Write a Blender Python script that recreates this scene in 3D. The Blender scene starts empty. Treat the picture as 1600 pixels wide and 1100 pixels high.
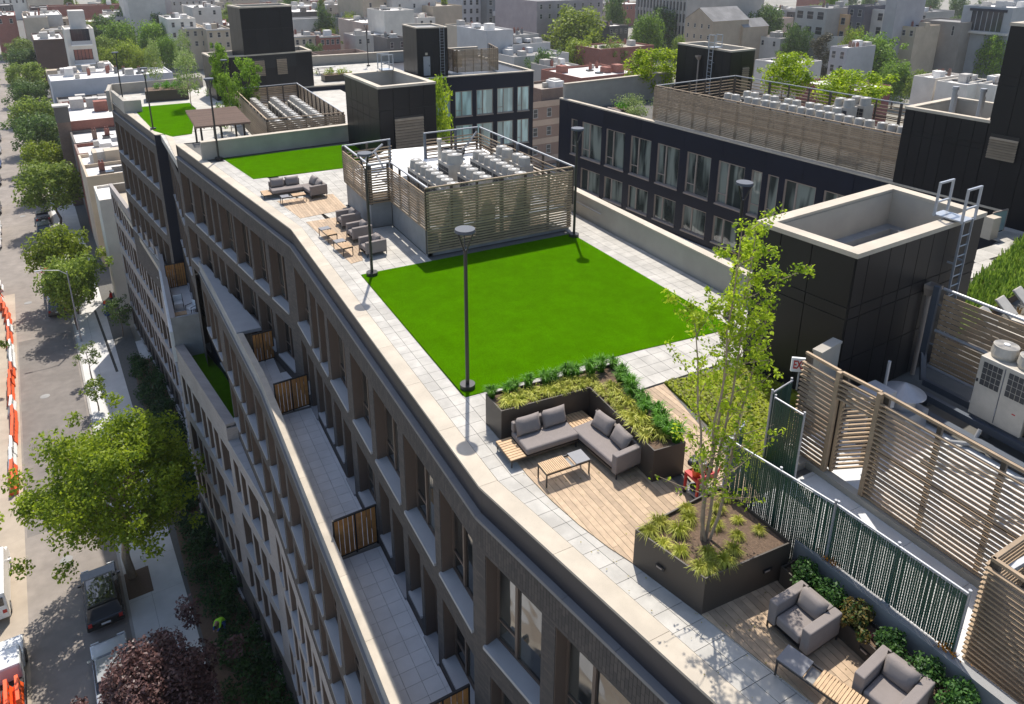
import bpy, bmesh, math, random
from mathutils import Vector, Matrix
SC = bpy.context.scene
COL = SC.collection
R_ = math.radians
rnd = random.Random(7)

# ---------------------------------------------------------------- camera, sky, sun, exposure
CAMH = 11.377
PIT, ROLL, YAW = 0.337452, 0.005582, R_(28.4)
FPX, CYPX = 1162.137, 333.364
_F0 = Vector((math.cos(PIT) * math.sin(YAW), math.cos(PIT) * math.cos(YAW), -math.sin(PIT)))
_R0 = Vector((math.cos(YAW), -math.sin(YAW), 0))
_U0 = Vector((math.sin(PIT) * math.sin(YAW), math.sin(PIT) * math.cos(YAW), math.cos(PIT)))
_R = math.cos(ROLL) * _R0 + math.sin(ROLL) * _U0
_U = -math.sin(ROLL) * _R0 + math.cos(ROLL) * _U0
cam_d = bpy.data.cameras.new('camera')
cam = bpy.data.objects.new('camera', cam_d)
COL.objects.link(cam)
cam_d.sensor_width = 36
cam_d.lens = FPX / 1600 * 36
cam_d.shift_y = (CYPX - 550) / 1600
cam_d.clip_start, cam_d.clip_end = 0.1, 6000
cam.matrix_world = Matrix(((_R.x, _U.x, -_F0.x, 0), (_R.y, _U.y, -_F0.y, 0), (_R.z, _U.z, -_F0.z, CAMH), (0, 0, 0, 1)))
SC.camera = cam
SUN_AZ, SUN_EL = R_(64.7), R_(60.0)      # azimuth from +x towards +y
world = bpy.data.worlds.new('World')
SC.world = world
world.use_nodes = True
wn = world.node_tree
wn.nodes.clear()
sky = wn.nodes.new('ShaderNodeTexSky')
sky.sky_type = 'NISHITA'
sky.sun_disc = False
sky.sun_elevation = SUN_EL
sky.sun_rotation = math.pi / 2 - SUN_AZ
sky.air_density, sky.dust_density, sky.ozone_density = 1.0, 1.6, 1.0
bg = wn.nodes.new('ShaderNodeBackground')
bg.inputs['Strength'].default_value = 0.15
wo = wn.nodes.new('ShaderNodeOutputWorld')
wn.links.new(sky.outputs[0], bg.inputs[0])
wn.links.new(bg.outputs[0], wo.inputs[0])
sun_d = bpy.data.lights.new('sun', 'SUN')
sun = bpy.data.objects.new('sun', sun_d)
COL.objects.link(sun)
sun_d.energy = 4.5
sun_d.angle = R_(0.55)
sun_d.color = (1.0, 0.945, 0.86)
_sv = Vector((math.cos(SUN_AZ) * math.cos(SUN_EL), math.sin(SUN_AZ) * math.cos(SUN_EL), math.sin(SUN_EL)))
sun.rotation_euler = _sv.to_track_quat('Z', 'Y').to_euler()
SC.view_settings.view_transform = 'Standard'
SC.view_settings.look = 'None'
SC.view_settings.exposure = 0.34
SC.view_settings.gamma = 1.0
SC.view_settings.use_curve_mapping = False
SC.cycles.max_bounces = 6
SC.cycles.transparent_max_bounces = 6
SC.cycles.use_denoising = True

# ---------------------------------------------------------------- helpers
def at(px, py, z):
    "point of a picture pixel (1600 x 1100) on the level z"
    d = (px - 800) / FPX * _R - (py - CYPX) / FPX * _U + _F0
    t = (z - CAMH) / d.z
    return Vector((t * d.x, t * d.y, z))

_T = 'zeroth first second third fourth fifth sixth seventh eighth ninth tenth eleventh twelfth thirteenth fourteenth fifteenth sixteenth seventeenth eighteenth nineteenth twentieth'.split()
def nth(i):
    i += 1
    if i <= 20: return _T[i]
    t = ['', '', 'twenty', 'thirty', 'forty', 'fifty', 'sixty', 'seventy', 'eighty', 'ninety'][i // 10]
    return t + ('-' + _T[i % 10] if i % 10 else 'th')

def tag(o, label=None, cat=None, group=None, kind=None):
    if label: o['label'] = label
    if cat: o['category'] = cat
    if group: o['group'] = group
    if kind: o['kind'] = kind
    return o

def empty(name, loc=(0, 0, 0), label=None, cat=None, group=None, rz=0, kind=None):
    o = bpy.data.objects.new(name, None)
    o.empty_display_size = 0.2
    COL.objects.link(o)
    o.location = loc
    o.rotation_euler = (0, 0, rz)
    return tag(o, label, cat, group, kind)

class MB:
    def __init__(s):
        s.v, s.f, s.m = [], [], []
    def quad(s, a, b, c, d, mi=0):
        n = len(s.v)
        s.v += [tuple(a), tuple(b), tuple(c), tuple(d)]
        s.f.append((n, n + 1, n + 2, n + 3)); s.m.append(mi)
    def tri(s, a, b, c, mi=0):
        n = len(s.v)
        s.v += [tuple(a), tuple(b), tuple(c)]
        s.f.append((n, n + 1, n + 2)); s.m.append(mi)
    def box(s, x0, x1, y0, y1, z0, z1, mi=0):
        n = len(s.v)
        s.v += [(x0, y0, z0), (x1, y0, z0), (x1, y1, z0), (x0, y1, z0), (x0, y0, z1), (x1, y0, z1), (x1, y1, z1), (x0, y1, z1)]
        for q in ((3, 2, 1, 0), (4, 5, 6, 7), (0, 1, 5, 4), (1, 2, 6, 5), (2, 3, 7, 6), (3, 0, 4, 7)):
            s.f.append(tuple(n + i for i in q)); s.m.append(mi)
        return s
    def bar(s, p, q, w, h, mi=0, up=(0, 0, 1)):
        "box beam from p to q, w wide, h high (centred)"
        p, q = Vector(p), Vector(q)
        d = (q - p).normalized()
        u = Vector(up)
        if abs(d.dot(u)) > .98: u = Vector((1, 0, 0))
        r = d.cross(u).normalized() * w / 2
        u = r.cross(d).normalized() * h / 2
        n = len(s.v)
        for c in (p, q):
            s.v += [tuple(c - r - u), tuple(c + r - u), tuple(c + r + u), tuple(c - r + u)]
        for f in ((0, 1, 2, 3), (7, 6, 5, 4), (0, 4, 5, 1), (1, 5, 6, 2), (2, 6, 7, 3), (3, 7, 4, 0)):
            s.f.append(tuple(n + i for i in f)); s.m.append(mi)
        return s
    def prism(s, poly, z0, z1, mi=0, mt=None, bottom=True):
        n = len(s.v); k = len(poly)
        ar = sum(poly[i][0] * poly[(i + 1) % k][1] - poly[(i + 1) % k][0] * poly[i][1] for i in range(k))
        if ar < 0: poly = poly[::-1]
        s.v += [(p[0], p[1], z0) for p in poly] + [(p[0], p[1], z1) for p in poly]
        for i in range(k):
            j = (i + 1) % k
            s.f.append((n + i, n + j, n + k + j, n + k + i)); s.m.append(mi)
        s.f.append(tuple(n + k + i for i in range(k))); s.m.append(mi if mt is None else mt)
        if bottom:
            s.f.append(tuple(n + i for i in reversed(range(k)))); s.m.append(mi)
        return s
    def cyl(s, p, q, r0, r1=None, n=10, mi=0, caps=True):
        r1 = r0 if r1 is None else r1
        p, q = Vector(p), Vector(q)
        d = (q - p).normalized()
        u = Vector((0, 0, 1)) if abs(d.z) < .9 else Vector((1, 0, 0))
        a = d.cross(u).normalized(); b = d.cross(a)
        o = len(s.v)
        for c, r in ((p, r0), (q, r1)):
            for i in range(n):
                t = 2 * math.pi * i / n
                s.v.append(tuple(c + r * (math.cos(t) * a + math.sin(t) * b)))
        for i in range(n):
            j = (i + 1) % n
            s.f.append((o + j, o + i, o + n + i, o + n + j)); s.m.append(mi)
        if caps:
            s.f.append(tuple(o + i for i in range(n))); s.m.append(mi)
            s.f.append(tuple(o + n + i for i in reversed(range(n)))); s.m.append(mi)
        return s
    def tube(s, pts, r, n=8, mi=0):
        rs = r if isinstance(r, (list, tuple)) else [r] * len(pts)
        for i in range(len(pts) - 1):
            s.cyl(pts[i], pts[i + 1], rs[i], rs[i + 1], n, mi)
        return s
    def rbox(s, x0, x1, y0, y1, z0, z1, r=.04, seg=3, mi=0, puff=0.0):
        "rounded cushion box"
        bm = bmesh.new()
        bmesh.ops.create_cube(bm, size=1)
        for v in bm.verts:
            v.co = Vector(((x0 + x1) / 2 + v.co.x * (x1 - x0), (y0 + y1) / 2 + v.co.y * (y1 - y0), (z0 + z1) / 2 + v.co.z * (z1 - z0)))
        bmesh.ops.bevel(bm, geom=bm.edges[:], offset=min(r, .45 * min(x1 - x0, y1 - y0, z1 - z0)), segments=seg, profile=.5, affect='EDGES')
        s.add_bm(bm, mi)
        return s
    def add_bm(s, bm, mi=0, M=None):
        n = len(s.v)
        bm.verts.ensure_lookup_table(); bm.verts.index_update()
        for v in bm.verts:
            c = v.co if M is None else M @ v.co
            s.v.append(tuple(c))
        for f in bm.faces:
            s.f.append(tuple(n + v.index for v in f.verts)); s.m.append(mi)
        bm.free()
        return s
    def xform(s, M, start=0):
        for i in range(start, len(s.v)):
            s.v[i] = tuple(M @ Vector(s.v[i]))
        return s
    def mesh(s, name, mats, smooth=False):
        me = bpy.data.meshes.new(name)
        me.from_pydata(s.v, [], s.f)
        for m in (mats if isinstance(mats, (list, tuple)) else [mats]):
            me.materials.append(m)
        if any(s.m):
            me.polygons.foreach_set('material_index', s.m)
        if smooth:
            me.shade_smooth()
        me.update()
        return me
    def build(s, name, mats, parent=None, loc=(0, 0, 0), rz=0, smooth=False, off=None, **k):
        if off is not None:      # world coordinates given: make them local to off
            s.v = [(a - off[0], b - off[1], c - off[2]) for a, b, c in s.v]
        o = link(name, s.mesh(name, mats, smooth), parent, loc, rz)
        return tag(o, **k)

def link(name, me, parent=None, loc=(0, 0, 0), rz=0):
    o = bpy.data.objects.new(name, me)
    COL.objects.link(o)
    o.parent = parent
    o.location = loc
    o.rotation_euler = (0, 0, rz)
    return o

def copy_tree(o, parent=None):
    c = o.copy()
    COL.objects.link(c)
    c.parent = parent
    for ch in KIDS.get(o.name, ()) or o.children:
        copy_tree(ch, c)
    return c
KIDS = {}

def dup(o, loc, rz=0, label=None, scale=None, group=None):
    c = copy_tree(o)
    c.location = loc
    c.rotation_euler = (0, 0, rz)
    if scale: c.scale = (scale,) * 3 if not isinstance(scale, (tuple, list)) else scale
    if label: c['label'] = label
    if group: c['group'] = group
    return c

# ---------------------------------------------------------------- materials
MATS = {}
def mat(name, col, rough=.7, var=.12, scale=3.0, bump=0.0, bscale=40., metal=0.0, spec=.5, orand=0.0, detail=4, stain=0.0, stscale=.35, fine=None):
    m = bpy.data.materials.new(name)
    m.use_nodes = True
    nt = m.node_tree; N = nt.nodes; L = nt.links
    b = N['Principled BSDF']
    b.inputs['Roughness'].default_value = rough
    b.inputs['Metallic'].default_value = metal
    b.inputs['Specular IOR Level'].default_value = spec
    geo = N.new('ShaderNodeNewGeometry')
    no = N.new('ShaderNodeTexNoise'); no.inputs['Scale'].default_value = scale; no.inputs['Detail'].default_value = detail
    L.new(geo.outputs['Position'], no.inputs['Vector'])
    mr = N.new('ShaderNodeMapRange')
    mr.inputs['From Min'].default_value = .25; mr.inputs['From Max'].default_value = .75
    mr.inputs['To Min'].default_value = 1 - var; mr.inputs['To Max'].default_value = 1 + var
    L.new(no.outputs['Fac'], mr.inputs['Value'])
    last = mr.outputs[0]
    if orand:
        oi = N.new('ShaderNodeObjectInfo')
        m2 = N.new('ShaderNodeMapRange'); m2.inputs['To Min'].default_value = 1 - orand; m2.inputs['To Max'].default_value = 1 + orand
        L.new(oi.outputs['Random'], m2.inputs['Value'])
        mu = N.new('ShaderNodeMath'); mu.operation = 'MULTIPLY'
        L.new(last, mu.inputs[0]); L.new(m2.outputs[0], mu.inputs[1]); last = mu.outputs[0]
    if stain:
        n3 = N.new('ShaderNodeTexNoise'); n3.inputs['Scale'].default_value = stscale; n3.inputs['Detail'].default_value = 6; n3.inputs['Roughness'].default_value = .65
        L.new(geo.outputs['Position'], n3.inputs['Vector'])
        m3 = N.new('ShaderNodeMapRange'); m3.inputs['From Min'].default_value = .42; m3.inputs['From Max'].default_value = .62
        m3.inputs['To Min'].default_value = 1 - stain; m3.inputs['To Max'].default_value = 1
        L.new(n3.outputs['Fac'], m3.inputs['Value'])
        mu = N.new('ShaderNodeMath'); mu.operation = 'MULTIPLY'
        L.new(last, mu.inputs[0]); L.new(m3.outputs[0], mu.inputs[1]); last = mu.outputs[0]
    if fine:
        n4 = N.new('ShaderNodeTexNoise'); n4.inputs['Scale'].default_value = fine[0]; n4.inputs['Detail'].default_value = 2
        L.new(geo.outputs['Position'], n4.inputs['Vector'])
        m4 = N.new('ShaderNodeMapRange'); m4.inputs['From Min'].default_value = .3; m4.inputs['From Max'].default_value = .7
        m4.inputs['To Min'].default_value = 1 - fine[1]; m4.inputs['To Max'].default_value = 1 + fine[1]
        L.new(n4.outputs['Fac'], m4.inputs['Value'])
        mu = N.new('ShaderNodeMath'); mu.operation = 'MULTIPLY'
        L.new(last, mu.inputs[0]); L.new(m4.outputs[0], mu.inputs[1]); last = mu.outputs[0]
    vm = N.new('ShaderNodeVectorMath'); vm.operation = 'SCALE'
    vm.inputs[0].default_value = col
    L.new(last, vm.inputs['Scale'])
    L.new(vm.outputs[0], b.inputs['Base Color'])
    if bump:
        n2 = N.new('ShaderNodeTexNoise'); n2.inputs['Scale'].default_value = bscale; n2.inputs['Detail'].default_value = 3
        L.new(geo.outputs['Position'], n2.inputs['Vector'])
        bu = N.new('ShaderNodeBump'); bu.inputs['Strength'].default_value = bump; bu.inputs['Distance'].default_value = .02
        L.new(n2.outputs['Fac'], bu.inputs['Height'])
        L.new(bu.outputs[0], b.inputs['Normal'])
    MATS[name] = m
    return m

def brick_mat(name, c1, c2, mortar, bw=.235, bh=.078, axis='xy', soldier=False):
    m = bpy.data.materials.new(name); m.use_nodes = True
    nt = m.node_tree; N = nt.nodes; L = nt.links; b = N['Principled BSDF']
    b.inputs['Roughness'].default_value = .85
    geo = N.new('ShaderNodeNewGeometry')
    sx = N.new('ShaderNodeSeparateXYZ'); L.new(geo.outputs['Position'], sx.inputs[0])
    ad = N.new('ShaderNodeMath'); ad.operation = 'ADD'; L.new(sx.outputs[0], ad.inputs[0]); L.new(sx.outputs[1], ad.inputs[1])
    cx = N.new('ShaderNodeCombineXYZ')
    if soldier:
        L.new(sx.outputs[2], cx.inputs[0]); L.new(ad.outputs[0], cx.inputs[1])
    else:
        L.new(ad.outputs[0], cx.inputs[0]); L.new(sx.outputs[2], cx.inputs[1])
    bt = N.new('ShaderNodeTexBrick')
    bt.inputs['Scale'].default_value = 1; bt.inputs['Brick Width'].default_value = bw; bt.inputs['Row Height'].default_value = bh
    bt.inputs['Mortar Size'].default_value = .006; bt.inputs['Mortar Smooth'].default_value = .3
    bt.inputs['Color1'].default_value = (*c1, 1); bt.inputs['Color2'].default_value = (*c2, 1); bt.inputs['Mortar'].default_value = (*mortar, 1)
    L.new(cx.outputs[0], bt.inputs['Vector'])
    no = N.new('ShaderNodeTexNoise'); no.inputs['Scale'].default_value = .6; no.inputs['Detail'].default_value = 5
    L.new(geo.outputs['Position'], no.inputs['Vector'])
    mr = N.new('ShaderNodeMapRange'); mr.inputs['To Min'].default_value = .78; mr.inputs['To Max'].default_value = 1.22
    L.new(no.outputs['Fac'], mr.inputs['Value'])
    vm = N.new('ShaderNodeVectorMath'); vm.operation = 'SCALE'
    L.new(bt.outputs['Color'], vm.inputs[0]); L.new(mr.outputs[0], vm.inputs['Scale'])
    L.new(vm.outputs[0], b.inputs['Base Color'])
    bu = N.new('ShaderNodeBump'); bu.inputs['Strength'].default_value = .6; bu.inputs['Distance'].default_value = .012; bu.invert = True
    L.new(bt.outputs['Fac'], bu.inputs['Height']); L.new(bu.outputs[0], b.inputs['Normal'])
    MATS[name] = m
    return m

def glass_mat(name, tint, rough=.04, wav=.25, inside=.35, lo=(.012, .014, .015)):
    "window pane: dark room with curtains behind a reflecting sheet"
    m = bpy.data.materials.new(name); m.use_nodes = True
    nt = m.node_tree; N = nt.nodes; L = nt.links; b = N['Principled BSDF']
    b.inputs['Roughness'].default_value = rough
    b.inputs['Specular IOR Level'].default_value = .9
    b.inputs['IOR'].default_value = 1.7
    geo = N.new('ShaderNodeNewGeometry'); oi = N.new('ShaderNodeObjectInfo')
    tc = N.new('ShaderNodeTexCoord')
    ad = N.new('ShaderNodeVectorMath'); ad.operation = 'ADD'
    mu = N.new('ShaderNodeVectorMath'); mu.operation = 'SCALE'; mu.inputs[0].default_value = (31, 17, 9)
    L.new(oi.outputs['Random'], mu.inputs['Scale'])
    mp = N.new('ShaderNodeMapping'); mp.inputs['Scale'].default_value = (1.6, 1.6, .22)
    L.new(tc.outputs['Object'], ad.inputs[0]); L.new(mu.outputs[0], ad.inputs[1]); L.new(ad.outputs[0], mp.inputs[0])
    no = N.new('ShaderNodeTexNoise'); no.inputs['Scale'].default_value = 1.0; no.inputs['Detail'].default_value = 2
    L.new(mp.outputs[0], no.inputs['Vector'])
    cr = N.new('ShaderNodeValToRGB')
    cr.color_ramp.elements[0].position = .46; cr.color_ramp.elements[0].color = (*lo, 1)
    cr.color_ramp.elements[1].position = .60; cr.color_ramp.elements[1].color = (*[c * inside for c in tint], 1)
    L.new(no.outputs['Fac'], cr.inputs[0]); L.new(cr.outputs[0], b.inputs['Base Color'])
    n2 = N.new('ShaderNodeTexNoise'); n2.inputs['Scale'].default_value = 1.3; n2.inputs['Detail'].default_value = 1
    L.new(geo.outputs['Position'], n2.inputs['Vector'])
    bu = N.new('ShaderNodeBump'); bu.inputs['Strength'].default_value = wav; bu.inputs['Distance'].default_value = .05
    L.new(n2.outputs['Fac'], bu.inputs['Height']); L.new(bu.outputs[0], b.inputs['Normal'])
    MATS[name] = m
    return m

def leaf_mat(name, c1, c2, trans=.35, scale=.9, rough=.55):
    m = bpy.data.materials.new(name); m.use_nodes = True
    nt = m.node_tree; N = nt.nodes; L = nt.links; b = N['Principled BSDF']
    b.inputs['Roughness'].default_value = rough
    b.inputs['Specular IOR Level'].default_value = .35
    geo = N.new('ShaderNodeNewGeometry')
    no = N.new('ShaderNodeTexNoise'); no.inputs['Scale'].default_value = scale; no.inputs['Detail'].default_value = 3
    L.new(geo.outputs['Position'], no.inputs['Vector'])
    wn_ = N.new('ShaderNodeTexWhiteNoise'); wn_.noise_dimensions = '1D'
    L.new(geo.outputs['Random Per Island'], wn_.inputs['W'])
    mx0 = N.new('ShaderNodeMath'); mx0.operation = 'MULTIPLY_ADD'; mx0.inputs[1].default_value = .45; mx0.inputs[2].default_value = -.22
    L.new(wn_.outputs['Value'], mx0.inputs[0])
    ad = N.new('ShaderNodeMath'); ad.operation = 'ADD'; L.new(no.outputs['Fac'], ad.inputs[0]); L.new(mx0.outputs[0], ad.inputs[1])
    cr = N.new('ShaderNodeValToRGB')
    cr.color_ramp.elements[0].position = .3; cr.color_ramp.elements[0].color = (*c1, 1)
    cr.color_ramp.elements[1].position = .72; cr.color_ramp.elements[1].color = (*c2, 1)
    L.new(ad.outputs[0], cr.inputs[0])
    oi = N.new('ShaderNodeObjectInfo')
    hs = N.new('ShaderNodeHueSaturation')
    mr = N.new('ShaderNodeMapRange'); mr.inputs['To Min'].default_value = .82; mr.inputs['To Max'].default_value = 1.2
    L.new(oi.outputs['Random'], mr.inputs['Value']); L.new(mr.outputs[0], hs.inputs['Value'])
    L.new(cr.outputs[0], hs.inputs['Color']); L.new(hs.outputs[0], b.inputs['Base Color'])
    tr = N.new('ShaderNodeBsdfTranslucent'); L.new(hs.outputs[0], tr.inputs['Color'])
    ms = N.new('ShaderNodeMixShader'); ms.inputs[0].default_value = trans
    L.new(b.outputs[0], ms.inputs[1]); L.new(tr.outputs[0], ms.inputs[2])
    L.new(ms.outputs[0], N['Material Output'].inputs['Surface'])
    MATS[name] = m
    return m

M_paver = mat('paver_concrete', (.45, .425, .38), .85, .08, 2.2, .15, 90, orand=.08, stain=.14, stscale=1.1)
M_paver_t = mat('terrace_paver_concrete', (.64, .64, .63), .85, .06, 2.2, .15, 90, orand=.05, stain=.08, stscale=.8)
M_base = mat('joint_bed', (.12, .115, .105), .95)
M_cream = mat('cream_coping_stone', (.50, .435, .345), .8, .07, 1.5, .1, 60, orand=.05, stain=.13, stscale=.9)
M_conc = mat('tan_stucco', (.40, .365, .31), .9, .08, 1.2, .2, 50, stain=.12)
M_concg = mat('grey_concrete', (.30, .295, .285), .9, .1, 1.4, .2, 45, stain=.15)
M_brick = brick_mat('dark_brick', (.094, .077, .067), (.060, .052, .048), (.036, .032, .030))
M_brick_s = brick_mat('dark_brick_soldier', (.094, .078, .068), (.058, .050, .046), (.022, .020, .019), soldier=True)
M_lbrick = brick_mat('pale_brick', (.36, .315, .285), (.30, .265, .245), (.31, .28, .26))
M_clad = mat('charcoal_metal_panel', (.015, .0138, .0148), .40, .12, .8, .22, 1.1, spec=.34, orand=.10)
M_clad_n = mat('navy_metal_panel', (.010, .0125, .024), .44, .12, .8, .2, 1.1, spec=.32, orand=.10)
M_parap = mat('dark_parapet_metal', (.030, .027, .032), .5, .08, .8)
M_sill = mat('grey_sill_stone', (.36, .35, .345), .75, .06, 2)
M_cop_g = mat('grey_brick_coping', (.20, .19, .185), .75, .08, 2)
M_bronze = mat('bronze_aluminium', (.13, .092, .070), .5, .06, 2, spec=.4)
M_bronze_l = mat('pale_bronze_aluminium', (.33, .27, .225), .5, .05, 2)
M_slat = mat('taupe_louver_slat', (.34, .245, .155), .65, .16, 3, orand=.14)
M_perg = mat('brown_pergola_timber', (.26, .165, .115), .6, .1, 5, orand=.1)
M_pipe = mat('grey_pipe_insulation', (.30, .30, .30), .7, .08, 6)
M_slat_d = mat('dark_louver_frame', (.085, .066, .050), .55, .06, 3)
M_galv = mat('galvanised_steel', (.36, .365, .38), .5, .08, 6, metal=.35)
M_alum = mat('aluminium_ladder', (.40, .42, .45), .35, .06, 6, metal=.4)
M_dark = mat('dark_bronze_paint', (.030, .027, .026), .4, .06, 3)
M_plantr = mat('bronze_planter_metal', (.062, .050, .040), .45, .06, 1.2, spec=.4)
M_black = mat('black_paint', (.012, .012, .013), .5, .05)
M_turf = mat('artificial_turf', (.052, .150, .0006), 1.0, .10, 2.6, .6, 140, stain=.12, stscale=.7, spec=.0, fine=(38, .28))
M_sedum = mat('sedum_mat', (.20, .23, .02), .95, .35, 5, .6, 60, spec=.1)
M_deck = mat('weathered_teak_board', (.40, .29, .19), .75, .16, 7, .2, 90, orand=.18)
M_teak = mat('oiled_teak_slat', (.50, .33, .18), .6, .12, 9, orand=.08)
M_cedar = mat('cedar_board', (.42, .185, .050), .55, .22, 6, orand=.16)
M_fabric = mat('taupe_grey_fabric', (.235, .205, .19), .95, .05, 8, .25, 420, spec=.2)
M_ceram = mat('grey_table_slab', (.17, .17, .18), .5, .05, 4)
M_white = mat('white_paint', (.74, .74, .72), .5, .04, 3)
M_ivory = mat('ivory_painted_steel', (.50, .46, .395), .45, .07, 3, stain=.12, stscale=2)
M_grille = mat('dark_coil_grille', (.045, .045, .047), .6, .1, 10)
M_soil = mat('bark_mulch', (.13, .085, .055), .95, .35, 22, .9, 60)
M_bark = mat('grey_brown_bark', (.16, .12, .09), .9, .25, 9, .5, 40)
M_barkp = mat('pale_tan_bark', (.34, .25, .17), .85, .2, 9, .3, 40)
M_glass = glass_mat('facade_glass', (.30, .30, .27), wav=.22, inside=.22)
M_glass_c = glass_mat('curtained_glass', (.50, .56, .48), wav=.15, inside=.55, lo=(.045, .055, .05))
M_glass_p = glass_mat('pale_green_glass', (.50, .68, .62), wav=.1, inside=1.25, lo=(.36, .48, .43))
M_dglass = mat('dark_window_glass', (.03, .033, .038), .08, .3, .4, spec=.8)
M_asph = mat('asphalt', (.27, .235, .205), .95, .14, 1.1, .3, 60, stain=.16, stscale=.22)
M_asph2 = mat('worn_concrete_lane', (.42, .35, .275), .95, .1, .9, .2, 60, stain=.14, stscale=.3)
M_walk = mat('sidewalk_concrete', (.60, .585, .56), .9, .07, .9, .15, 60, stain=.1)
M_kerb = mat('kerb_stone', (.38, .36, .33), .9, .1, 2)
M_ground = mat('city_ground', (.24, .225, .19), .95, .2, .06)
M_steel_d = mat('dark_steel_bracket', (.10, .115, .14), .5, .08, 3, metal=.3)
M_green_s = mat('dark_green_pvc', (.010, .060, .040), .4, .12, 2, orand=.1)
M_green_w = mat('green_coated_wire', (.05, .10, .075), .4)
M_orange = mat('orange_plastic', (.75, .10, .02), .45, .08, 3)
M_red = mat('red_plastic', (.45, .03, .025), .45, .1, 3)
M_skin = mat('skin', (.34, .20, .14), .6)
M_blue = mat('blue_cloth', (.03, .07, .26), .9)
M_hiviz = mat('hi_vis_yellow', (.35, .75, .03), .8)
M_jeans = mat('dark_jeans', (.03, .035, .06), .9)
M_redc = mat('red_cloth', (.6, .02, .02), .9)
M_lampg = mat('lamp_head_grey', (.10, .105, .12), .5, .03, 3, spec=.25)
M_plastic = mat('clear_grey_plastic', (.45, .45, .45), .4)
L_near = leaf_mat("lime_green_leaves", (.15, .24, .012), (.46, .57, .03), .55)
L_mid = leaf_mat("mid_green_leaves", (.10, .155, .022), (.28, .36, .05), .45)
L_dark = leaf_mat("deep_green_leaves", (.055, .105, .025), (.16, .25, .055), .4)
L_yel = leaf_mat("yellow_green_leaves", (.14, .20, .016), (.36, .44, .035), .45)
L_pur = leaf_mat("purple_plum_leaves", (.050, .022, .022), (.19, .105, .095), .25, .9, .4)
L_brz = leaf_mat('bronze_conifer_needles', (.05, .045, .022), (.11, .10, .05), .2)
L_ash = leaf_mat("silver_green_leaves", (.13, .19, .06), (.34, .42, .14), .4)
L_fresh = leaf_mat('fresh_green_leaves', (.09, .17, .016), (.27, .42, .04), .45)
L_grass = leaf_mat('bright_grass_blades', (.07, .19, .014), (.16, .38, .03), .45, 3)
L_ygrass = leaf_mat('yellow_striped_grass_blades', (.30, .34, .03), (.66, .64, .15), .42, 4)
L_orange = leaf_mat('rust_tinged_leaves', (.03, .08, .014), (.20, .13, .03), .3, 7)
L_box = leaf_mat('glossy_boxwood_leaves', (.022, .07, .016), (.09, .20, .035), .3, 5)
# ---------------------------------------------------------------- facade builder
_WC = {}
def window_meshes(w, h, style):
    w, h = round(w * 4) / 4, round(h * 4) / 4
    key = (w, h, style)
    if key in _WC: return _WC[key]
    d, fm, sm, gm, liner, mull = STYLES[style]
    fw = .075
    f = MB()
    g0, g1 = d - .09, d - .01
    f.box(0, fw, g0, g1, 0, h); f.box(w - fw, w, g0, g1, 0, h)
    f.box(fw, w - fw, g0, g1, h - fw, h); f.box(fw, w - fw, g0, g1, 0, fw)
    if mull and w > 1.3:
        k = w * .36
        f.box(k, k + .09, g0 - .015, g1, fw, h - fw)
    if mull and h > 2.2:
        f.box(fw, w - fw if w < 1.3 else w * .36, g0 + .01, g1, .62, .68)
    if liner:
        f.box(0, .02, .02, g0, 0, h); f.box(w - .02, w, .02, g0, 0, h); f.box(.02, w - .02, .02, g0, h - .02, h)
    p = MB(); p.quad((fw, d - .045, fw), (w - fw, d - .045, fw), (w - fw, d - .045, h - fw), (fw, d - .045, h - fw))
    s = MB()
    n = len(s.v)
    if sm:
        s.box(-.03, w + .03, -.07, d - .1, -.09, .035)
        for i in (4, 5):       # the outer edge of the sill slopes down
            x, y, z = s.v[i]; s.v[i] = (x, y, z - .03)
    out = (f.mesh('window', fm), p.mesh('pane', gm), s.mesh('sill', sm) if sm else None, w, h)
    _WC[key] = out
    return out

STYLES = {
    'dark':  (.42, M_bronze, M_sill, M_glass, True, True),
    'pale':  (.40, M_bronze, M_sill, M_glass, True, False),
    'navy':  (.16, M_bronze_l, M_bronze_l, M_glass_c, True, True),
    'far':   (.12, M_bronze_l, M_bronze_l, M_glass_p, True, True),
    'ground': (.35, M_dark, None, M_glass, False, True),
    'house': (.12, M_white, M_sill, M_dglass, False, False),
    'office': (.35, M_dark, None, M_dglass, False, False),
    'darkframe': (.15, M_black, None, M_dglass, False, True),
}

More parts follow.
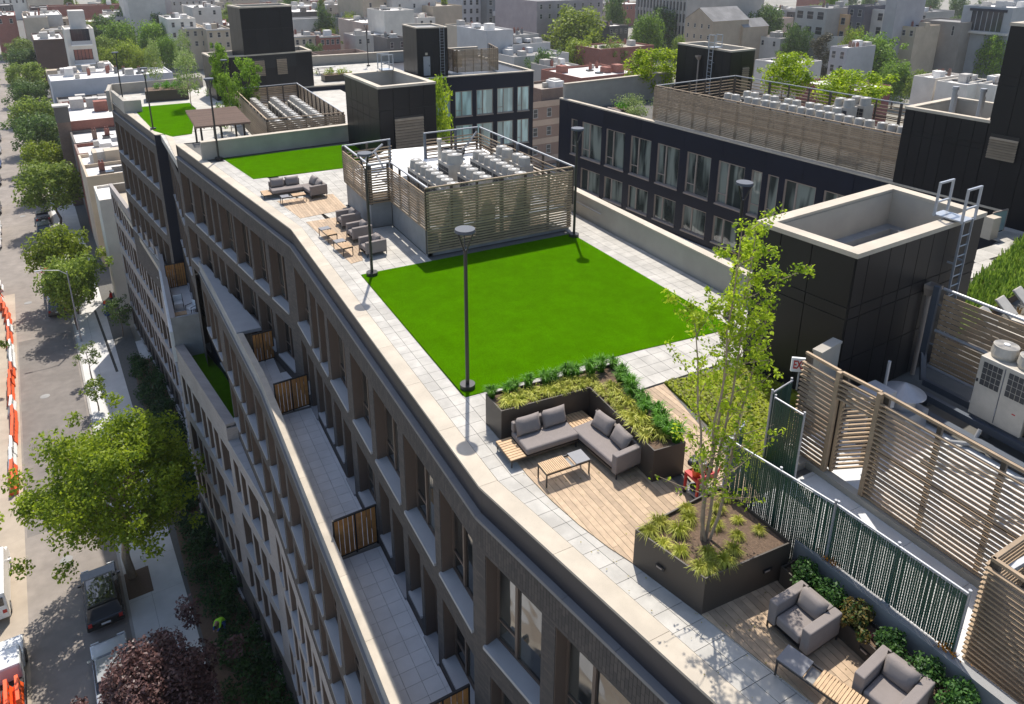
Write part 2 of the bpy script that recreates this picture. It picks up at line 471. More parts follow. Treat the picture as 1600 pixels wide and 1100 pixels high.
def facade(root, a, b, z0, z1, wins, mats, depth=.42, solz=None, style='dark', name='wall', parts=True, edge=True):
    """a wall from a to b (outside on the right hand side when walking from a to b); wins = (s0, s1, zbottom, ztop[, style])"""
    a = Vector((a[0], a[1])); b = Vector((b[0], b[1]))
    t = (b - a); Ln = t.length; t.normalize()
    th = math.atan2(t.y, t.x)
    W = []
    for w in wins:
        s0, s1, zb, zt = w[:4]
        st = w[4] if len(w) > 4 else style
        sn = window_meshes(s1 - s0, zt - zb, st)
        if s0 < .05 or s0 + sn[3] > Ln - .05: continue
        W.append((s0, s0 + sn[3], zb, zb + sn[4], st, sn))
    xs = sorted({0.0, Ln} | {round(w[i], 4) for w in W for i in (0, 1)})
    zs = sorted({z0, z1} | {round(w[i], 4) for w in W for i in (2, 3)} | ({solz} if solz else set()))
    m = MB()
    for j in range(len(zs) - 1):
        zc = (zs[j] + zs[j + 1]) / 2
        row = [w for w in W if w[2] < zc < w[3]]
        run = None
        cuts = sorted({0.0, Ln} | {round(w[i], 4) for w in row for i in (0, 1)})
        for i in range(len(cuts) - 1):
            xc = (cuts[i] + cuts[i + 1]) / 2
            if any(w[0] < xc < w[1] for w in row): continue
            m.quad((cuts[i], 0, zs[j]), (cuts[i + 1], 0, zs[j]), (cuts[i + 1], 0, zs[j + 1]), (cuts[i], 0, zs[j + 1]), 1 if solz and zc > solz else 0)
    for w in W:
        x0, x1, zb, zt = w[:4]
        d = STYLES[w[4]][0]
        m.quad((x0, 0, zb), (x0, d, zb), (x0, d, zt), (x0, 0, zt)); m.quad((x1, d, zb), (x1, 0, zb), (x1, 0, zt), (x1, d, zt))
        m.quad((x0, 0, zt), (x0, d, zt), (x1, d, zt), (x1, 0, zt)); m.quad((x0, d, zb), (x0, 0, zb), (x1, 0, zb), (x1, d, zb))
    loc = Vector((a.x, a.y, 0)) - root.location
    wall = m.build(name, mats, root, loc, th)
    for w in W:
        p = loc + Vector((t.x * w[0], t.y * w[0], w[2]))
        fo = link('window', w[5][0], root, p, th)
        link('pane', w[5][1], fo)
        if w[5][2]: link('sill', w[5][2], fo)
    return wall

def bays(L, pat, start=.35, gap=.38):
    out, s, i = [], start, 0
    while s + pat[i % len(pat)] < L - .2:
        w = pat[i % len(pat)]
        out.append((s, s + w)); s += w + gap; i += 1
    return out

# ---------------------------------------------------------------- the long brick apartment building
def ue(v):
    "x of the roof edge at y = v"
    if v > 31.1: return 5.93 - (v - 31.1) * .1584
    if v > 12.45: return 5.93
    return 5.93 + (12.45 - v) * .1757
NEAR = -5.0
main = empty('apartment_building', (6, 25, -30), 'long dark brick building with wavy street front, stepped terraces and roof lawns', 'building')
MO = main.location
N0, N1, N2, N3 = (2.92, 49.6), (5.85, 31.1), (5.85, 12.45), (5.85 + .1757 * (12.45 - NEAR), NEAR)
pat = [2.2, 2.25, 2.0, .95, .95, 2.35, 2.0]
HD, SL = -1.55, -4.4
def rows(L, pat, start, specs, style=None):
    w = []
    for (s0, s1) in bays(L, pat, start):
        for zb, zt in specs:
            w.append((s0, s1, zb, zt))
    return w
# far slanted stretch, flat stretch (openings as surveyed), near slanted stretch
LA = math.dist(N0, N1)
winA = rows(LA, [2.1, 2.15, .95, .95, 2.15, 2.2, 2.1], .45, ((SL, HD), (-7.5, -5.3)))
flat = [(31.0, 28.75), (28.3, 27.3), (27.0, 26.0), (25.55, 23.2), (22.6, 20.5), (20.1, 17.75), (17.4, 15.15), (14.75, 12.65)]
winB = []
for i, (v1, v0) in enumerate(flat):
    winB.append((31.1 - v1 + .06, 31.1 - v0, SL, HD))
    s0, s1 = 31.1 - v1 + .06, 31.1 - v0
    if i % 3 == 1 or s1 - s0 < 1.2:
        winB.append((s0, s1, -7.55, -5.3))
    else:
        k = (s0 + s1) / 2
        winB.append((s0, k - .12, -7.5, -5.3)); winB.append((k + .12, s1, -8.12, -5.3))
winC = rows(math.dist(N2, N3), [2.05, 2.15, 2.0, 2.2], .33, ((SL, HD),)) + rows(math.dist(N2, N3), [1.0, 1.3, 1.0], .5, ((-7.5, -5.3),))
facade(main, N0, N1, -8.3, -.83, winA, [M_brick, M_brick_s], solz=HD)
facade(main, N1, N2, -8.3, -.83, winB, [M_brick, M_brick_s], solz=HD)
facade(main, N2, N3, -8.3, -.83, winC, [M_brick, M_brick_s], solz=HD)
# the return of the far corner and the short recessed stretch behind it
facade(main, (3.0, 60.0), (3.0, 49.75), -16, -2.3, rows(10.2, [1.6, 1.6], .5, ((-6.1, -3.3), (-9.8, -7.1), (-13.5, -10.8))), [M_brick, M_brick_s], solz=-3.25)
b = MB(); b.quad((3.0, 49.62, -8.3), (2.92, 49.6, -8.3), (2.92, 49.6, -.83), (3.0, 49.62, -.83)); b.quad((9, 49.63, -3), (3.0, 49.62, -3), (3.0, 49.62, 0), (9, 49.63, 0))
b.build('end_wall', M_clad, main, off=MO)
# brick coping stones, dark parapet band, cream roof coping
def along(pl, step):
    "split a polyline in pieces of about step"
    out = []
    for (a, b) in zip(pl[:-1], pl[1:]):
        a, b = Vector(a), Vector(b); L = (b - a).length; n = max(1, round(L / step))
        for i in range(n):
            out.append((a.lerp(b, i / n), a.lerp(b, (i + 1) / n)))
    return out
PL = [N0, N1, N2, N3]
def nrm(p, q):
    t = (q - p).normalized(); return Vector((-t.y, t.x))     # inward
for p, q in along(PL, 1.45):
    n = nrm(p, q); t = (q - p).normalized()
    m = MB(); e = .004
    pp, qq = p + t * e, q - t * e
    m.prism([tuple(pp - n * .045), tuple(qq - n * .045), tuple(qq + n * .15), tuple(pp + n * .15)], -.83, -.745)
    m.build('coping_stone', M_cop_g, main, off=MO)
m = MB()
for p, q in zip(PL[:-1], PL[1:]):
    p, q = Vector(p), Vector(q); n = nrm(p, q) * .13
    m.quad((*(p + n), -.86), (*(q + n), -.86), (*(q + n), -.04), (*(p + n), -.04))
m.build('parapet_panel', M_parap, main, off=MO)
EDGE = [(2.99, 49.58), (5.93, 31.1), (5.93, 12.45), (5.93 + .1757 * (12.45 - NEAR), NEAR)]
def offx(pl, d): return [(x + d, y) for x, y in pl]
E0, E1 = offx(EDGE, 0), offx(EDGE, .46)
for (p, q), (p1, q1) in zip(along(E0, 2.4), along(E1, 2.4)):
    m = MB(); k = Vector((0, .004))
    m.prism([tuple(p - k), tuple(q + k), tuple(q1 + k), tuple(p1 - k)], -.05, .012)
    m.build('roof_coping', M_cream, main, off=MO)

# ---- roof slab and dark lower terraces
roof = MB()
rp = [(3.1, 49.5), (5.99, 31.1), (5.99, 12.45), (5.99 + .1757 * (12.45 - NEAR), NEAR), (36, NEAR), (36, 14.0), (34.0, 14.3), (34.0, 16.6), (22.5, 13.4), (18.2, 13.4), (18.2, 49.7), (3.2, 49.7)]
roof.prism(rp, -.5, -.045)
roof.build('roof_slab', M_base, main, off=MO)
TZ = -8.2
# terrace mass: outer face x = 3.95 (flush with everything below), parapet with cap
D0, DM, D1, D2 = (3.15, 47.6), (3.48, 41.3), (3.95, 31.6), (3.95, NEAR)
DL = [(3.08, 52.1), (3.72, 48.9), (4.14, 45.4), (4.12, 40.7)]
dspec = ((-11.7, -9.05), (-14.85, -12.55))
facade(main, D0, DM, -12.3, -7.95, rows(math.dist(D0, DM), [1.5, 1.5, .9, 2.0], .3, dspec[:1]), [M_brick, M_brick_s], solz=-9.0)
for _p, _q in zip(DL[:-1], DL[1:]): facade(main, _p, _q, -16.2, -12.2, rows(math.dist(_p, _q), [1.2, 1.4], .25, ((-15.2, -12.75),)), [M_clad_n])
facade(main, DM, D1, -16.2, -7.95, rows(math.dist(DM, D1), [1.5, 1.5, .9, 2.2], .3, dspec), [M_brick, M_brick_s], solz=-9.0)
MB().prism([D0, DM, (4.4, 41.2), (4.4, 47)], -12.32, -12.25).build('soffit', M_clad_n, main, off=MO)
facade(main, D1, D2, -15.95, -7.95, rows(math.dist(D1, D2), [2.1, 1.6, 2.3, .95, .95, 2.1], .4, dspec), [M_brick, M_brick_s], solz=-9.0)
DP = [D0, DM, D1, D2]
for p, q in along(DP, 1.5):
    n = nrm(p, q); t = (q - p).normalized(); pp, qq = p + t * .004, q - t * .004
    MB().prism([tuple(pp - n * .05), tuple(qq - n * .05), tuple(qq + n * .05), tuple(pp + n * .05)], -7.95, -7.87).build('coping_stone', M_cop_g, main, off=MO)
m = MB()
for p, q in zip(DP[:-1], DP[1:]):
    p, q = Vector(p), Vector(q); n = nrm(p, q)
    m.prism([tuple(p + n * .04), tuple(q + n * .04), tuple(q + n * .26), tuple(p + n * .26)], -8.5, -7.16)
m.build('terrace_parapet', M_concg, main, off=MO)
for p, q in along([(3.74, 36.4), D1, D2], 2.6):
    n = nrm(p, q); t = (q - p).normalized(); pp, qq = p + t * .004, q - t * .004
    MB().prism([tuple(pp + n * .0), tuple(qq + n * .0), tuple(qq + n * .30), tuple(pp + n * .30)], -7.16, -7.10).build('parapet_cap', M_cream, main, off=MO)
# wide stone ledge beyond the last terrace, terrace slab
m = MB(); m.prism([(3.25, 46.9), (3.74, 36.6), (5.0, 36.6), (3.5, 46.9)], -7.3, -7.12); m.build('stone_ledge', M_sill, main, off=MO)
m = MB(); m.prism([(3.9, 36.6), (4.1, 31.5), (4.1, NEAR), (N3[0], NEAR), (5.9, 12.45), (5.9, 31.1), (5.02, 36.6)], -8.5, TZ - .03); m.build('terrace_slab', M_base, main, off=MO)

# ---- pale brick lower mass
G = -30.0
P0, P1, P2, P3, P4, P5 = (-1.84, 89.3), (1.36, 66.0), (1.2, 52.0), (2.93, 40.6), (3.93, 33.2), (3.93, NEAR)
pspec = ((-19.45, -17.05), (-23.1, -20.7), (-26.75, -24.35))
def pale(a, b, z1, extra=(), st=.5):
    L = math.dist(a, b); w = []
    for r, (zb, zt) in enumerate(pspec + tuple(extra)):
        for (s0, s1) in bays(L, [[.95, 1.0, 1.65, .95], [1.65, .95, .95, 1.0], [1.0, .95, 1.0, 1.65]][r % 3], st + .35 * (r % 2), .42):
            w.append((s0, s1, zb, zt))
    facade(main, a, b, -27.3, z1, w, [M_lbrick], style='pale', name='pale_brick_wall')
    wg = [(s0, s1, -29.6, -27.8) for s0, s1 in bays(L, [1.3], .5, .7)]
    facade(main, a, b, G - .1, -27.3, wg, [M_brick], style='ground', name='base_wall')
    ln = (Vector(b) - Vector(a)).normalized(); n = Vector((-ln.y, ln.x))
    for (s0, s1) in bays(L, [1.3], .5, .7):        # pale base stones under the ground floor windows
        p, q = Vector(a) + ln * s0, Vector(a) + ln * s1
        MB().prism([tuple(p - n * .12), tuple(q - n * .12), tuple(q - n * .002), tuple(p - n * .002)], -29.75, -29.6).build('base_stone', M_sill, main, off=MO)
pale(P0, P1, -12.8, ((-15.9, -13.6),))
pale(P1, P2, -12.8, ((-15.9, -13.6),))
pale(P2, P3, -15.0)
pale(P3, P4, -16.0)
pale(P4, P5, -15.95)
m = MB()
for a, b_, z, w_ in ((P0, P1, -12.8, .3), (P1, P2, -12.8, .3), (P2, P3, -15.0, .55)):
    p, q = Vector(a), Vector(b_); n = nrm(p, q)
    m.prism([tuple(p - n * .04), tuple(q - n * .04), tuple(q + n * w_), tuple(p + n * w_)], z, z + .09)
    m.quad((*(q + n * (w_ - .02)), z - 1.3), (*(p + n * (w_ - .02)), z - 1.3), (*(p + n * (w_ - .02)), z), (*(q + n * (w_ - .02)), z))
m.build('pale_parapet_cap', M_lbrick, main, off=MO)
for i in range(9):      # stone ledge tiles above the pale mass
    k0, k1 = i / 9, (i + 1) / 9 - .003
    A, B = Vector(P3), Vector(P4); C, D = Vector((4.2, 40.6)), Vector((4.25, 33.0))
    MB().prism([tuple(A.lerp(B, k0) - Vector((.03, 0))), tuple(A.lerp(B, k1) - Vector((.03, 0))), tuple(C.lerp(D, k1)), tuple(C.lerp(D, k0))], -16.12, -15.98).build('ledge_tile', M_sill, main, off=MO)
m = MB(); m.prism([(1.2, 52), (1.75, 52), (3.4, 40.65), (2.93, 40.65)], -15.1, -14.98); m.box(2.9, 4.2, 40.5, 40.64, -16, -15.15)
m.build('terrace_end_wall', M_lbrick, main, off=MO)
# turf terrace, chairs terrace, low roof
m = MB(); m.prism([(1.3, 52.0), (4.9, 52.0), (4.9, 40.62), (3.0, 40.62)], -16.3, -15.95); m.build('turf_terrace', M_turf, main, off=MO)
m = MB(); m.prism([(1.0, 52.05), (3.6, 52.05), (3.6, 60.2), (1.4, 66), (1.2, 66)], -16.2, -13.8); m.build('chairs_terrace_floor', M_paver_t, main, off=MO)
m = MB(); m.prism([(1.22, 51.98), (3.4, 51.98), (3.4, 52.2), (1.22, 52.2)], -16.2, -12.78); m.build('terrace_divider', M_concg, main, off=MO)
m = MB(); m.prism([(1.5, 62), (4, 62), (4, 92), (-1.7, 89.2)], -14.2, -13.75); m.build('low_roof', M_cream, main, off=MO)
m = MB(); m.prism([(-1.75, 89.0), (3, 89.0), (3, 89.3), (-1.8, 89.3)], -14, -12.75); m.build('roof_end_parapet', M_conc, main, off=MO)

# ---- pavers
def pave(name, polys, tile, m_, z=0.0, th=.04, holes=(), kind='structure', base=None, gap=.011):
    root = empty(name, (0, 0, z), kind='structure')
    for poly in polys:
        MB().prism(poly, -th, 0).build('paver', m_, root)
    return root
def inside(p, poly):
    c = False; j = len(poly) - 1
    for i in range(len(poly)):
        if (poly[i][1] > p[1]) != (poly[j][1] > p[1]) and p[0] < (poly[j][0] - poly[i][0]) * (p[1] - poly[i][1]) / (poly[j][1] - poly[i][1]) + poly[i][0]:
            c = not c
        j = i
    return c
def clip(poly, a, b, c):
    "keep a*x+b*y<=c"
    out = []
    for i in range(len(poly)):
        p, q = poly[i - 1], poly[i]
        dp, dq = a * p[0] + b * p[1] - c, a * q[0] + b * q[1] - c
        if dp * dq < 0:
            t = dp / (dp - dq); out.append((p[0] + t * (q[0] - p[0]), p[1] + t * (q[1] - p[1])))
        if dq <= 0: out.append(q)
    return out
T = .457
root = empty('edge_paving', (0, 0, 0), kind='structure')
def edge_rows(v0, v1, offs):
    n = round((v1 - v0) / T)
    for i in range(n):
        a, b = v0 + i * T + .005, v0 + (i + 1) * T - .005
        for d0, d1 in offs:
            MB().prism([(ue(a) + d0 + .005, a), (ue(b) + d0 + .005, b), (ue(b) + d1 - .005, b), (ue(a) + d1 - .005, a)], -.04, 0, bottom=False).build('paver', M_paver, root)
edge_rows(-2.2, 43.9, ((.47, .82), (.82, 1.20)))
edge_rows(7.2, 14.6, ((1.2, 1.6),))
edge_rows(30.2, 44.4, ((1.2, 1.58), (1.58, 2.0)))
edge_rows(-1.0, 7.2, ((1.2, 1.65), (1.65, 2.1)))
def grid(name, x0, x1, y0, y1, keep, rot=0, mat_=M_paver, z=0.0, tile=T, org=None):
    root = empty(name, (0, 0, z), kind='structure')
    nx, ny = math.ceil((x1 - x0) / tile), math.ceil((y1 - y0) / tile)
    for i in range(nx):
        for j in range(ny):
            a, b = x0 + i * tile, y0 + j * tile
            a1, b1 = min(a + tile, x1), min(b + tile, y1)
            if a1 - a < .08 or b1 - b < .08 or not keep((a + a1) / 2, (b + b1) / 2): continue
            MB().box(a + .005, a1 - .005, b + .005, b1 - .005, -.04, 0).build('paver', mat_, root)
    return root
DECK_A = [(5.95 + .5, 35.1), (5.95 + .62, 31.75 + .3), (10.3, 32.85), (10.3, 33.7)]   # far deck (under the corner sofa)
far_deck = [(6.20, 35.3), (6.62, 32.3), (8.9, 32.6), (8.9, 35.2)]
mid_deck = [(6.72, 31.7), (7.12, 26.2), (7.62, 26.3), (8.75, 30.9), (8.6, 31.7)]
grid('lounge_paving', 7.13, 10.0, 25.0, 39.5, lambda x, y: x > ue(y) + (1.2 if y < 30 else 1.8) and not (x > 9.1 and 29.6 < y < 33.3))
grid('rear_walkway_paving', 10.0, 13.0, 33.4, 39.5, lambda x, y: True)
grid('east_walkway_paving', 16.45, 18.0, 14.0, 36.0, lambda x, y: True)
grid('front_walkway_paving', 7.13, 16.45, 13.95, 15.95, lambda x, y: (y > 14.6 or x > 11.0) and not (x > 16.2 and y < 14.1))
# ---- lawns
def lawn(name, poly, z):
    m = MB(); m.prism(poly, z - .03, z)
    o = m.build(name, M_turf, kind='structure')
    return o
lawn('lawn', [(7.14, 25.0), (7.16, 15.85), (12.9, 15.68), (16.45, 15.4), (16.42, 25.0)], .02)
lawn('lawn', [(ue(39.6) + 1.3, 39.6), (12.75, 39.5), (12.75, 44.7), (ue(44.6) + 1.3, 44.6)], .02)

# ---- timber decks, boards laid one by one
def deck(name, poly, z, w=.145, along_y=True, m_=M_deck):
    root = empty(name, (0, 0, 0), kind='structure')
    xs = [p[0] if along_y else p[1] for p in poly]
    x = min(xs)
    r = random.Random(5)
    while x < max(xs):
        if along_y: q = clip(clip(poly, 1, 0, x + w - .008), -1, 0, -x)
        else: q = clip(clip(poly, 0, 1, x + w - .008), 0, -1, -x)
        if len(q) > 2:
            ys = [p[1] if along_y else p[0] for p in q]
            a, b_ = min(ys), max(ys)
            cuts = [a - 1]
            c = a + r.uniform(.5, 2.6)
            while c < b_: cuts.append(c); c += r.uniform(1.6, 3.2)
            cuts.append(b_ + 1)
            for c0, c1 in zip(cuts[:-1], cuts[1:]):
                if along_y: qq = clip(clip(q, 0, 1, c1 - .003), 0, -1, -c0 - .003)
                else: qq = clip(clip(q, 1, 0, c1 - .003), -1, 0, -c0 - .003)
                if len(qq) > 2:
                    MB().prism(qq, z - .025, z, bottom=False).build('deck_board', m_, root)
        x += w
    return root
deck('timber_deck', [(7.12, 13.2), (7.08, 12.3), (7.14, 11.3), (7.27, 10.4), (7.45, 9.6), (7.66, 8.95), (9.9, 9.1), (9.95, 10.4), (9.75, 13.6)], .022)
deck('timber_deck', [(8.0, 7.5), (8.32, 5.9), (8.62, 4.3), (9.1, 2.0), (9.82, 2.0), (9.82, 7.45)], .022)
deck('timber_deck', [(10.85, 13.85), (10.2, 9.9), (10.1, 9.2), (11.3, 9.2), (12.35, 13.85)], .02)
deck('timber_deck', far_deck, .012, .13)
deck('timber_deck', mid_deck, .012, .13)

# ---- terraces: tiles, timber screens
grid('terrace_paving', 4.22, 5.84, 2.0, 20.35, lambda x, y: True, mat_=M_paver_t, z=TZ, tile=.495)
grid('terrace_paving', 4.22, 5.84, 20.55, 29.8, lambda x, y: True, mat_=M_paver_t, z=TZ, tile=.495)
grid('terrace_paving', 4.2, 5.8, 30.0, 36.5, lambda x, y: x < ue(y) - .1, mat_=M_paver_t, z=TZ, tile=.495)
bmesh_board = MB().box(.006, .124, -.015, .015, 0, 1.5).mesh('board', M_cedar)
def timber_screen(x0, y0, x1, y1, z, label, h=1.5):
    o = empty('timber_privacy_screen', (x0, y0, z), label, 'privacy screen', 'timber privacy screens across the terraces', math.atan2(y1 - y0, x1 - x0))
    L = math.dist((x0, y0), (x1, y1))
    n = round(L / .16); w = L / n
    f = MB()
    f.box(-.03, L + .03, -.03, .03, h + .1, h + .16); f.box(-.03, L + .03, -.03, .03, .06, .10)
    for x in (0, L / 2, L): f.box(x - .025, x + .025, -.028, .028, 0, h + .1)
    f.build('frame', M_black, o)
    for i in range(n):
        q = link('board', bmesh_board, o, (i * w + (.02 if i < n / 2 else -.0), 0, .1)); q.scale = (w / .145, 1, h / 1.5)
    return o
timber_screen(4.3, 12.9, 5.8, 12.95, TZ, 'cedar board privacy screen in a black frame nearest the camera, at the bottom edge')
timber_screen(4.3, 20.4, 5.8, 20.5, TZ, 'cedar board privacy screen closing the long tiled terrace, second from the front')
timber_screen(4.3, 29.85, 5.78, 30.0, TZ, 'cedar board privacy screen between two narrow terraces, third from the front')
timber_screen(4.25, 34.9, 5.25, 35.0, TZ, 'small cedar board privacy screen beside the wide stone ledge, fourth from the front')
timber_screen(1.55, 59.7, 2.95, 59.75, -13.8, 'cedar board privacy screen under the black end wall behind two white chairs', 1.9)
# ---------------------------------------------------------------- parapet walls on the main roof
def wall_thing(name, p, q, z0, z1, th, label, m_=M_conc, cap=M_cream, cat='parapet wall', capo=.03, seg=2.6):
    "low wall along p->q, thickness to the left of the direction, stone cap laid in pieces"
    o = empty(name, (p[0], p[1], z0), label, cat)
    p, q = Vector(p[:2]), Vector(q[:2]); t = (q - p).normalized(); n = Vector((-t.y, t.x))
    m = MB(); m.prism([tuple(p), tuple(q), tuple(q + n * th), tuple(p + n * th)], z0, z1 - .06); m.build('wall', m_, o, off=o.location)
    for a, b in along([tuple(p), tuple(q)], seg):
        a, b = a + t * .002, b - t * .002
        MB().prism([tuple(a - n * capo), tuple(b - n * capo), tuple(b + n * (th + capo)), tuple(a + n * (th + capo))], z1 - .06, z1).build('cap', cap, o, off=o.location)
    return o
w = wall_thing('parapet_wall', (18.05, 36), (18.05, 14.05), -.5, 1.07, .3, 'long tan parapet wall between the big lawn walkway and the courtyard')
MB().tube([(17.97, 29, .62), (17.97, 25.1, .62)], .02).build('handrail', M_galv, w, off=w.location)
wall_thing('parapet_wall', (ue(44.75) + .25, 44.75), (12.9, 45.5), 0, 1.07, .35, 'tan parapet wall behind the middle lawn with the louvered plant yard behind it')
wall_thing('parapet_wall', (ue(39.4) + .3, 44.75), (ue(49.4) + .2, 49.45), 0, .02, .1, 'low stone edge beside the middle lawn', cat='kerb') if False else None

# ---------------------------------------------------------------- metal clad stair bulkheads
def clad_face(root, p, q, zs, xs, m_, skip=()):
    "rectangular panels on the face p->q (outside on the right), joints 12 mm wide"
    p, q = Vector(p), Vector(q); t = (q - p).normalized(); L = (q - p).length; n = Vector((t.y, -t.x))
    cuts = [0] + [x for x in xs if 0 < x < L] + [L]
    for i in range(len(cuts) - 1):
        for j in range(len(zs) - 1):
            if (i, j) in skip: continue
            a, b = p + t * (cuts[i] + .012), p + t * (cuts[i + 1] - .012)
            MB().prism([tuple(a), tuple(b), tuple(b + n * .025), tuple(a + n * .025)], zs[j] + .012, zs[j + 1] - .012).build('panel', m_, root, off=root.location)

def bulkhead(loc, poly, z0, z1, label, faces, m_=M_clad, open_top=True, rim=.32, drop=1.3, name='stair_bulkhead', cat='bulkhead'):
    """a box of metal panels; poly counter clockwise; open_top: hollow top with a stone rim"""
    o = empty(name, loc, label, cat)
    c = Vector((sum(p[0] for p in poly) / len(poly), sum(p[1] for p in poly) / len(poly)))
    inn = []
    k = len(poly)
    def ins(d):
        out = []
        for i in range(k):
            a, b, e = Vector(poly[i - 1]), Vector(poly[i]), Vector(poly[(i + 1) % k])
            t1, t2 = (b - a).normalized(), (e - b).normalized()
            n1, n2 = Vector((-t1.y, t1.x)), Vector((-t2.y, t2.x))
            w = (n1 + n2) / (1 + n1.dot(n2))
            out.append(b + w * d)
        return out
    body = MB()
    for i in range(k):
        a, b = poly[i], poly[(i + 1) % k]
        body.quad((*a, z0), (*b, z0), (*b, z1 - .1), (*a, z1 - .1))
    body.build('body', M_black, o, off=o.location)
    for (i, zs, xs) in faces:
        clad_face(o, poly[i], poly[(i + 1) % k], zs, xs, m_)
    oo, ii = ins(-.05), ins(rim)
    r = MB()
    for i in range(k):
        j = (i + 1) % k
        r.quad((*oo[i], z1), (*oo[j], z1), (*ii[j], z1), (*ii[i], z1))
        r.quad((*oo[i], z1 - .13), (*oo[j], z1 - .13), (*oo[j], z1), (*oo[i], z1))
        r.quad((*ii[j], z1 - .1), (*ii[i], z1 - .1), (*ii[i], z1), (*ii[j], z1))
        r.quad((*oo[j], z1 - .13), (*oo[i], z1 - .13), (*poly[i], z1 - .13), (*poly[j], z1 - .13))
    r.build('rim', M_cream, o, off=o.location)
    h = MB(); kk = ins(rim + .03)
    d = drop if open_top else .12
    for i in range(k):
        j = (i + 1) % k
        h.quad((*kk[j], z1 - d), (*kk[i], z1 - d), (*kk[i], z1 - .09), (*kk[j], z1 - .09))
    h.build('parapet_lining', M_conc, o, off=o.location)
    f = MB(); f.prism([tuple(x) for x in kk], z1 - d - .1, z1 - d + .01); f.build('roof', M_concg, o, off=o.location)
    if drop > 1:
        ww = MB(); k2 = ins(rim + .33)
        for i in range(k):
            j = (i + 1) % k
            ww.quad((*kk[i], z1 - d + .22), (*kk[j], z1 - d + .22), (*k2[j], z1 - d + .2), (*k2[i], z1 - d + .2))
            ww.quad((*k2[j], z1 - d), (*k2[i], z1 - d), (*k2[i], z1 - d + .2), (*k2[j], z1 - d + .2))
        ww.build('curb', M_concg, o, off=o.location)
    return o

def roof_ladder(base, top, wdt, axis, out, label, hoop=True, z_over=1.0):
    """vertical ladder from base height to roof rim with two cage frames above; axis: along the wall, out: away from the wall"""
    bx, by, z0 = base
    o = empty('roof_ladder', base, label, 'ladder')
    A, O = Vector((*axis, 0)), Vector((*out, 0))
    c = Vector((0, 0, 0)) + O * .2
    H = top - z0
    for s in (-1, 1):
        p = c + A * (s * wdt / 2)
        MB().bar(p, p + Vector((0, 0, H + .1)), .06, .03).build('rail', M_alum, o)
    for i in range(int(H / .3)):
        z = .2 + i * .3
        MB().cyl(c - A * wdt / 2 + Vector((0, 0, z)), c + A * wdt / 2 + Vector((0, 0, z)), .016, n=6).build('rung', M_alum, o)
    for z in (H * .1, H * .4, H * .72):
        for s in (-1, 1):
            p = c + A * (s * wdt / 2)
            MB().bar(p + Vector((0, 0, z)), p - O * .2 + Vector((0, 0, z)), .04, .05).build('bracket', M_alum, o)
    if hoop:
        inn = -O * 1.05
        for off in (c, c + inn * .72):
            m = MB(); w2 = wdt / 2 + .1
            a, b = off - A * w2, off + A * w2
            top_ = Vector((0, 0, H + z_over)); mid = Vector((0, 0, H + z_over * .45)); low = Vector((0, 0, H + .05))
            m.bar(a + low, a + top_, .055, .055); m.bar(b + low, b + top_, .055, .055)
            m.bar(a + top_ - A * .03, b + top_ + A * .03, .055, .055); m.bar(a + mid, b + mid, .045, .045)
            m.build('guard_frame', M_alum, o)
        m = MB(); w2 = wdt / 2 + .05
        a = c - A * w2 + Vector((0, 0, H + .06)); b = c + A * w2 + Vector((0, 0, H + .06))
        e = inn * .8
        m.prism([tuple((a)[:2]), tuple((b)[:2]), tuple((b + e)[:2]), tuple((a + e)[:2])], H + .05, H + .09)
        m.build('platform', M_alum, o)
    return o

def scupper(pos, out, h, label, m_=M_bronze_l):
    o = empty('downpipe', pos, label, 'downpipe')
    O = Vector((*out, 0))
    m = MB()
    a = Vector((0, 0, h)); t = Vector((-O.y, O.x, 0))
    for s0, s1, z0, z1 in ((.08, .17, -.25, 0), (.17, .17, 0, .1)):
        p = [O * .03 - t * s0, O * .03 + t * s0, O * (.03 + 2 * s0) + t * s0, O * (.03 + 2 * s0) - t * s0]
        q = [O * .03 - t * s1, O * .03 + t * s1, O * (.03 + 2 * s1) + t * s1, O * (.03 + 2 * s1) - t * s1]
        for i in range(4):
            j = (i + 1) % 4
            m.quad(p[i] + a + Vector((0, 0, z0)), p[j] + a + Vector((0, 0, z0)), q[j] + a + Vector((0, 0, z1)), q[i] + a + Vector((0, 0, z1)))
    m.build('hopper', m_, o)
    MB().cyl(O * .12 + Vector((0, 0, 0)), O * .12 + Vector((0, 0, h - .2)), .06, n=10).build('pipe', m_, o)
    return o

# the big one in front
BP = [(15.52, 10.85), (21.45, 11.25), (21.4, 14.25), (15.15, 13.7)]
bk = bulkhead((18, 12, 0), BP, 0, 4.45, 'large black panelled stair bulkhead with a hollow roof and pale rim beside the slender tree', [
    (0, (0, 1.4, 2.62, 2.95, 4.4), (.5, 1.42, 2.1, 2.75, 3.4, 4.1, 4.75, 5.3)),
    (3, (0, 2.62, 2.95, 4.4), (.75, 1.68)),
    (1, (0, 2.9, 4.4), (1.5,)), (2, (0, 2.9, 4.4), (2, 4))], drop=1.35)
roof_ladder((20.05, 11.10, .3), 4.45, .46, (.998, .067), (.067, -.998), 'aluminium roof ladder with hooped guard frames up the front bulkhead')
scupper((19.0, 11.05, 0), (.067, -.998), 2.75, 'bronze downpipe with hopper on the front bulkhead beside the ladder')
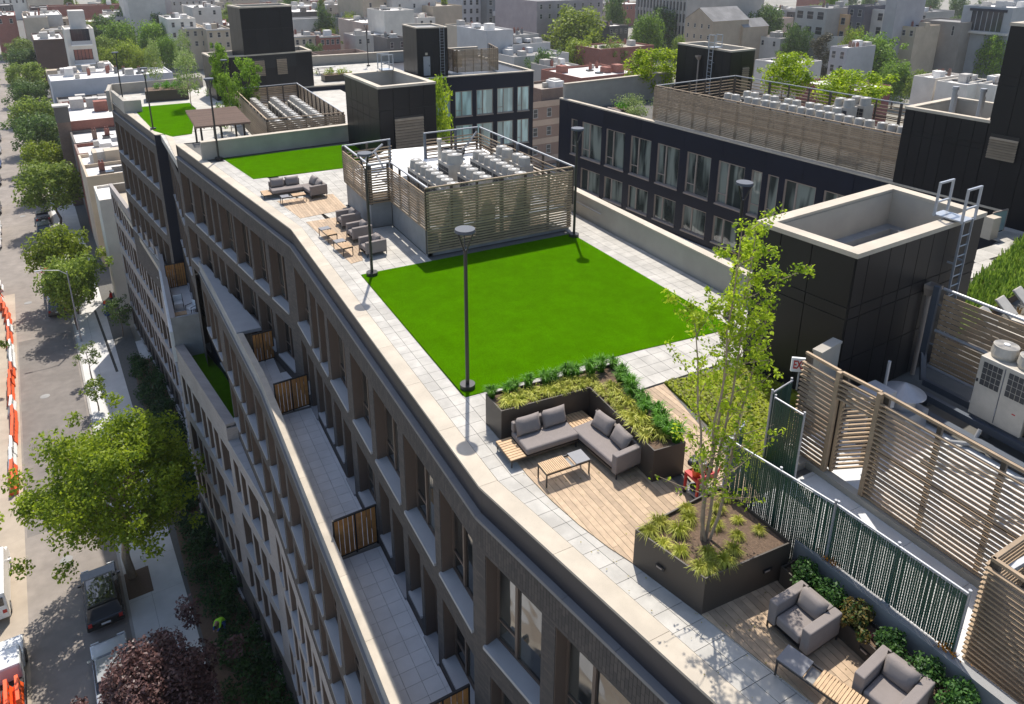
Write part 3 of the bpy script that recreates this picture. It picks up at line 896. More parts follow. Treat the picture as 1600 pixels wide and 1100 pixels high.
# bulkhead behind the plant yard
BM = [(13.0, 39.7), (16.5, 39.95), (16.1, 45.6), (12.72, 45.2)]
bulkhead((14.5, 42, -3), BM, -3.6, 4.32, 'black panelled stair bulkhead behind the louvered fan yard', [
    (0, (-3.5, 2.95, 4.25), (.85, 1.85, 2.75)), (3, (-3.5, 2.4, 2.95, 4.25), (1.1, 2.0, 3.0, 4.0)), (1, (-3.5, 2.95, 4.25), (1.9, 3.8)), (2, (-3.5, 2.95, 4.25), (1.9,))], rim=.3, drop=1.3)
roof_ladder((15.4, 45.5, 2.9), 4.32, .55, (1, 0), (0, 1), 'small aluminium guard frame on the rear rim of the middle bulkhead')

def louver(root, p, q, z0, z1, pitch, m_=M_slat, name='louver_blade', d=.07):
    p, q = Vector(p), Vector(q); t = (q - p).normalized(); n = Vector((t.y, -t.x))
    k = int((z1 - z0) / pitch)
    MB().prism([tuple(p + n * .028), tuple(q + n * .028), tuple(q + n * .05), tuple(p + n * .05)], z0 - .03, z1 + .03).build('louver_frame', M_dark, root, off=root.location)
    for i in range(k):
        z = z0 + i * pitch
        m = MB(); a, b = p + n * .055, q + n * .055; c, e = p + n * (.055 + d), q + n * (.055 + d)
        m.quad((*a, z + pitch * .8), (*c, z), (*e, z), (*b, z + pitch * .8)); m.quad((*a, z + pitch * .8), (*b, z + pitch * .8), (*e, z + .012), (*c, z + .012))
        m.build(name, m_, root, off=root.location)
lv = empty('wall_louver', (14.6, 39.6, 0), 'tall taupe louver grille on the front of the middle bulkhead', 'louver grille')
louver(lv, (13.85, 39.72), (15.65, 39.85), -.1, 2.5, .17)

# ---------------------------------------------------------------- slatted plant screens
def slat_screen(root, runs, z0, z1, pitch, post=1.3, m_=M_slat, sd=.036, sh=.060, posts=True, rails=True):
    "runs: list of polylines; one slat object per height and run"
    for pl in runs:
        p, q = Vector(pl[0]), Vector(pl[1]); t = (q - p).normalized(); L = (q - p).length; n = Vector((t.y, -t.x)); th = math.atan2(t.y, t.x)
        sl = MB(); sl.box(0, L, -sd, 0, 0, sh).xform(Matrix.Rotation(.0, 4, 'X'))
        for i in (0, 1, 4, 5): pass
        me = sl.mesh('slat', m_)
        k = int((z1 - z0) / pitch)
        for i in range(k):
            o = link('slat', me, root, Vector((*(p + n * .02), z0 + i * pitch)) - root.location, th)
        if posts:
            np_ = max(1, round(L / post))
            for i in range(np_ + 1):
                c = p + t * min(max(L * i / np_, .05), L - .05) - n * .05
                wd = .045 if i % 3 else .075
                MB().prism([tuple(c - t * wd - n * .08), tuple(c + t * wd - n * .08), tuple(c + t * wd), tuple(c - t * wd)], z0 - .05, z1 + .0).build('post', M_slat_d, root, off=root.location)
        if rails:
            k_ = .02 if rails == 1 else .09; c0, c1 = p - n * k_, q - n * k_
            MB().bar((*c0, z1 + .03), (*c1, z1 + .03), .07, .06).build('top_rail', M_galv if rails == 2 else m_, root, off=root.location)
            MB().bar((*(p - n * .1), z0 + (z1 - z0) * .45), (*(q - n * .1), z0 + (z1 - z0) * .45), .05, .06).build('rail', M_slat_d, root, off=root.location)
    return root

enc = empty('plant_screen', (13, 29, 0), 'taupe slatted screen around the fan units beside the big lawn', 'plant screen')
EZ0, EZ1 = .35, 2.8
slat_screen(enc, [((10.0, 25.46), (16.65, 25.46)), ], .16, EZ1, .112, 1.12, sh=.074)
slat_screen(enc, [((10.0, 29.62), (10.0, 25.46))], 1.12, EZ1, .112, 1.05, rails=2)
slat_screen(enc, [((9.06, 29.6), (10.0, 29.6)), ((9.06, 33.3), (9.06, 29.6))], 1.12, EZ1, .112, 1.1, rails=2)
slat_screen(enc, [((9.06, 33.3), (11.5, 33.6)), ((13.4, 34.0), (16.4, 34.05)), ((16.4, 34.05), (16.65, 25.46))], 1.2, EZ1, .16, 1.3, rails=2)
pw = MB()
for p, q in (((10.03, 29.55), (10.03, 25.5)), ((9.302, 29.64), (10.03, 29.64)), ((9.1, 33.3), (9.1, 29.64)), ((10.0, 25.5), (10.5, 25.5))):
    p, q = Vector(p), Vector(q); t = (q - p).normalized(); n = Vector((-t.y, t.x))
    pw.prism([tuple(p), tuple(q), tuple(q + n * .2), tuple(p + n * .2)], 0, 1.12)
pw.box(10.5, 16.6, 25.5, 25.7, 0, .14)
pw.build('plinth_wall', M_concg, enc, off=enc.location)
MB().prism([(9.2, 29.7), (9.2, 33.3), (12.2, 36.5), (17.2, 36.0), (16.6, 32.2), (10.2, 31.4), (10.2, 29.7)], 1.2, 1.55).build('roof_deck', M_white, enc, off=enc.location)
MB().prism([(10.2, 25.7), (10.2, 31.3), (16.5, 32.0), (16.5, 25.7)], .9, 1.0).build('grating_floor', M_steel_d, enc, off=enc.location)
for a, b in (((9.2, 33.0, 1.6), (11.0, 33.4, 2.7)), ((11.0, 33.4, 1.5), (10.3, 32.4, 2.6)), ((15.2, 33.9, 1.5), (16.2, 33.8, 2.7))):
    MB().bar(a, b, .07, .07).build('brace', M_galv, enc, off=enc.location)
for x, y in ((11.4, 33.6), (13.4, 34.0), (15.1, 34.05), (16.45, 31.5), (16.5, 30)):
    MB().bar((x, y, 1.0), (x, y, 2.85), .14, .1).build('column', M_steel_d, enc, off=enc.location)

# fan units
def fan_unit(label, w=.62, d=1.15, h=1.45, n=2, group='condenser units in the plant yards', name='condenser_unit'):
    o = empty(name, (0, 0, 0), label, 'condenser unit', group)
    MB().box(-w / 2, w / 2, -d / 2, d / 2, .1, h).build('casing', M_ivory, o)
    for x0, x1, f in ((-w / 2 - .006, -w / 2, 0), (w / 2, w / 2 + .006, 0)):
        m = MB()
        for i in range(4):
            for j in range(4):
                y0 = -d / 2 + .05 + i * (d - .1) / 4; z0 = .62 + j * (h - .75) / 4
                m.box(x0, x1, y0 + .015, y0 + (d - .1) / 4 - .015, z0 + .012, z0 + (h - .75) / 4 - .012)
        m.build('coil_grille', M_grille, o)
    for i in range(n):
        y = -d / 2 + d * (i + .5) / n
        s = MB(); s.cyl((0, y, h), (0, y, h + .34), .29, .25, 16, caps=False); s.cyl((0, y, h + .34), (0, y, h + .35), .25, .24, 16)
        f = s.build('fan_shroud', M_ivory, o)
        c = MB(); c.cyl((0, y, h + .352), (0, y, h + .36), .085, n=10); c.build('motor_cap', M_white, f)
        g = MB()
        for r in (.12, .16, .20):
            for k in range(16):
                a0, a1 = 2 * math.pi * k / 16, 2 * math.pi * (k + 1) / 16
                g.quad((math.cos(a0) * r, y + math.sin(a0) * r, h + .356), (math.cos(a1) * r, y + math.sin(a1) * r, h + .356), (math.cos(a1) * (r + .018), y + math.sin(a1) * (r + .018), h + .356), (math.cos(a0) * (r + .018), y + math.sin(a0) * (r + .018), h + .356))
        g.build('fan_guard', M_concg, f)
    MB().box(-w / 2 + .02, w / 2 - .02, -d / 2 + .02, d / 2 - .02, 0, .1).build('foot_rail', M_steel_d, o)
    return o
yard = 'ivory twin fan condenser unit in the rows inside the slatted yard by the big lawn'
fu = fan_unit(yard, group='fan units in the yard by the big lawn')
first = True
ORD = ['first', 'second', 'third', 'fourth', 'fifth', 'sixth', 'seventh', 'eighth', 'ninth', 'tenth']
for ri, (x, ys) in enumerate(((11.3, (29.5, 28.3, 27.15, 26.1)), (12.85, (29.4, 27.6, 26.35)), (14.4, (29.6, 28.45, 27.3, 26.2)), (15.75, (29.9, 28.3)))):
    for yi, y in enumerate(ys):
        u = fu if first else dup(fu, (0, 0, 0)); first = False
        u.location = (x, y, .98); u['label'] = '%s fan unit from the back, %s row from the left, big lawn yard' % (ORD[yi], ORD[ri])
        if x == 12.85 and y == 29.4:
            u.scale = (1.35, 1.05, 1.12); u['label'] = 'taller wider fan unit at the back of the second row in the slatted yard'
for i, (x, y) in enumerate(((14.35, 33.7), (14.95, 33.3), (14.6, 32.7))):
    o = empty('exhaust_fan', (x, y, 1.55), ['black round exhaust fan farthest back on the white yard roof', 'black round exhaust fan on the right of the white yard roof', 'black round exhaust fan nearest the fan units on the yard roof'][i], 'exhaust fan', 'black exhaust fans')
    MB().cyl((0, 0, 0), (0, 0, .3), .2, .3, 16).build('curb', M_black, o)
    m = MB(); m.cyl((0, 0, .3), (0, 0, .42), .3, .33, 18, caps=False); m.cyl((0, 0, .33), (0, 0, .34), .29, n=18); m.build('drum', M_black, o)
    m = MB(); m.bar((-.3, 0, .41), (.3, 0, .41), .02, .02); m.bar((0, -.3, .41), (0, .3, .41), .02, .02); m.build('guard', M_galv, o)
for i, (x0, y0, x1, y1) in enumerate(((12.1, 31.0, 12.15, 25.9), (13.6, 31.2, 13.65, 25.9), (15.1, 31.4, 15.1, 25.9), (10.6, 30.6, 15.9, 31.5))):
    o = empty('refrigerant_pipe', (x0, y0, 1.0), '%s insulated grey pipe run on the floor of the slatted fan yard, from the left' % nth(i), 'pipe', 'pipe runs in the fan yard')
    for k in (-.07, .05): MB().tube([(k, 0, .12), (k + (x1 - x0) * .5 + .03, (y1 - y0) * .5, .12), (k + x1 - x0, y1 - y0, .12)], .035, 6).build('pipe', M_pipe, o)
    for t in (.2, .5, .8): MB().box(-.16 + (x1 - x0) * t, .16 + (x1 - x0) * t, (y1 - y0) * t - .04, (y1 - y0) * t + .04, 0, .08).build('pipe_block', M_black, o)
o = empty('vent_pipe', (13.6, 32.6, 1.55), 'pale vent pipe standing on the white yard roof', 'vent pipe')
MB().cyl((0, 0, 0), (0, 0, 1.15), .09, n=12).build('pipe', M_ivory, o); MB().cyl((0, 0, 1.15), (0, 0, 1.3), .13, .12, n=12).build('cap', M_ivory, o); MB().cyl((0, 0, 0), (0, 0, .05), .18, n=12).build('flange', M_ivory, o)

# ---------------------------------------------------------------- the navy building across the courtyard
RB = empty('apartment_building', (36, 32, -30), 'navy panelled building across the courtyard with two rows of large windows', 'building')
RA, RZ = Vector((30.67, 49.0)), Vector((34.0, 16.92))
RL = (RZ - RA).length; rt = (RZ - RA).normalized(); rn = Vector((rt.y, -rt.x))
def rp_(s, d=0): return tuple(RA + rt * s - rn * d)
rw = [(1.52, 2.3), (2.85, 5.0), (5.6, 7.66), (8.22, 10.28), (10.83, 12.9), (13.49, 15.5), (16.1, 18.05), (18.6, 19.3), (19.75, 20.4), (20.9, 22.9), (23.4, 25.4), (25.9, 26.6), (27.2, 29.2)]
wins = []
for s0, s1 in rw:
    wins.append((s0, s1, -3.4, -.55)); wins.append((s0, s1, -6.0, -4.2)); wins.append((s0, s1, -9.9, -7.6))
facade(RB, RA, RZ, -12, .62, wins, [M_clad_n], style='navy', name='wall')
for i, x0 in enumerate([0, 1.1, 5.3, 9.2, 13.2, 16.4, 19.5, 22.0, 25, 28, 30.5]):       # band panels over the windows
    x1 = [1.1, 5.3, 9.2, 13.2, 16.4, 19.5, 22.0, 25, 28, 30.5, RL][i]
    a, b = Vector(rp_(x0 + .012, -.02)), Vector(rp_(x1 - .012, -.02)); c, e = Vector(rp_(x0 + .012, -.002)), Vector(rp_(x1 - .012, -.002))
    MB().prism([tuple(c), tuple(e), tuple(b), tuple(a)], -.42, .6).build('panel', M_clad_n, RB, off=RB.location)
for i in range(13):
    a, b = i * RL / 13, (i + 1) * RL / 13 - .01
    MB().prism([rp_(a, -.05), rp_(b, -.05), rp_(b, .30), rp_(a, .30)], .62, .72).build('coping_stone', M_cream, RB, off=RB.location)
    MB().prism([rp_(a, -.12), rp_(b, -.12), rp_(b, -.002), rp_(a, -.002)], -7.3, -6.55).build('ledge_stone', M_sill, RB, off=RB.location)
MB().prism([rp_(0, .2), rp_(RL, .2), rp_(RL, 14), rp_(0, 14)], -.8, -.35).build('roof', M_base, RB, off=RB.location)
MB().quad((*rp_(0, 14), -12), (*rp_(0, 0), -12), (*rp_(0, 0), .62), (*rp_(0, 14), .62)).build if False else None
m = MB(); m.quad((*rp_(0, 14), -30), (*rp_(0, .001), -30), (*rp_(0, .001), .62), (*rp_(0, 14), .62)); m.build('end_wall', M_clad_n, RB, off=RB.location)
m = MB(); m.prism([rp_(0, .3), rp_(.3, .3), rp_(.3, 12), rp_(0, 12)], -.4, 1.75); m.prism([rp_(0, .25), rp_(RL, .25), rp_(RL, .29), rp_(0, .29)], -.36, .62); m.build('rear_parapet', M_conc, RB, off=RB.location)
m = MB(); m.prism([rp_(.0, .25), rp_(.36, .25), rp_(.36, 12), rp_(.0, 12)], 1.75, 1.82); m.build('parapet_cap', M_cream, RB, off=RB.location)
scr = empty('plant_screen', (*rp_(9.7, .5), .72), 'long weathered slatted screen on the roof of the navy building', 'plant screen')
slat_screen(scr, [(rp_(9.75, .45), rp_(27.0, .45))], .74, 2.98, .105, 1.15, rails=1, sd=.036, sh=.082)
slat_screen(scr, [(rp_(9.75, 8.5), rp_(9.75, .45))], 1.0, 2.98, .21, 1.6, rails=2)
slat_screen(scr, [(rp_(27.0, 8.5), rp_(9.75, 8.5))], 1.2, 2.98, .21, 1.6, rails=2)
rfu = dup(fu, (0, 0, 0), label='ivory twin fan condenser unit above the slatted screen on the navy roof', group='fan units on the navy roof')
k = 0
for d, ss in ((2.3, (14.7, 16.3, 17.6, 18.9, 20.1, 21.3, 22.5, 23.7, 25.0, 26.1)), (3.9, (14.9, 16.4, 18.0, 19.5, 20.7))):
    for s in ss:
        q = rp_(s, d); u = rfu if k == 0 else dup(rfu, (0, 0, 0)); k += 1
        u.location = (q[0], q[1], 1.22); u['label'] = '%s twin fan unit from the left in the %s row on the navy roof' % (ORD[ss.index(s)], 'front' if d < 3 else 'rear'); u.rotation_euler = (0, 0, math.atan2(rt.y, rt.x) + math.pi / 2)
for i, (s, d) in enumerate(((20.0, 6.2), (20.2, 7.6))):
    q = rp_(s, d); u = dup(rfu, (q[0], q[1], .9), math.atan2(rt.y, rt.x) + math.pi / 2, ['large square fan unit standing behind the fan rows on the navy roof', 'large square fan unit farthest back on the navy roof'][i], (1.6, 1.0, 1.25))
# its bulkhead and tower
bulkhead((43, 45, 0), [(41.4, 42.1), (44.15, 42.4), (44.0, 47.9), (41.3, 48.0)], -.35, 4.5, 'black panelled bulkhead standing behind the slatted screen on the navy roof', [
    (3, (.6, 4.4), (1.0, 2.0, 3.1, 4.3, 5.1)), (0, (.6, 4.4), (1.2,)), (1, (.6, 4.4), (2,)), (2, (.6, 4.4), (1.3,))], rim=.28, drop=.5)
roof_ladder((41.25, 43.9, .7), 4.5, .45, (0, -1), (-1, 0), 'thin aluminium ladder up the black bulkhead on the navy roof')
scupper((41.28, 45.3, .7), (-1, 0), 3.0, 'pale downpipe with hopper on the black bulkhead of the navy roof')
lv = empty('wall_louver', (43.4, 42.3, 2), 'narrow taupe louver grille on the black bulkhead of the navy roof', 'louver grille')
louver(lv, (42.8, 42.26), (43.6, 42.35), 1.4, 3.2, .16)
tw = bulkhead((35.5, 20, 0), [rp_(27.0, -.0), rp_(30.75, -.0), rp_(30.75, 4.6), rp_(27.0, 4.6)], 0, 4.52, 'lower black panelled roof block with two grey vent pipes at the right edge', [
    (0, (.75, 3.2, 3.45, 4.45), (.45, 1.0, 1.45, 2.0, 2.6, 3.2)), (3, (.75, 3.3, 4.45), (1.5, 3.0))], rim=.25, drop=1.0)
t2 = bulkhead((36, 17, 0), [rp_(30.77, -.0), rp_(36.5, -.0), rp_(36.5, 5), rp_(30.77, 5)], -.1, 8.7, 'tall black panelled tower at the right edge of the photo', [
    (0, (0, 3.2, 6.1, 6.5, 8.6), (.8, 1.6, 2.5, 3.4, 4.3)), (3, (0, 3.2, 6.1, 6.5, 8.6), (1.2, 2.4, 3.6))], rim=.25, drop=.4)
lv = empty('wall_louver', (*rp_(31.5), 3), 'square taupe louver grille on the tall black tower', 'louver grille')
louver(lv, rp_(30.95, -.03), rp_(32.1, -.03), 2.9, 3.95, .12)
for i, s in enumerate((28.6, 29.6)):
    q = rp_(s, 1.0 + i * .5)
    o = empty('vent_pipe', (q[0], q[1], 3.5), ['grey vent pipe on the lower black roof block, left of two', 'grey vent pipe on the lower black roof block, right of two'][i], 'vent pipe')
    MB().cyl((0, 0, 0), (0, 0, 1.95), .11, n=12).build('pipe', M_galv, o); MB().cyl((0, 0, 1.95), (0, 0, 2.1), .15, .14, n=12).build('cap', M_galv, o)
    MB().tube([(.25, 0, 0), (.25, 0, 1.7), (.1, 0, 1.7)], .025).build('stay', M_galv, o)
# glass guard and stone end beside the tower
o = empty('glass_guard', (33.0, 16.6, 0), 'glass guard panel in a metal frame at the end of the navy roof', 'glass guard')
MB().box(-1.3, -.75, -.4, 0, 0, .95).build('stone_block', M_cream, o)
m = MB(); m.bar((-.7, 0, 0), (-.7, 0, 1.0), .04, .04); m.bar((.4, 0, 0), (.4, 0, 1.0), .04, .04); m.bar((-.7, 0, 1.0), (.4, 0, 1.0), .05, .05); m.build('frame', M_bronze_l, o)
MB().box(-.66, .36, -.01, .01, .06, .96).build('pane', M_glass_p, o)

# ---------------------------------------------------------------- north wing at the back
NB = empty('apartment_building', (34, 78, -30), 'black building block behind the courtyard with pale green windows', 'building')
NZ = -1.06
fw = []
for x0, x1 in ((29.85, 31.9), (32.4, 34.4), (34.9, 36.9), (37.4, 39.3), (39.9, 41.4)):
    for zb, zt in ((-5.5, -2.65), (-9.2, -6.4)):
        fw.append((x0 - 16.3, x1 - 16.3, zb, zt))
fw += [(a - 16.3, a - 14.5, zb, zt) for a in (18.5, 21.0, 23.5, 26.0) for zb, zt in ((-5.8, -3.1), (-9.4, -6.6))]
facade(NB, (16.3, 73.4), (41.9, 72.6), -13, NZ - .12, fw, [M_clad_n], style='far', name='wall')
MB().prism([(16.3, 74.1), (41.85, 73.3), (41.85, 88), (16.3, 88)], -30, NZ - .2).build('block', M_clad_n, NB, off=NB.location)
MB().prism([(16.3, 73.3), (41.95, 72.5), (41.95, 72.9), (16.3, 73.7)], NZ - .12, NZ).build('coping', M_cream, NB, off=NB.location)
MB().prism([(41.6, 72.5), (41.98, 72.5), (41.98, 88), (41.6, 88)], NZ - .1, NZ + .01).build('side_coping', M_cream, NB, off=NB.location)
MB().prism([(17.6, 86.9), (41.9, 86.9), (41.9, 87.3), (17.6, 87.3)], NZ - .4, NZ + 1.0).build('rear_parapet', M_conc, NB, off=NB.location)
MB().prism([(17.55, 86.85), (41.9, 86.85), (41.9, 87.35), (17.55, 87.35)], NZ + 1.0, NZ + 1.1).build('parapet_cap', M_cream, NB, off=NB.location)
MB().prism([(39.6, 72.15), (41.95, 72.1), (41.95, 72.55), (39.6, 72.6)], -13, -2.0).build('grey_pier', M_brick, NB, off=NB.location) if False else None
bulkhead((30.5, 75, -1), [(28.9, 74.6), (32.2, 74.2), (32.3, 78.6), (29.0, 79.0)], NZ - .2, 3.95, 'black stair bulkhead with a grey door on the rear block', [
    (0, (NZ, 3.9), (.75, 1.7, 2.5)), (3, (NZ, 3.9), (1.2, 2.4, 3.4)), (1, (NZ, 3.9), (2,))], rim=.2, drop=.2)
o = empty('door', (29.5, 74.45, NZ), 'grey steel door in the black bulkhead of the rear block', 'door')
MB().box(0, .75, -.05, .02, 0, 2.0).build('leaf', M_galv, o); MB().box(.6, .66, -.09, -.055, .95, 1.1).build('handle', M_dark, o); MB().box(.2, .45, -.12, -.055, 2.15, 2.4).build('wall_lamp', M_cream, o)
roof_ladder((31.5, 74.15, NZ), 3.95, .45, (1, -.1), (-.1, -1), 'black ladder on the right of the rear bulkhead', hoop=False)
s2 = empty('plant_screen', (36, 74.5, NZ), 'short taupe slatted screen beside the rear black bulkhead', 'plant screen')
slat_screen(s2, [((33.5, 74.7), (38.3, 74.3)), ((33.0, 78.5), (33.5, 74.7)), ((38.3, 74.3), (39.5, 79.0))], NZ + .05, 1.35, .13, .95, rails=1, sh=.10)
u = dup(rfu, (34.2, 76.2, NZ + .4), .1, 'ivory fan unit behind the short slatted screen of the rear block')
# roof garden of the north wing
def far_planter(name, poly, z0, z1, label):
    o = empty(name, (poly[0][0], poly[0][1], z0), label, 'planter')
    MB().prism(poly, z0, z1).build('box', M_plantr, o, off=o.location)
    MB().prism([(p[0] * .97 + .03 * sum(q[0] for q in poly) / len(poly), p[1] * .97 + .03 * sum(q[1] for q in poly) / len(poly)) for p in poly], z1 - .05, z1 + .02).build('soil', M_soil, o, off=o.location)
    return o
far_planter('planter_box', [(19.1, 75.1), (22.2, 75.1), (22.2, 76.6), (19.1, 76.6)], NZ, NZ + .6, 'brown planter with yellow grasses on the rear roof garden')
m = MB(); m.prism([(16.4, 73.8), (28.8, 73.8), (28.8, 86.5), (16.4, 86.5)], NZ - .2, NZ - .02); m.build('roof_paving', M_paver, NB, off=NB.location)
o = empty('picnic_table', (20.5, 80.5, NZ), 'pale picnic table with benches on the rear roof garden', 'table')
MB().box(-1.1, 1.1, -.45, .45, .68, .76).build('table_top', M_ivory, o)
for y in (-.85, .85): MB().box(-1.1, 1.1, y - .16, y + .16, .4, .46).build('bench', M_ivory, o)
m = MB(); m.bar((-.7, -.8, 0), (-.7, 0, .7), .07, .07); m.bar((-.7, .8, 0), (-.7, 0, .7), .07, .07); m.bar((.7, -.8, 0), (.7, 0, .7), .07, .07); m.bar((.7, .8, 0), (.7, 0, .7), .07, .07); m.build('trestle', M_galv, o)

# ---------------------------------------------------------------- far wing with pergola lawn
FW = empty('apartment_building', (6, 68, -30), 'far wing of dark brick with a pergola and small lawn on its roof', 'building')
WZ = -1.55
W0, W1 = (-.25, 75.9), (2.28, 60.1)
LW = math.dist(W0, W1)
facade(FW, W0, W1, -17, WZ - .83, rows(LW, [1.75, 1.75, 1.75], .5, ((-5.95, -3.1), (-9.7, -6.85), (-13.45, -10.6))), [M_brick, M_brick_s], solz=-3.1)
m = MB(); m.quad((2.28, 60.1, -16), (3.0, 60.1, -16), (3.0, 60.1, WZ), (2.28, 60.1, WZ)); m.quad((9, 60.12, -16), (9, 60.11, WZ), (3, 60.11, WZ), (3, 60.12, -16)); m.build('end_wall', M_clad_n, FW, off=FW.location)
for p, q in along([W0, W1], 1.6):
    n = nrm(p, q)
    MB().prism([tuple(p - n * .045), tuple(q - n * .045), tuple(q + n * .15), tuple(p + n * .15)], WZ - .83, WZ - .745).build('coping_stone', M_cop_g, FW, off=FW.location)
p, q = Vector(W0), Vector(W1); n = nrm(p, q)
m = MB(); m.quad((*(p + n * .13), WZ - .86), (*(q + n * .13), WZ - .86), (*(q + n * .13), WZ), (*(p + n * .13), WZ)); m.build('parapet_panel', M_parap, FW, off=FW.location)
m = MB(); m.prism([tuple(p + n * .05), tuple(q + n * .05), tuple(q + n * .55), tuple(p + n * .55)], WZ - .05, WZ + .015); m.prism([(2.35, 60.05), (3.0, 60.05), (3.05, 49.8), (3.5, 49.8), (3.4, 60.4), (2.6, 60.5)], WZ - .05, WZ + .02); m.build('roof_coping', M_cream, FW, off=FW.location)
MB().prism([(.15, 75.9), (2.7, 60.2), (3.1, 49.8), (20, 49.8), (20, 81), (0, 81)], WZ - .5, WZ - .02).build('roof', M_paver, FW, off=FW.location)
MB().prism([(3.5, 61), (20, 61), (20, 81), (.4, 81), (.4, 76.2)], -30, WZ - .5).build('block', M_brick, FW, off=FW.location)
lawn('lawn', [(3.35, 58.95), (2.35, 61.5), (1.6, 69.6), (1.9, 72.1), (6.0, 72.2), (6.2, 69.1), (4.8, 59.3)], WZ + .02)
m = MB(); m.prism([(.15, 75.9), (.5, 73.4), (1.0, 70.3), (2.0, 70.1), (2.05, 69.8), (.7, 69.9), (-.1, 76)], WZ - .1, WZ + 1.0); m.build('parapet_step', M_conc, FW, off=FW.location)
m = MB(); m.prism([(-.2, 79.6), (8.2, 80.6), (8.2, 80.9), (-.2, 79.9)], WZ - .1, WZ + 1.0); m.prism([(-.5, 75.9), (-.2, 79.9), (.1, 79.9), (-.2, 75.9)], WZ - .9, WZ + 1.0); m.build('rear_parapet', M_conc, FW, off=FW.location)
far_planter('planter_box', [(2.6, 74.2), (6.2, 74.2), (6.3, 76.4), (2.7, 76.4)], WZ, WZ + .95, 'dark planter full of green plants behind the far lawn')
# pergola
pg = empty('pergola', (5.6, 52, WZ), 'dark timber pergola with slatted roof over a table by the far lawn', 'pergola')
for x in (4.6, 5.8, 7.2):
    for y in (50.0, 53.8): MB().box(x - .06 - 5.6, x + .06 - 5.6, y - .06 - 52, y + .06 - 52, 0, 2.5).build('post', M_dark, pg)
for y in (49.6, 54.2): MB().box(4.3 - 5.6, 7.4 - 5.6, y - .06 - 52, y + .06 - 52, 2.42, 2.55).build('beam', M_bronze, pg)
for i in range(20):
    y = 49.0 + i * .288
    MB().box(4.2 - 5.6, 7.5 - 5.6, y - .045 - 52, y + .045 - 52, 2.57, 2.68).build('slat', M_perg, pg)
for i in range(8):
    x = 4.25 + i * .45
    MB().box(x - .025 - 5.6, x + .025 - 5.6, 48.9 - 52, 54.6 - 52, 2.48, 2.56).build('batten', M_perg, pg)
o = empty('dining_table', (5.7, 51.6, WZ), 'pale table under the far pergola', 'table')
MB().box(-.5, .5, -1.2, 1.2, .7, .76).build('table_top', M_ivory, o)
for x, y in ((-.4, -1.1), (.4, -1.1), (-.4, 1.1), (.4, 1.1)): MB().box(x - .03, x + .03, y - .03, y + .03, 0, .7).build('leg', M_galv, o)
# tower on the far wing: low block and tall block
bulkhead((13, 74, -1), [(8.4, 72.1), (17.6, 73.5), (17.5, 77.5), (8.0, 76.0)], WZ, 2.36, 'low black roof block under the tallest tower of the far wing', [
    (0, (WZ, 2.3), (1.5, 3, 4.5, 6, 7.5)), (3, (WZ, 2.3), (1.3, 2.6))], rim=.25, drop=.7)
bulkhead((13.6, 74, 2), [(11.25, 72.5), (16.0, 73.22), (15.8, 76.6), (10.7, 75.9)], 1.0, 6.62, 'tallest black panelled tower of the far wing', [
    (0, (2.4, 4.6, 6.5), (1.2, 2.4, 3.6)), (3, (1.5, 4.6, 6.5), (1.2, 2.3))], rim=.25, drop=.2)
for i, x in enumerate((12.0, 14.1)):
    lv = empty('wall_louver', (x, 72.6, 1), ['taupe louver grille low on the far tower, left of two', 'taupe louver grille on the far tower, right of two'][i], 'louver grille')
    louver(lv, (x, 72.1 + (x - 8.4) * .152 - .04), (x + .95, 72.1 + (x - 7.45) * .152 - .04), .35, 1.9, .16)
# its plant yard with long fan rows
m2 = empty('plant_screen', (11, 55, WZ), 'taupe slatted screen around the far rows of fan units behind the middle lawn wall', 'plant screen')
slat_screen(m2, [((8.6, 49.6), (13.75, 49.6)), ((8.6, 63), (8.6, 49.6))], WZ + .2, .98, .14, 1.2, sh=.105)
slat_screen(m2, [((13.75, 49.6), (13.75, 63.2)), ((13.75, 63.2), (8.6, 62.6))], WZ + .2, .98, .14, 1.2, rails=2, sh=.105)
frow = None
for i, x in enumerate((9.7, 11.2, 12.7)):
    for j in range(8):
        if frow is None:
            frow = fan_unit('low ivory fan unit in the long rows of the far slatted yard', .8, 1.15, 1.3, 2, group='fan units in the far slatted yard'); u = frow
        else: u = dup(frow, (0, 0, 0))
        u.location = (x, 51.0 + j * 1.32 + .3 * (i == 0), WZ + .35); u['label'] = '%s low fan unit from the front in the %s row of the far slatted yard' % (ORD[j], ['left', 'middle', 'right'][i])
# courtyard floor
MB().prism([(18.0, 9), (34, 16), (31, 73), (18, 74)], -12.2, -12).build('courtyard', M_walk, kind='structure')

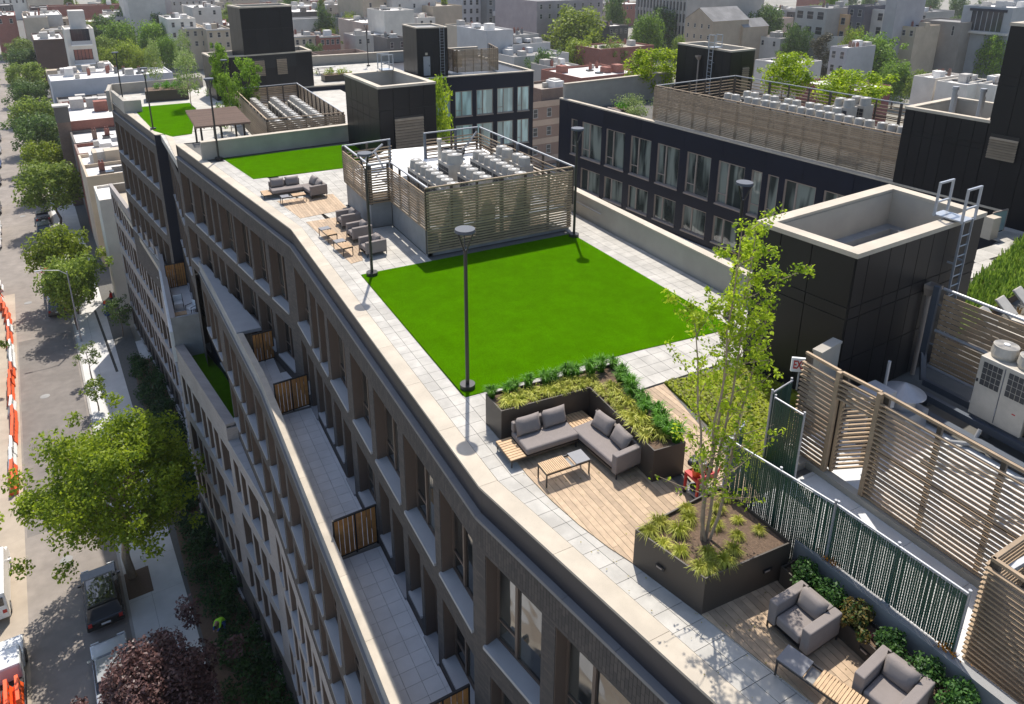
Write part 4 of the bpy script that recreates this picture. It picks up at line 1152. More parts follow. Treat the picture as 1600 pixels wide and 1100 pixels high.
# ---------------------------------------------------------------- roof lamps
def lamp_post(label):
    o = empty('lamp_post', (0, 0, 0), label, 'lamp post', 'roof lamp posts')
    MB().cyl((0, 0, 0), (0, 0, .12), .21, n=24).build('base', M_dark, o)
    MB().cyl((0, 0, .12), (0, 0, 4.1), .055, .05, 12).build('pole', M_dark, o)
    for a in range(3):
        t = 2 * math.pi * a / 3 + .4
        MB().bar((math.cos(t) * .03, math.sin(t) * .03, 4.05), (math.cos(t) * .24, math.sin(t) * .24, 4.62), .025, .04).build('arm', M_dark, o)
    MB().cyl((0, 0, 4.6), (0, 0, 4.68), .27, .26, 24).build('lamp_head', M_lampg, o)
    return o
lp = lamp_post('dark roof lamp post standing on the near corner of the big lawn')
lp.location = (7.42, 16.25, .02); lp.rotation_euler.z = .9
for x, y, z, r, l in ((7.5, 24.8, .02, .2, 'dark roof lamp post at the far left corner of the big lawn'),
                      (16.35, 24.7, .02, 1.5, 'dark roof lamp post at the corner of the slatted fan yard and big lawn'),
                      (16.9, 16.05, 0, .6, 'dark roof lamp post behind the slender tree by the tan parapet wall'),
                      (4.85, 44.6, 0, .1, 'dark roof lamp post on the corner of the middle lawn'),
                      (2.35, 62.2, WZ, .9, 'dark roof lamp post beside the far lawn'),
                      (.75, 73.2, WZ, .5, 'dark roof lamp post behind the step of the far parapet'),
                      (26.5, 84, NZ, .4, 'dark roof lamp post at the back of the rear roof garden'),
                      (8.3, 64.2, WZ, .7, 'dark roof lamp post between the pergola and the far tower')):
    dup(lp, (x, y, z), r, l)
# ---------------------------------------------------------------- outdoor furniture
def pillow_bm(w, h, t):
    bm = bmesh.new()
    bmesh.ops.create_grid(bm, x_segments=8, y_segments=6, size=.5)
    g = bmesh.ops.duplicate(bm, geom=bm.verts[:] + bm.edges[:] + bm.faces[:])
    dv = {v for v in g['geom'] if isinstance(v, bmesh.types.BMVert)}
    bmesh.ops.reverse_faces(bm, faces=[f for f in g['geom'] if isinstance(f, bmesh.types.BMFace)])
    for v in bm.verts:
        x, y = v.co.x * 2, v.co.y * 2
        z = ((1 - abs(x) ** 3.5) * (1 - abs(y) ** 3.5)) ** .5
        pin = 1 - .06 * (1 - abs(x) ** 2) * (abs(y) ** 3) - .0
        v.co = Vector((x * w / 2 * (1 - .05 * (1 - y * y) * abs(x) ** 4), y * h / 2 * pin, z * t / 2 * (-1 if v in dv else 1)))
    bmesh.ops.remove_doubles(bm, verts=bm.verts, dist=.002)
    return bm

def pillow(parent, name, w, h, t, loc, tilt, rz, lean='y'):
    m = MB(); m.add_bm(pillow_bm(w, h, t))
    o = m.build(name, M_fabric, parent, loc, smooth=True)
    o.rotation_euler = (tilt, 0, rz)
    return o

def legs(root, pts, h, m_=M_dark, r=.014):
    for x, y in pts:
        MB().bar((x, y, 0), (x, y, h), r * 2, r * 2).build('leg', m_, root)

def armchair(label, group):
    "opens towards -x; the back is at +x"
    o = empty('armchair', (0, 0, 0), label, 'armchair', group)
    W, D = .86, .86
    MB().rbox(-.43, .43, -.43, -.26, .14, .62, .025).build('armrest', M_fabric, o, smooth=False)
    MB().rbox(-.43, .43, .26, .43, .14, .62, .025).build('armrest', M_fabric, o)
    MB().rbox(.27, .43, -.255, .255, .16, .615, .025).build('backrest', M_fabric, o)
    MB().rbox(-.43, .26, -.25, .25, .20, .40, .045).build('seat_cushion', M_fabric, o)
    MB().box(-.42, .42, -.42, .42, .11, .145).build('frame', M_dark, o)
    pillow(o, 'back_pillow', .54, .42, .2, (.17, 0, .56), R_(68), R_(-90))
    legs(o, ((-.41, -.41), (-.41, .41), (.41, -.41), (.41, .41)), .13)
    return o
ch = armchair('grey armchair at the back of three on the small deck, nearest the corner sofa', 'grey armchairs on the small deck')
ch.location = (8.3, 30.45, .01); ch.rotation_euler.z = R_(2)
for x, y, r, l, g in ((8.24, 28.68, 4, 'grey armchair in the middle of three on the small deck', 'grey armchairs on the small deck'),
                   (8.22, 26.88, 5, 'grey armchair at the front of three on the small deck, behind the lamp post', 'grey armchairs on the small deck'),
                   (9.30, 6.33, 3, 'grey armchair in the front corner below the tree planter', 'grey armchairs by the boxwood planter'),
                   (9.46, 4.72, 8, 'grey armchair at the bottom right corner of the photo', 'grey armchairs by the boxwood planter')):
    dup(ch, (x, y, .02), R_(r), l, group=g)

def corner_sofa(loc, rz, label, mirror=False):
    pass
def sofa_two(loc, rz, label, table_side=-1, L=1.55):
    """two seat sofa without arms: back at +y, slatted end table on the table_side; local origin in the middle of the seat"""
    o = empty('sofa', loc, label, 'sofa', None, rz)
    h = L / 2
    MB().rbox(-h, h, -.42, .42, .22, .40, .05).build('seat_cushion', M_fabric, o)
    MB().rbox(-h + (.0 if table_side > 0 else .0), h, .30, .43, .40, .66, .03).build('backrest', M_fabric, o)
    MB().box(-h - (.42 if table_side < 0 else 0), h + (.42 if table_side > 0 else 0), -.41, .41, .16, .21).build('frame', M_dark, o)
    x0 = -h - .42 if table_side < 0 else h
    for i in range(9):
        a = -.41 + i * .092
        MB().box(x0 + .005, x0 + .41, a, a + .075, .212, .235).build('table_slat', M_teak, o)
    for x in (-.36, .36):
        pillow(o, 'back_pillow', .68, .46, .2, (x, .2, .60), R_(66), 0)
    e = h + .38
    legs(o, ((-e if table_side < 0 else -h + .05, -.38), (h - .05 if table_side < 0 else e, -.38), (-e if table_side < 0 else -h + .05, .38), (h - .05 if table_side < 0 else e, .38)), .17)
    return o
def sofa_arm(loc, rz, label, L=1.75, corner=.85):
    """chaise with one arm: back at +y, arm at +x, slatted corner table at -x"""
    o = empty('sofa', loc, label, 'sofa', None, rz)
    h = L / 2
    MB().rbox(-h, h - .17, -.42, .30, .22, .40, .05).build('seat_cushion', M_fabric, o)
    MB().rbox(-h, h - .175, .30, .43, .16, .64, .03).build('backrest', M_fabric, o)
    MB().rbox(h - .17, h, -.43, .43, .14, .64, .03).build('armrest', M_fabric, o)
    MB().box(-h - corner, h, -.41, .41, .15, .20).build('frame', M_dark, o)
    n = 9
    if corner:
        for i in range(n):
            a = -.41 + i * .092
            MB().box(-h - corner + .01, -h - .01, a, a + .075, .203, .228).build('table_slat', M_teak, o)
    for x in (-.25, .42):
        pillow(o, 'back_pillow', .66, .46, .2, (x - .12, .17, .60), R_(62), R_(-6 if x > 0 else 4))
    legs(o, ((-h - corner + .05, -.38), (h - .03, -.38), (-h - corner + .05, .38), (h - .03, .38)), .16)
    return o
def coffee_table(loc, rz, label, L=1.15, W=.42, H=.38, grey_first=False, group='low slatted tables'):
    "half teak slats, half grey slab with an open slot between; long axis x"
    o = empty('coffee_table', loc, label, 'coffee table', group, rz)
    f = MB()
    for y in (-W / 2, W / 2 - .025): f.box(0, L, y, y + .025, H - .06, H - .02)
    for x in (0, L - .025): f.box(x, x + .025, -W / 2 + .025, W / 2 - .025, H - .06, H - .02)
    f.build('frame', M_dark, o)
    a0, a1 = (L * .46, L) if grey_first else (0, L * .56)
    n = 14
    for i in range(n):
        x = a0 + (a1 - a0) * i / n
        MB().box(x + .006, x + (a1 - a0) / n - .006, -W / 2, W / 2, H - .018, H + .004).build('table_slat', M_teak, o)
    b0, b1 = (0, L * .33) if grey_first else (L * .68, L)
    MB().box(b0, b1, -W / 2, W / 2, H - .018, H + .006).build('table_slab', M_ceram, o)
    k0, k1 = (L * .33, L * .45) if grey_first else (L * .57, L * .67)
    MB().box(k0, k1, -W / 2 + .03, W / 2 - .03, H - .09, H - .075).build('tray', M_concg, o)
    legs(o, ((.015, -W / 2 + .015), (L - .015, -W / 2 + .015), (.015, W / 2 - .015), (L - .015, W / 2 - .015)), H - .05)
    return o
# near lounge
sofa_two((7.98, 13.02, .022), R_(-1.5), 'grey two seat sofa with two pillows against the tall planter by the near lamp post', -1, 1.42)
sofa_arm((9.12, 12.05, .022), R_(-86), 'grey sofa with one armrest and two pillows beside the long grass planter', 1.72, .78)
coffee_table((7.24, 11.9, .022), R_(-1.5), 'low table, half teak slats and half grey slab, in front of the corner sofas')
coffee_table((8.44, 6.02, .022), R_(-76), 'low table with grey slab and teak slats in front of the bottom armchairs', 1.35, .40, .36, True)
# far lounge
sofa_two((6.85, 36.15, .012), R_(1), 'far grey two seat sofa with two pillows at the edge of the middle lawn', -1, 1.5)
sofa_arm((8.05, 35.55, .012), R_(-82), 'far grey sofa with one armrest beside the slatted fan yard', 1.5, .0)
coffee_table((6.3, 34.75, .012), R_(2), 'low grey and teak table in front of the far corner sofa', 1.15, .42, .36, True)
coffee_table((7.0, 29.75, .012), R_(-84), 'low table by the rear armchairs, back one of two on the small deck', 1.05, .42, .36, True)
coffee_table((7.15, 28.05, .012), R_(-84), 'low table by the front armchairs, front one of two on the small deck', 1.05, .42, .36, True)

# ---------------------------------------------------------------- planters
def planter(loc, poly, h, label, m_=M_plantr, soil=M_soil, lights=(), wall=.03):
    o = empty('planter', loc, label, 'planter')
    k = len(poly)
    c = MB()
    ar = sum(poly[i][0] * poly[(i + 1) % k][1] - poly[(i + 1) % k][0] * poly[i][1] for i in range(k))
    if ar < 0: poly = poly[::-1]
    inn = []
    for i in range(k):
        a, b, e = Vector(poly[i - 1]), Vector(poly[i]), Vector(poly[(i + 1) % k])
        t1, t2 = (b - a).normalized(), (e - b).normalized()
        n1, n2 = Vector((-t1.y, t1.x)), Vector((-t2.y, t2.x))
        inn.append(b + (n1 + n2) / (1 + n1.dot(n2)) * wall)
    for i in range(k):
        j = (i + 1) % k
        c.quad((*poly[i], 0), (*poly[j], 0), (*poly[j], h), (*poly[i], h))
        c.quad((*poly[i], h), (*poly[j], h), (*inn[j], h), (*inn[i], h))
        c.quad((*inn[j], h - .15), (*inn[i], h - .15), (*inn[i], h), (*inn[j], h))
    c.build('box', m_, o, off=(loc[0], loc[1], 0))
    s = MB(); s.prism([tuple(p) for p in inn], h - .16, h - .07)
    s.build('soil', soil, o, off=(loc[0], loc[1], 0))
    for (x, y, z, r) in lights:
        q = MB(); q.box(-.10, .10, -.02, -.004, -.035, .035); l = q.build('step_light', M_black, o, (x - loc[0], y - loc[1], z), r)
        MB().box(-.07, .05, -.03, -.021, -.018, .012).build('light_lens', M_bronze_l, l)
    return o
PL_L = [(7.14, 13.69), (9.62, 13.55), (9.46, 10.74), (10.30, 10.66), (10.92, 14.25), (7.14, 14.55)]
planter((9, 13, 0), PL_L, .87, 'tall bronze L shaped planter of green and yellow grasses behind the near sofas')
PL_T = [(7.63, 9.02), (8.0, 7.46), (10.04, 7.36), (10.0, 9.2)]
planter((9, 8.3, 0), PL_T, .85, 'square bronze planter holding the slender multi stem tree', lights=((7.76, 8.38, .42, R_(-76)), (9.5, 7.38, .42, R_(-3))))
PL_B = [(9.80, 7.32), (9.80, 2.0), (10.28, 2.0), (10.25, 7.32)]
planter((10, 5, 0), PL_B, .42, 'low bronze planter of clipped boxwood balls behind the armchairs', lights=((9.80, 5.45, .22, R_(-90)),))

# blades and tufts
def tuft_mesh(name, n, h, r, spread, m_, seed, w=.014, droop=.5):
    rr = random.Random(seed); m = MB()
    for i in range(n):
        a = rr.uniform(0, 2 * math.pi); l = h * rr.uniform(.6, 1.1); s = spread * rr.uniform(.25, 1.1)
        bx, by = math.cos(a) * r * rr.random(), math.sin(a) * r * rr.random()
        d = Vector((math.cos(a), math.sin(a), 0)); t = Vector((-d.y, d.x, 0)) * w * rr.uniform(.7, 1.3)
        p0 = Vector((bx, by, 0)); p1 = p0 + d * s * .45 + Vector((0, 0, l * .75)); p2 = p0 + d * s + Vector((0, 0, l * (1 - droop * rr.uniform(.3, 1))))
        m.quad(p0 - t, p0 + t, p1 + t * .8, p1 - t * .8); m.quad(p1 - t * .8, p1 + t * .8, p2 + t * .15, p2 - t * .15)
    return m.mesh(name, m_)
TG = [tuft_mesh('grass_tuft', 150, .38, .07, .17, L_grass, s, .010, .35) for s in (1, 2, 3)]
TY = [tuft_mesh('grass_tuft', 70, .26, .05, .24, L_ygrass, s, .012, .75) for s in (4, 5, 6)]
TB = [tuft_mesh('grass_tuft', 190, .30, .09, .30, L_ygrass, s, .009, .95) for s in (7, 8, 9)]
def plant(name, me, x, y, z, s, label, cat, group):
    o = link(name, me, None, (x, y, z), rnd.uniform(0, 6.3)); o.scale = (s, s, s * rnd.uniform(.85, 1.15))
    return tag(o, label, cat, group)
# dark green grasses along the outer edge of the L planter, yellow ones inside
r2 = random.Random(3)
zz = .78
def lerp2(a, b, k): return (a[0] + (b[0] - a[0]) * k, a[1] + (b[1] - a[1]) * k)
for i in range(11):
    x, y = lerp2((7.3, 14.42), (10.75, 14.12), i / 10)
    plant('grass_tuft', TG[i % 3], x + r2.uniform(-.1, .1), y + r2.uniform(-.06, .06), zz, r2.uniform(1.0, 1.4), '%s dark green grass tuft from the left along the back edge of the L planter' % nth(i), 'grass tuft', 'green grass tufts along the planter edge')
for i in range(13):
    x, y = lerp2((10.72, 13.7), (10.14, 10.85), i / 12)
    plant('grass_tuft', TG[(i + 1) % 3], x + r2.uniform(-.09, .05) - (.18 if i % 3 == 1 else 0), y, zz, r2.uniform(1.05, 1.4), '%s dark green grass tuft from the back in the right planter arm' % nth(i), 'grass tuft', 'green grass tufts in the planter arm')
for i in range(14):
    for row in range(2):
        x, y = lerp2((7.32, 13.88 + row * .25), (9.95, 13.72 + row * .25), (i + .5 * row) / 14)
        plant('grass_tuft', TY[(i + row) % 3], x + r2.uniform(-.05, .05), y + r2.uniform(-.06, .06), zz, r2.uniform(.75, 1.1), '%s yellow striped grass tuft from the left, %s row of the long planter side' % (nth(i), ['front', 'rear'][row]), 'grass tuft', 'yellow grass tufts along the planter')
for i in range(11):
    for row in range(2):
        x, y = lerp2((9.82 + row * .32, 13.6), (9.63 + row * .25, 10.95), (i + .5 * row) / 11)
        plant('grass_tuft', TY[(i + row) % 3], x + r2.uniform(-.05, .05), y + r2.uniform(-.06, .06), zz, r2.uniform(.75, 1.15), '%s yellow striped grass tuft from the back, %s row of the planter arm' % (nth(i), ['inner', 'outer'][row]), 'grass tuft', 'yellow grass tufts in the planter arm')
for (x, y, s) in ((7.85, 8.85, 1.1), (8.15, 8.95, 1.2), (8.35, 8.6, 1.15), (8.05, 8.2, 1.0), (8.12, 7.72, 1.15), (8.45, 7.9, 1.0), (8.6, 7.62, 1.1), (8.95, 7.75, 1.0), (9.1, 8.4, .9), (9.45, 8.7, .9), (9.3, 8.0, .8), (9.75, 7.9, .7), (8.9, 9.0, .9), (9.8, 8.9, .8), (8.75, 8.75, 1.0), (7.9, 8.5, .85), (9.6, 8.3, .7), (8.25, 7.6, .9)):
    _k = globals().get('_k', -1) + 1
    plant('grass_tuft', TB[int(x * 10) % 3], x, y, .76, s * .74, '%s of the drooping yellow green grass tufts around the slender tree' % nth(_k), 'grass tuft', 'yellow grass tufts in the tree planter')

# leaves
def leaf_cloud(m, pts, n, size, rr, up=.35, shell=.5, aspect=.62):
    tot = sum(r ** 2 for _, r in pts)
    for c, r in pts:
        k = max(3, int(n * r * r / tot))
        for _ in range(k):
            d = Vector((rr.gauss(0, 1), rr.gauss(0, 1), rr.gauss(0, 1))).normalized()
            p = c + d * r * (rr.random() ** shell)
            nrm_ = (d * .6 + Vector((rr.gauss(0, .7), rr.gauss(0, .7), rr.gauss(0, .7) + up))).normalized()
            a = nrm_.orthogonal().normalized(); b_ = nrm_.cross(a)
            t = rr.uniform(0, 6.28); s = size * rr.uniform(.6, 1.25)
            u = (a * math.cos(t) + b_ * math.sin(t)) * s; v = (b_ * math.cos(t) - a * math.sin(t)) * s * aspect
            m.quad(p - u, p - v * .9 - u * .1, p + u, p + v * .9 - u * .1)
def limb(m, p, q, r0, r1, rr, seg=4, wob=.05, n=7):
    pts = [Vector(p)]
    for i in range(1, seg + 1):
        k = i / seg
        pts.append(Vector(p).lerp(Vector(q), k) + Vector((rr.uniform(-1, 1), rr.uniform(-1, 1), rr.uniform(-.5, .5))) * wob * (1 if i < seg else 0))
    m.tube(pts, [r0 + (r1 - r0) * i / seg for i in range(seg + 1)], n)
    return pts
# boxwood balls
def ball(r, leaf, m_, seed, n=1500):
    rr = random.Random(seed); m = MB()
    leaf_cloud(m, [(Vector((0, 0, r * .85)), r * .8)] + [(Vector((rr.gauss(0, .5), rr.gauss(0, .5), rr.uniform(.45, 1.4))) * r * .75 , r * .4) for _ in range(9)], n, leaf, rr, shell=.3)
    return m.mesh('foliage', m_)
balls = [ball(.24, .024, L_box, s) for s in (1, 2)]
bo = ball(.23, .026, L_orange, 3)
for i, (x, y, l) in enumerate(((9.98, 6.92, 'boxwood ball nearest the tree planter'), (10.0, 6.35, 'boxwood ball behind the front armchair'), (10.03, 5.86, 'rust tinged round shrub between green boxwood balls'), (10.05, 5.22, 'boxwood ball over the step light of the low planter'), (10.05, 4.62, 'boxwood ball behind the bottom armchair'), (10.08, 4.02, 'boxwood ball at the bottom edge of the photo'), (10.1, 3.4, 'boxwood ball beyond the bottom edge'))):
    if i > 5: break
    o = empty('shrub', (x, y, .28), l, 'shrub', 'clipped shrubs in the low planter')
    link('foliage', bo if i == 2 else balls[i % 2], o, rz=i * 1.3).scale = (1.32 + .06 * (i % 3),) * 3
    MB().cyl((0, 0, 0), (0, 0, .2), .02, n=6).build('stem', M_bark, o)
for i, (x, y) in enumerate(((9.97, 5.5), (10.12, 4.3))):
    plant('flower', tuft_mesh('flower', 24, .22, .04, .16, leaf_mat('magenta_leaves', (.07, .02, .04), (.18, .04, .08)), 50 + i, .012, .5), x, y, .34, .8, ['magenta leaved plant beside the step light of the low planter', 'magenta leaved plant between the last boxwood balls'][i], 'flower', None)

# slender multi stem tree
rt_ = random.Random(21)
tr = empty('slender_tree', (8.68, 8.22, .76), 'slender multi stem tree with sparse lime green leaves in the square bronze planter', 'tree')
tips = []
stems = [((0, 0, 0), (-.45, .45, 4.9)), ((.05, .03, 0), (.75, .35, 6.1)), ((-.04, .05, 0), (.25, .2, 6.3)), ((.09, -.02, 0), (1.35, .25, 5.2)), ((.02, .09, 0), (1.0, .9, 5.6))]
for a, b_ in stems:
    m = MB(); pts = limb(m, a, b_, .034, .007, rt_, 10, .05, 7)
    for k in range(19):
        t = rt_.uniform(.14, .98); i = min(int(t * 10), 9); p = pts[i].lerp(pts[i + 1], t * 10 - i)
        ang = rt_.uniform(0, 6.28) if rt_.random() < .6 else rt_.uniform(-1.2, .9); l = rt_.uniform(.4, 1.05) * (1.15 - .55 * t)
        q = p + Vector((math.cos(ang) * l, math.sin(ang) * l, l * rt_.uniform(.35, 1.0)))
        tw_ = limb(m, p, q, .010, .004, rt_, 4, .03, 5)
        dens = .25 + 1.6 * max(0, t - .22)
        tips += [(x + Vector((rt_.gauss(0, .05), rt_.gauss(0, .05), rt_.gauss(0, .05))), .13 * rt_.uniform(.7, 1.4), dens) for x in tw_[1:]]
    for q in pts[6:]: tips.append((q, .17, 1.5))
    m.build('trunk', M_barkp, tr)
m = MB()
for p, r, dens in tips:
    leaf_cloud(m, [(p, r)], int(26 * dens), .040, rt_, shell=.6)
m.build('crown', L_near, tr)

# ---------------------------------------------------------------- low wall, chain link fence with green slats
wl = wall_thing('low_wall', (10.32, 7.5), (10.56, 2.0), 0, .68, .16, 'low grey concrete wall under the green chain link fence', M_concg, M_concg, 'low wall', .0)
def link_fence(a, b, z0, z1, label, n, posts=True):
    a, b = Vector(a), Vector(b); L = (b - a).length; t = (b - a).normalized(); n_ = Vector((t.y, -t.x)); th = math.atan2(t.y, t.x)
    o = empty('chain_link_fence', (a.x, a.y, z0), label, 'chain link fence', None, th)
    H = z1 - z0
    me = MB().box(-L / n * .40, L / n * .40, -.004, .004, .02, H - .05).mesh('privacy_slat', M_green_s)
    for i in range(n):
        q = link('privacy_slat', me, o, ((i + .5) * L / n, rnd.uniform(-.006, .006), 0)); q.rotation_euler = (0, rnd.uniform(-.003, .003), rnd.uniform(-.05, .05))
    w = MB(); s = .062
    k = int((L + H) / s)
    for i in range(k):          # woven wires, both diagonals
        for sg in (1, -1):
            x0 = i * s - (H if sg > 0 else 0)
            p, q = (x0, 0), (x0 + sg * H, H)
            if sg < 0: p, q = (x0, 0), (x0 - H, H)
            c = [(p[0], p[1]), (q[0], q[1])]
            def cx(u):
                (xa, za), (xb, zb) = c
                if xa < 0 and xb < 0 or xa > L and xb > L: return None
                def f(x): return za + (zb - za) * (x - xa) / (xb - xa)
                pts = []
                for (x, z) in c:
                    if x < 0: x, z = 0, f(0)
                    if x > L: x, z = L, f(L)
                    pts.append((x, z))
                return pts
            r = cx(0)
            if r and abs(r[0][0] - r[1][0]) > .02:
                w.bar((r[0][0], -.012 * sg, r[0][1]), (r[1][0], -.012 * sg, r[1][1]), .0032, .0032)
    ww = w.build('wire_mesh', M_green_w, o); ww['kind'] = 'stuff'
    MB().cyl((0, 0, H), (L, 0, H), .022, n=8).build('top_rail', M_galv, o)
    for x in ([0, L] if L < 2 else [0, L * .5, L]):
        MB().cyl((x, .03, -.06), (x, .03, H + .06), .028, n=8).build('post', M_galv, o)
        MB().box(x - .07, x + .07, -.03, .09, -.02, .005).build('base_plate', M_galv, o) if z0 > .3 else None
    return o
link_fence((10.10, 9.15), (10.44, 6.9), .10, 1.95, 'upper stretch of green slatted chain link fence beside the tree planter', 58)
link_fence((10.46, 6.86), (10.60, 4.52), .70, 1.95, 'lower stretch of green slatted chain link fence on the low wall', 60)
link_fence((12.36, 10.1), (12.40, 9.3), .02, 1.75, 'short green chain link gate panel swung towards the walkway', 14)
link_fence((12.36, 10.15), (13.15, 10.3), .02, 1.85, 'short green chain link panel beside the EXIT sign', 14)
link_fence((10.10, 9.2), (10.75, 9.45), .75, 1.95, 'short stub of chain link fence at the corner of the sedum bed', 3)
MB().prism([(10.2, 9.25), (10.02, 9.2), (10.4, 7.5), (10.56, 7.5)], -.04, .12).build('fence_kerb', M_concg, kind='structure')
# stray leaves blown on the paving round the tree planter
m = MB(); rr = random.Random(71)
for _ in range(150):
    x, y = rr.uniform(7.0, 9.7), rr.uniform(3.2, 12.5)
    if inside((x, y), PL_T) or x < ue(y) + .1: continue
    a = rr.uniform(0, 6.3); s = rr.uniform(.012, .026); u = Vector((math.cos(a), math.sin(a), rr.uniform(-.3, .3))) * s; v = Vector((-u.y, u.x, rr.uniform(-.01, .01))) * .6; p = Vector((x, y, .036))
    m.quad(p - u, p - v, p + u, p + v)
m.build('fallen_leaves', leaf_mat('fallen_leaf_brown', (.20, .16, .04), (.38, .34, .10), .2), kind='stuff')
for i, (a, b_) in enumerate((((15.4, 9.3, .1), (17.2, 8.1, .1)), ((15.6, 8.2, .1), (17.2, 6.4, .1)), ((14.6, 6.6, .1), (17.2, 5.2, .1)))):
    o = empty('insulated_pipe', a, '%s grey insulated pipe on the yard floor behind the tall plant screen, from the back' % nth(i), 'pipe', 'pipes in the equipment yard')
    q = Vector(b_) - Vector(a); MB().tube([(0, 0, 0), tuple(q * .55 + Vector((0, .1, 0))), tuple(q), tuple(q + Vector((.2, 0, .35)))], .05, 8).build('pipe', M_pipe, o); MB().box(-.1, .1, -.1, .1, -.1, .02).build('pipe_block', M_black, o)
# orange leaf litter at the fence feet
for i, (x, y, z) in enumerate(((10.44, 6.75, .69), (10.57, 4.62, .69), (10.64, 4.4, .2))):
    m = MB(); rr = random.Random(60 + i)
    for _ in range(70):
        p = Vector((rr.gauss(0, .035), rr.gauss(0, .13), abs(rr.gauss(0, .05)) + .01)); s = .022
        d = Vector((rr.gauss(0, 1), rr.gauss(0, 1), rr.gauss(0, 1))).normalized(); a = d.orthogonal().normalized() * s; b_ = d.cross(a)
        m.quad(p - a, p - b_, p + a, p + b_)
    m.build('dead_leaves', leaf_mat('orange_dead_leaves', (.35, .12, .01), (.6, .25, .02), .2), None, (x, y, z), kind='stuff')

# ---------------------------------------------------------------- sedum bed and equipment yard on the right
SB = [(12.41, 13.9), (15.1, 13.55), (15.4, 10.95), (14.2, 10.75), (11.9, 9.9), (11.35, 9.3), (12.05, 11.1)]
MB().prism(SB, -.04, .03).build('sedum_bed', M_sedum, kind='structure')
m = MB(); rr = random.Random(8)
for _ in range(5200):
    x, y = rr.uniform(11.3, 15.4), rr.uniform(9.3, 13.9)
    if not inside((x, y), SB): continue
    h = rr.uniform(.02, .07) * (1.8 if rr.random() < .08 else 1); a = rr.uniform(0, 6.3)
    u = Vector((math.cos(a), math.sin(a), 0)) * rr.uniform(.02, .045); p = Vector((x, y, .03 + h))
    v = Vector((-u.y, u.x, rr.uniform(-.03, .03)))
    m.quad(p - u, p - v, p + u, p + v)
m.build('sedum_cover', leaf_mat('sedum_leaves', (.14, .15, .012), (.27, .30, .03), .3, 1.6), kind='stuff')
for i in range(7):
    x, y = [(13.0, 13.2), (13.9, 12.6), (12.7, 12.2), (13.5, 11.8), (14.5, 12.9), (12.6, 11.2), (14.3, 11.5)][i]
    plant('weed', TG[i % 3], x, y, .03, .35, '%s small bright weed growing in the sedum bed, counted from the back' % nth([0, 2, 3, 4, 1, 6, 5][i]), 'weed', 'weeds in the sedum bed')
grid('walkway_paving', 10.75, 13.15, 2.0, 9.3, lambda x, y: x > 10.62, mat_=M_paver_t, tile=1.2)
m = MB(); m.prism([(13.02, 9.7), (13.1, 2.0), (13.3, 2.0), (13.22, 9.7)], -.04, .16); m.prism([(12.6, 9.7), (13.02, 9.7), (13.02, 9.5), (12.6, 9.5)], -.04, .16); m.build('yard_kerb', M_conc, kind='structure')
grid('yard_paving', 13.3, 17.2, 2.0, 10.3, lambda x, y: True, mat_=M_paver_t, tile=.9)
# screen one with a door opening
sc1 = empty('plant_screen', (13.2, 9, .1), 'taupe slatted screen with an open slatted door in front of the big condenser unit', 'plant screen')
slat_screen(sc1, [((13.14, 10.05), (13.14, 9.12))], .2, 2.7, .115, .93, sd=.075, sh=.035, rails=1)
slat_screen(sc1, [((13.2, 8.1), (13.25, 2.0))], .2, 2.7, .115, 1.35, sd=.075, sh=.035, rails=1)
slat_screen(sc1, [((13.14, 9.06), (13.2, 8.14))], 2.12, 2.7, .115, .9, sd=.075, sh=.035, rails=1)
for (x, y) in ((13.10, 9.09), (13.15, 8.12)): MB().box(x - .05, x + .06, y - .05, y + .05, .15, 2.75).build('door_post', M_slat, sc1, off=sc1.location)
d = empty('screen_door', (13.2, 9.0, .18), 'open slatted taupe door in the gap of the tall plant screen', 'gate')
slat_screen(d, [((13.22, 8.98), (14.0, 8.66))], .25, 2.0, .115, .8, sd=.05, sh=.04, rails=1)
for p in ((13.22, 8.98), (14.0, 8.66)): MB().box(p[0] - .035, p[0] + .035, p[1] - .035, p[1] + .035, .18, 2.05).build('stile', M_slat, d, off=d.location)
# screen two at the right edge
sc2 = empty('plant_screen', (11.4, 4, .1), 'taupe slatted screen corner at the right edge beside the end of the green fence', 'plant screen')
slat_screen(sc2, [((11.36, 4.66), (11.42, .5))], .1, 2.15, .10, 1.2, sd=.08, sh=.035, rails=1)
slat_screen(sc2, [((13.0, 4.72), (11.36, 4.66))], .1, 2.15, .10, 1.2, sd=.05, sh=.035, rails=1)
MB().bar((11.7, 4.5, 1.95), (12.9, 4.4, 2.1), .09, .09).build('brace', M_galv, sc2, off=sc2.location); MB().bar((11.5, 3.5, 2.0), (12.9, 4.4, 2.0), .07, .07).build('brace', M_galv, sc2, off=sc2.location)
# louver screen behind the unit
sc3 = empty('plant_screen', (19.0, 8, .4), 'taupe louver screen with a steel post behind the big condenser unit', 'plant screen')
slat_screen(sc3, [((19.0, 10.5), (19.1, 2.0))], .5, 2.85, .15, 2.4, sd=.02, sh=.12, rails=False, posts=False, m_=M_slat)
for z in (.55, 1.65, 2.9): MB().cyl((18.9, 10.5, z), (18.98, 2, z), .045, n=8).build('pipe_rail', M_galv, sc3, off=sc3.location)
MB().bar((18.75, 10.6, .9), (18.78, 10.6, 2.95), .16, .1).build('post', M_steel_d, sc3, off=sc3.location); MB().bar((18.75, 10.6, .95), (18.55, 10.35, .25), .14, .1).build('post_foot', M_steel_d, sc3, off=sc3.location)
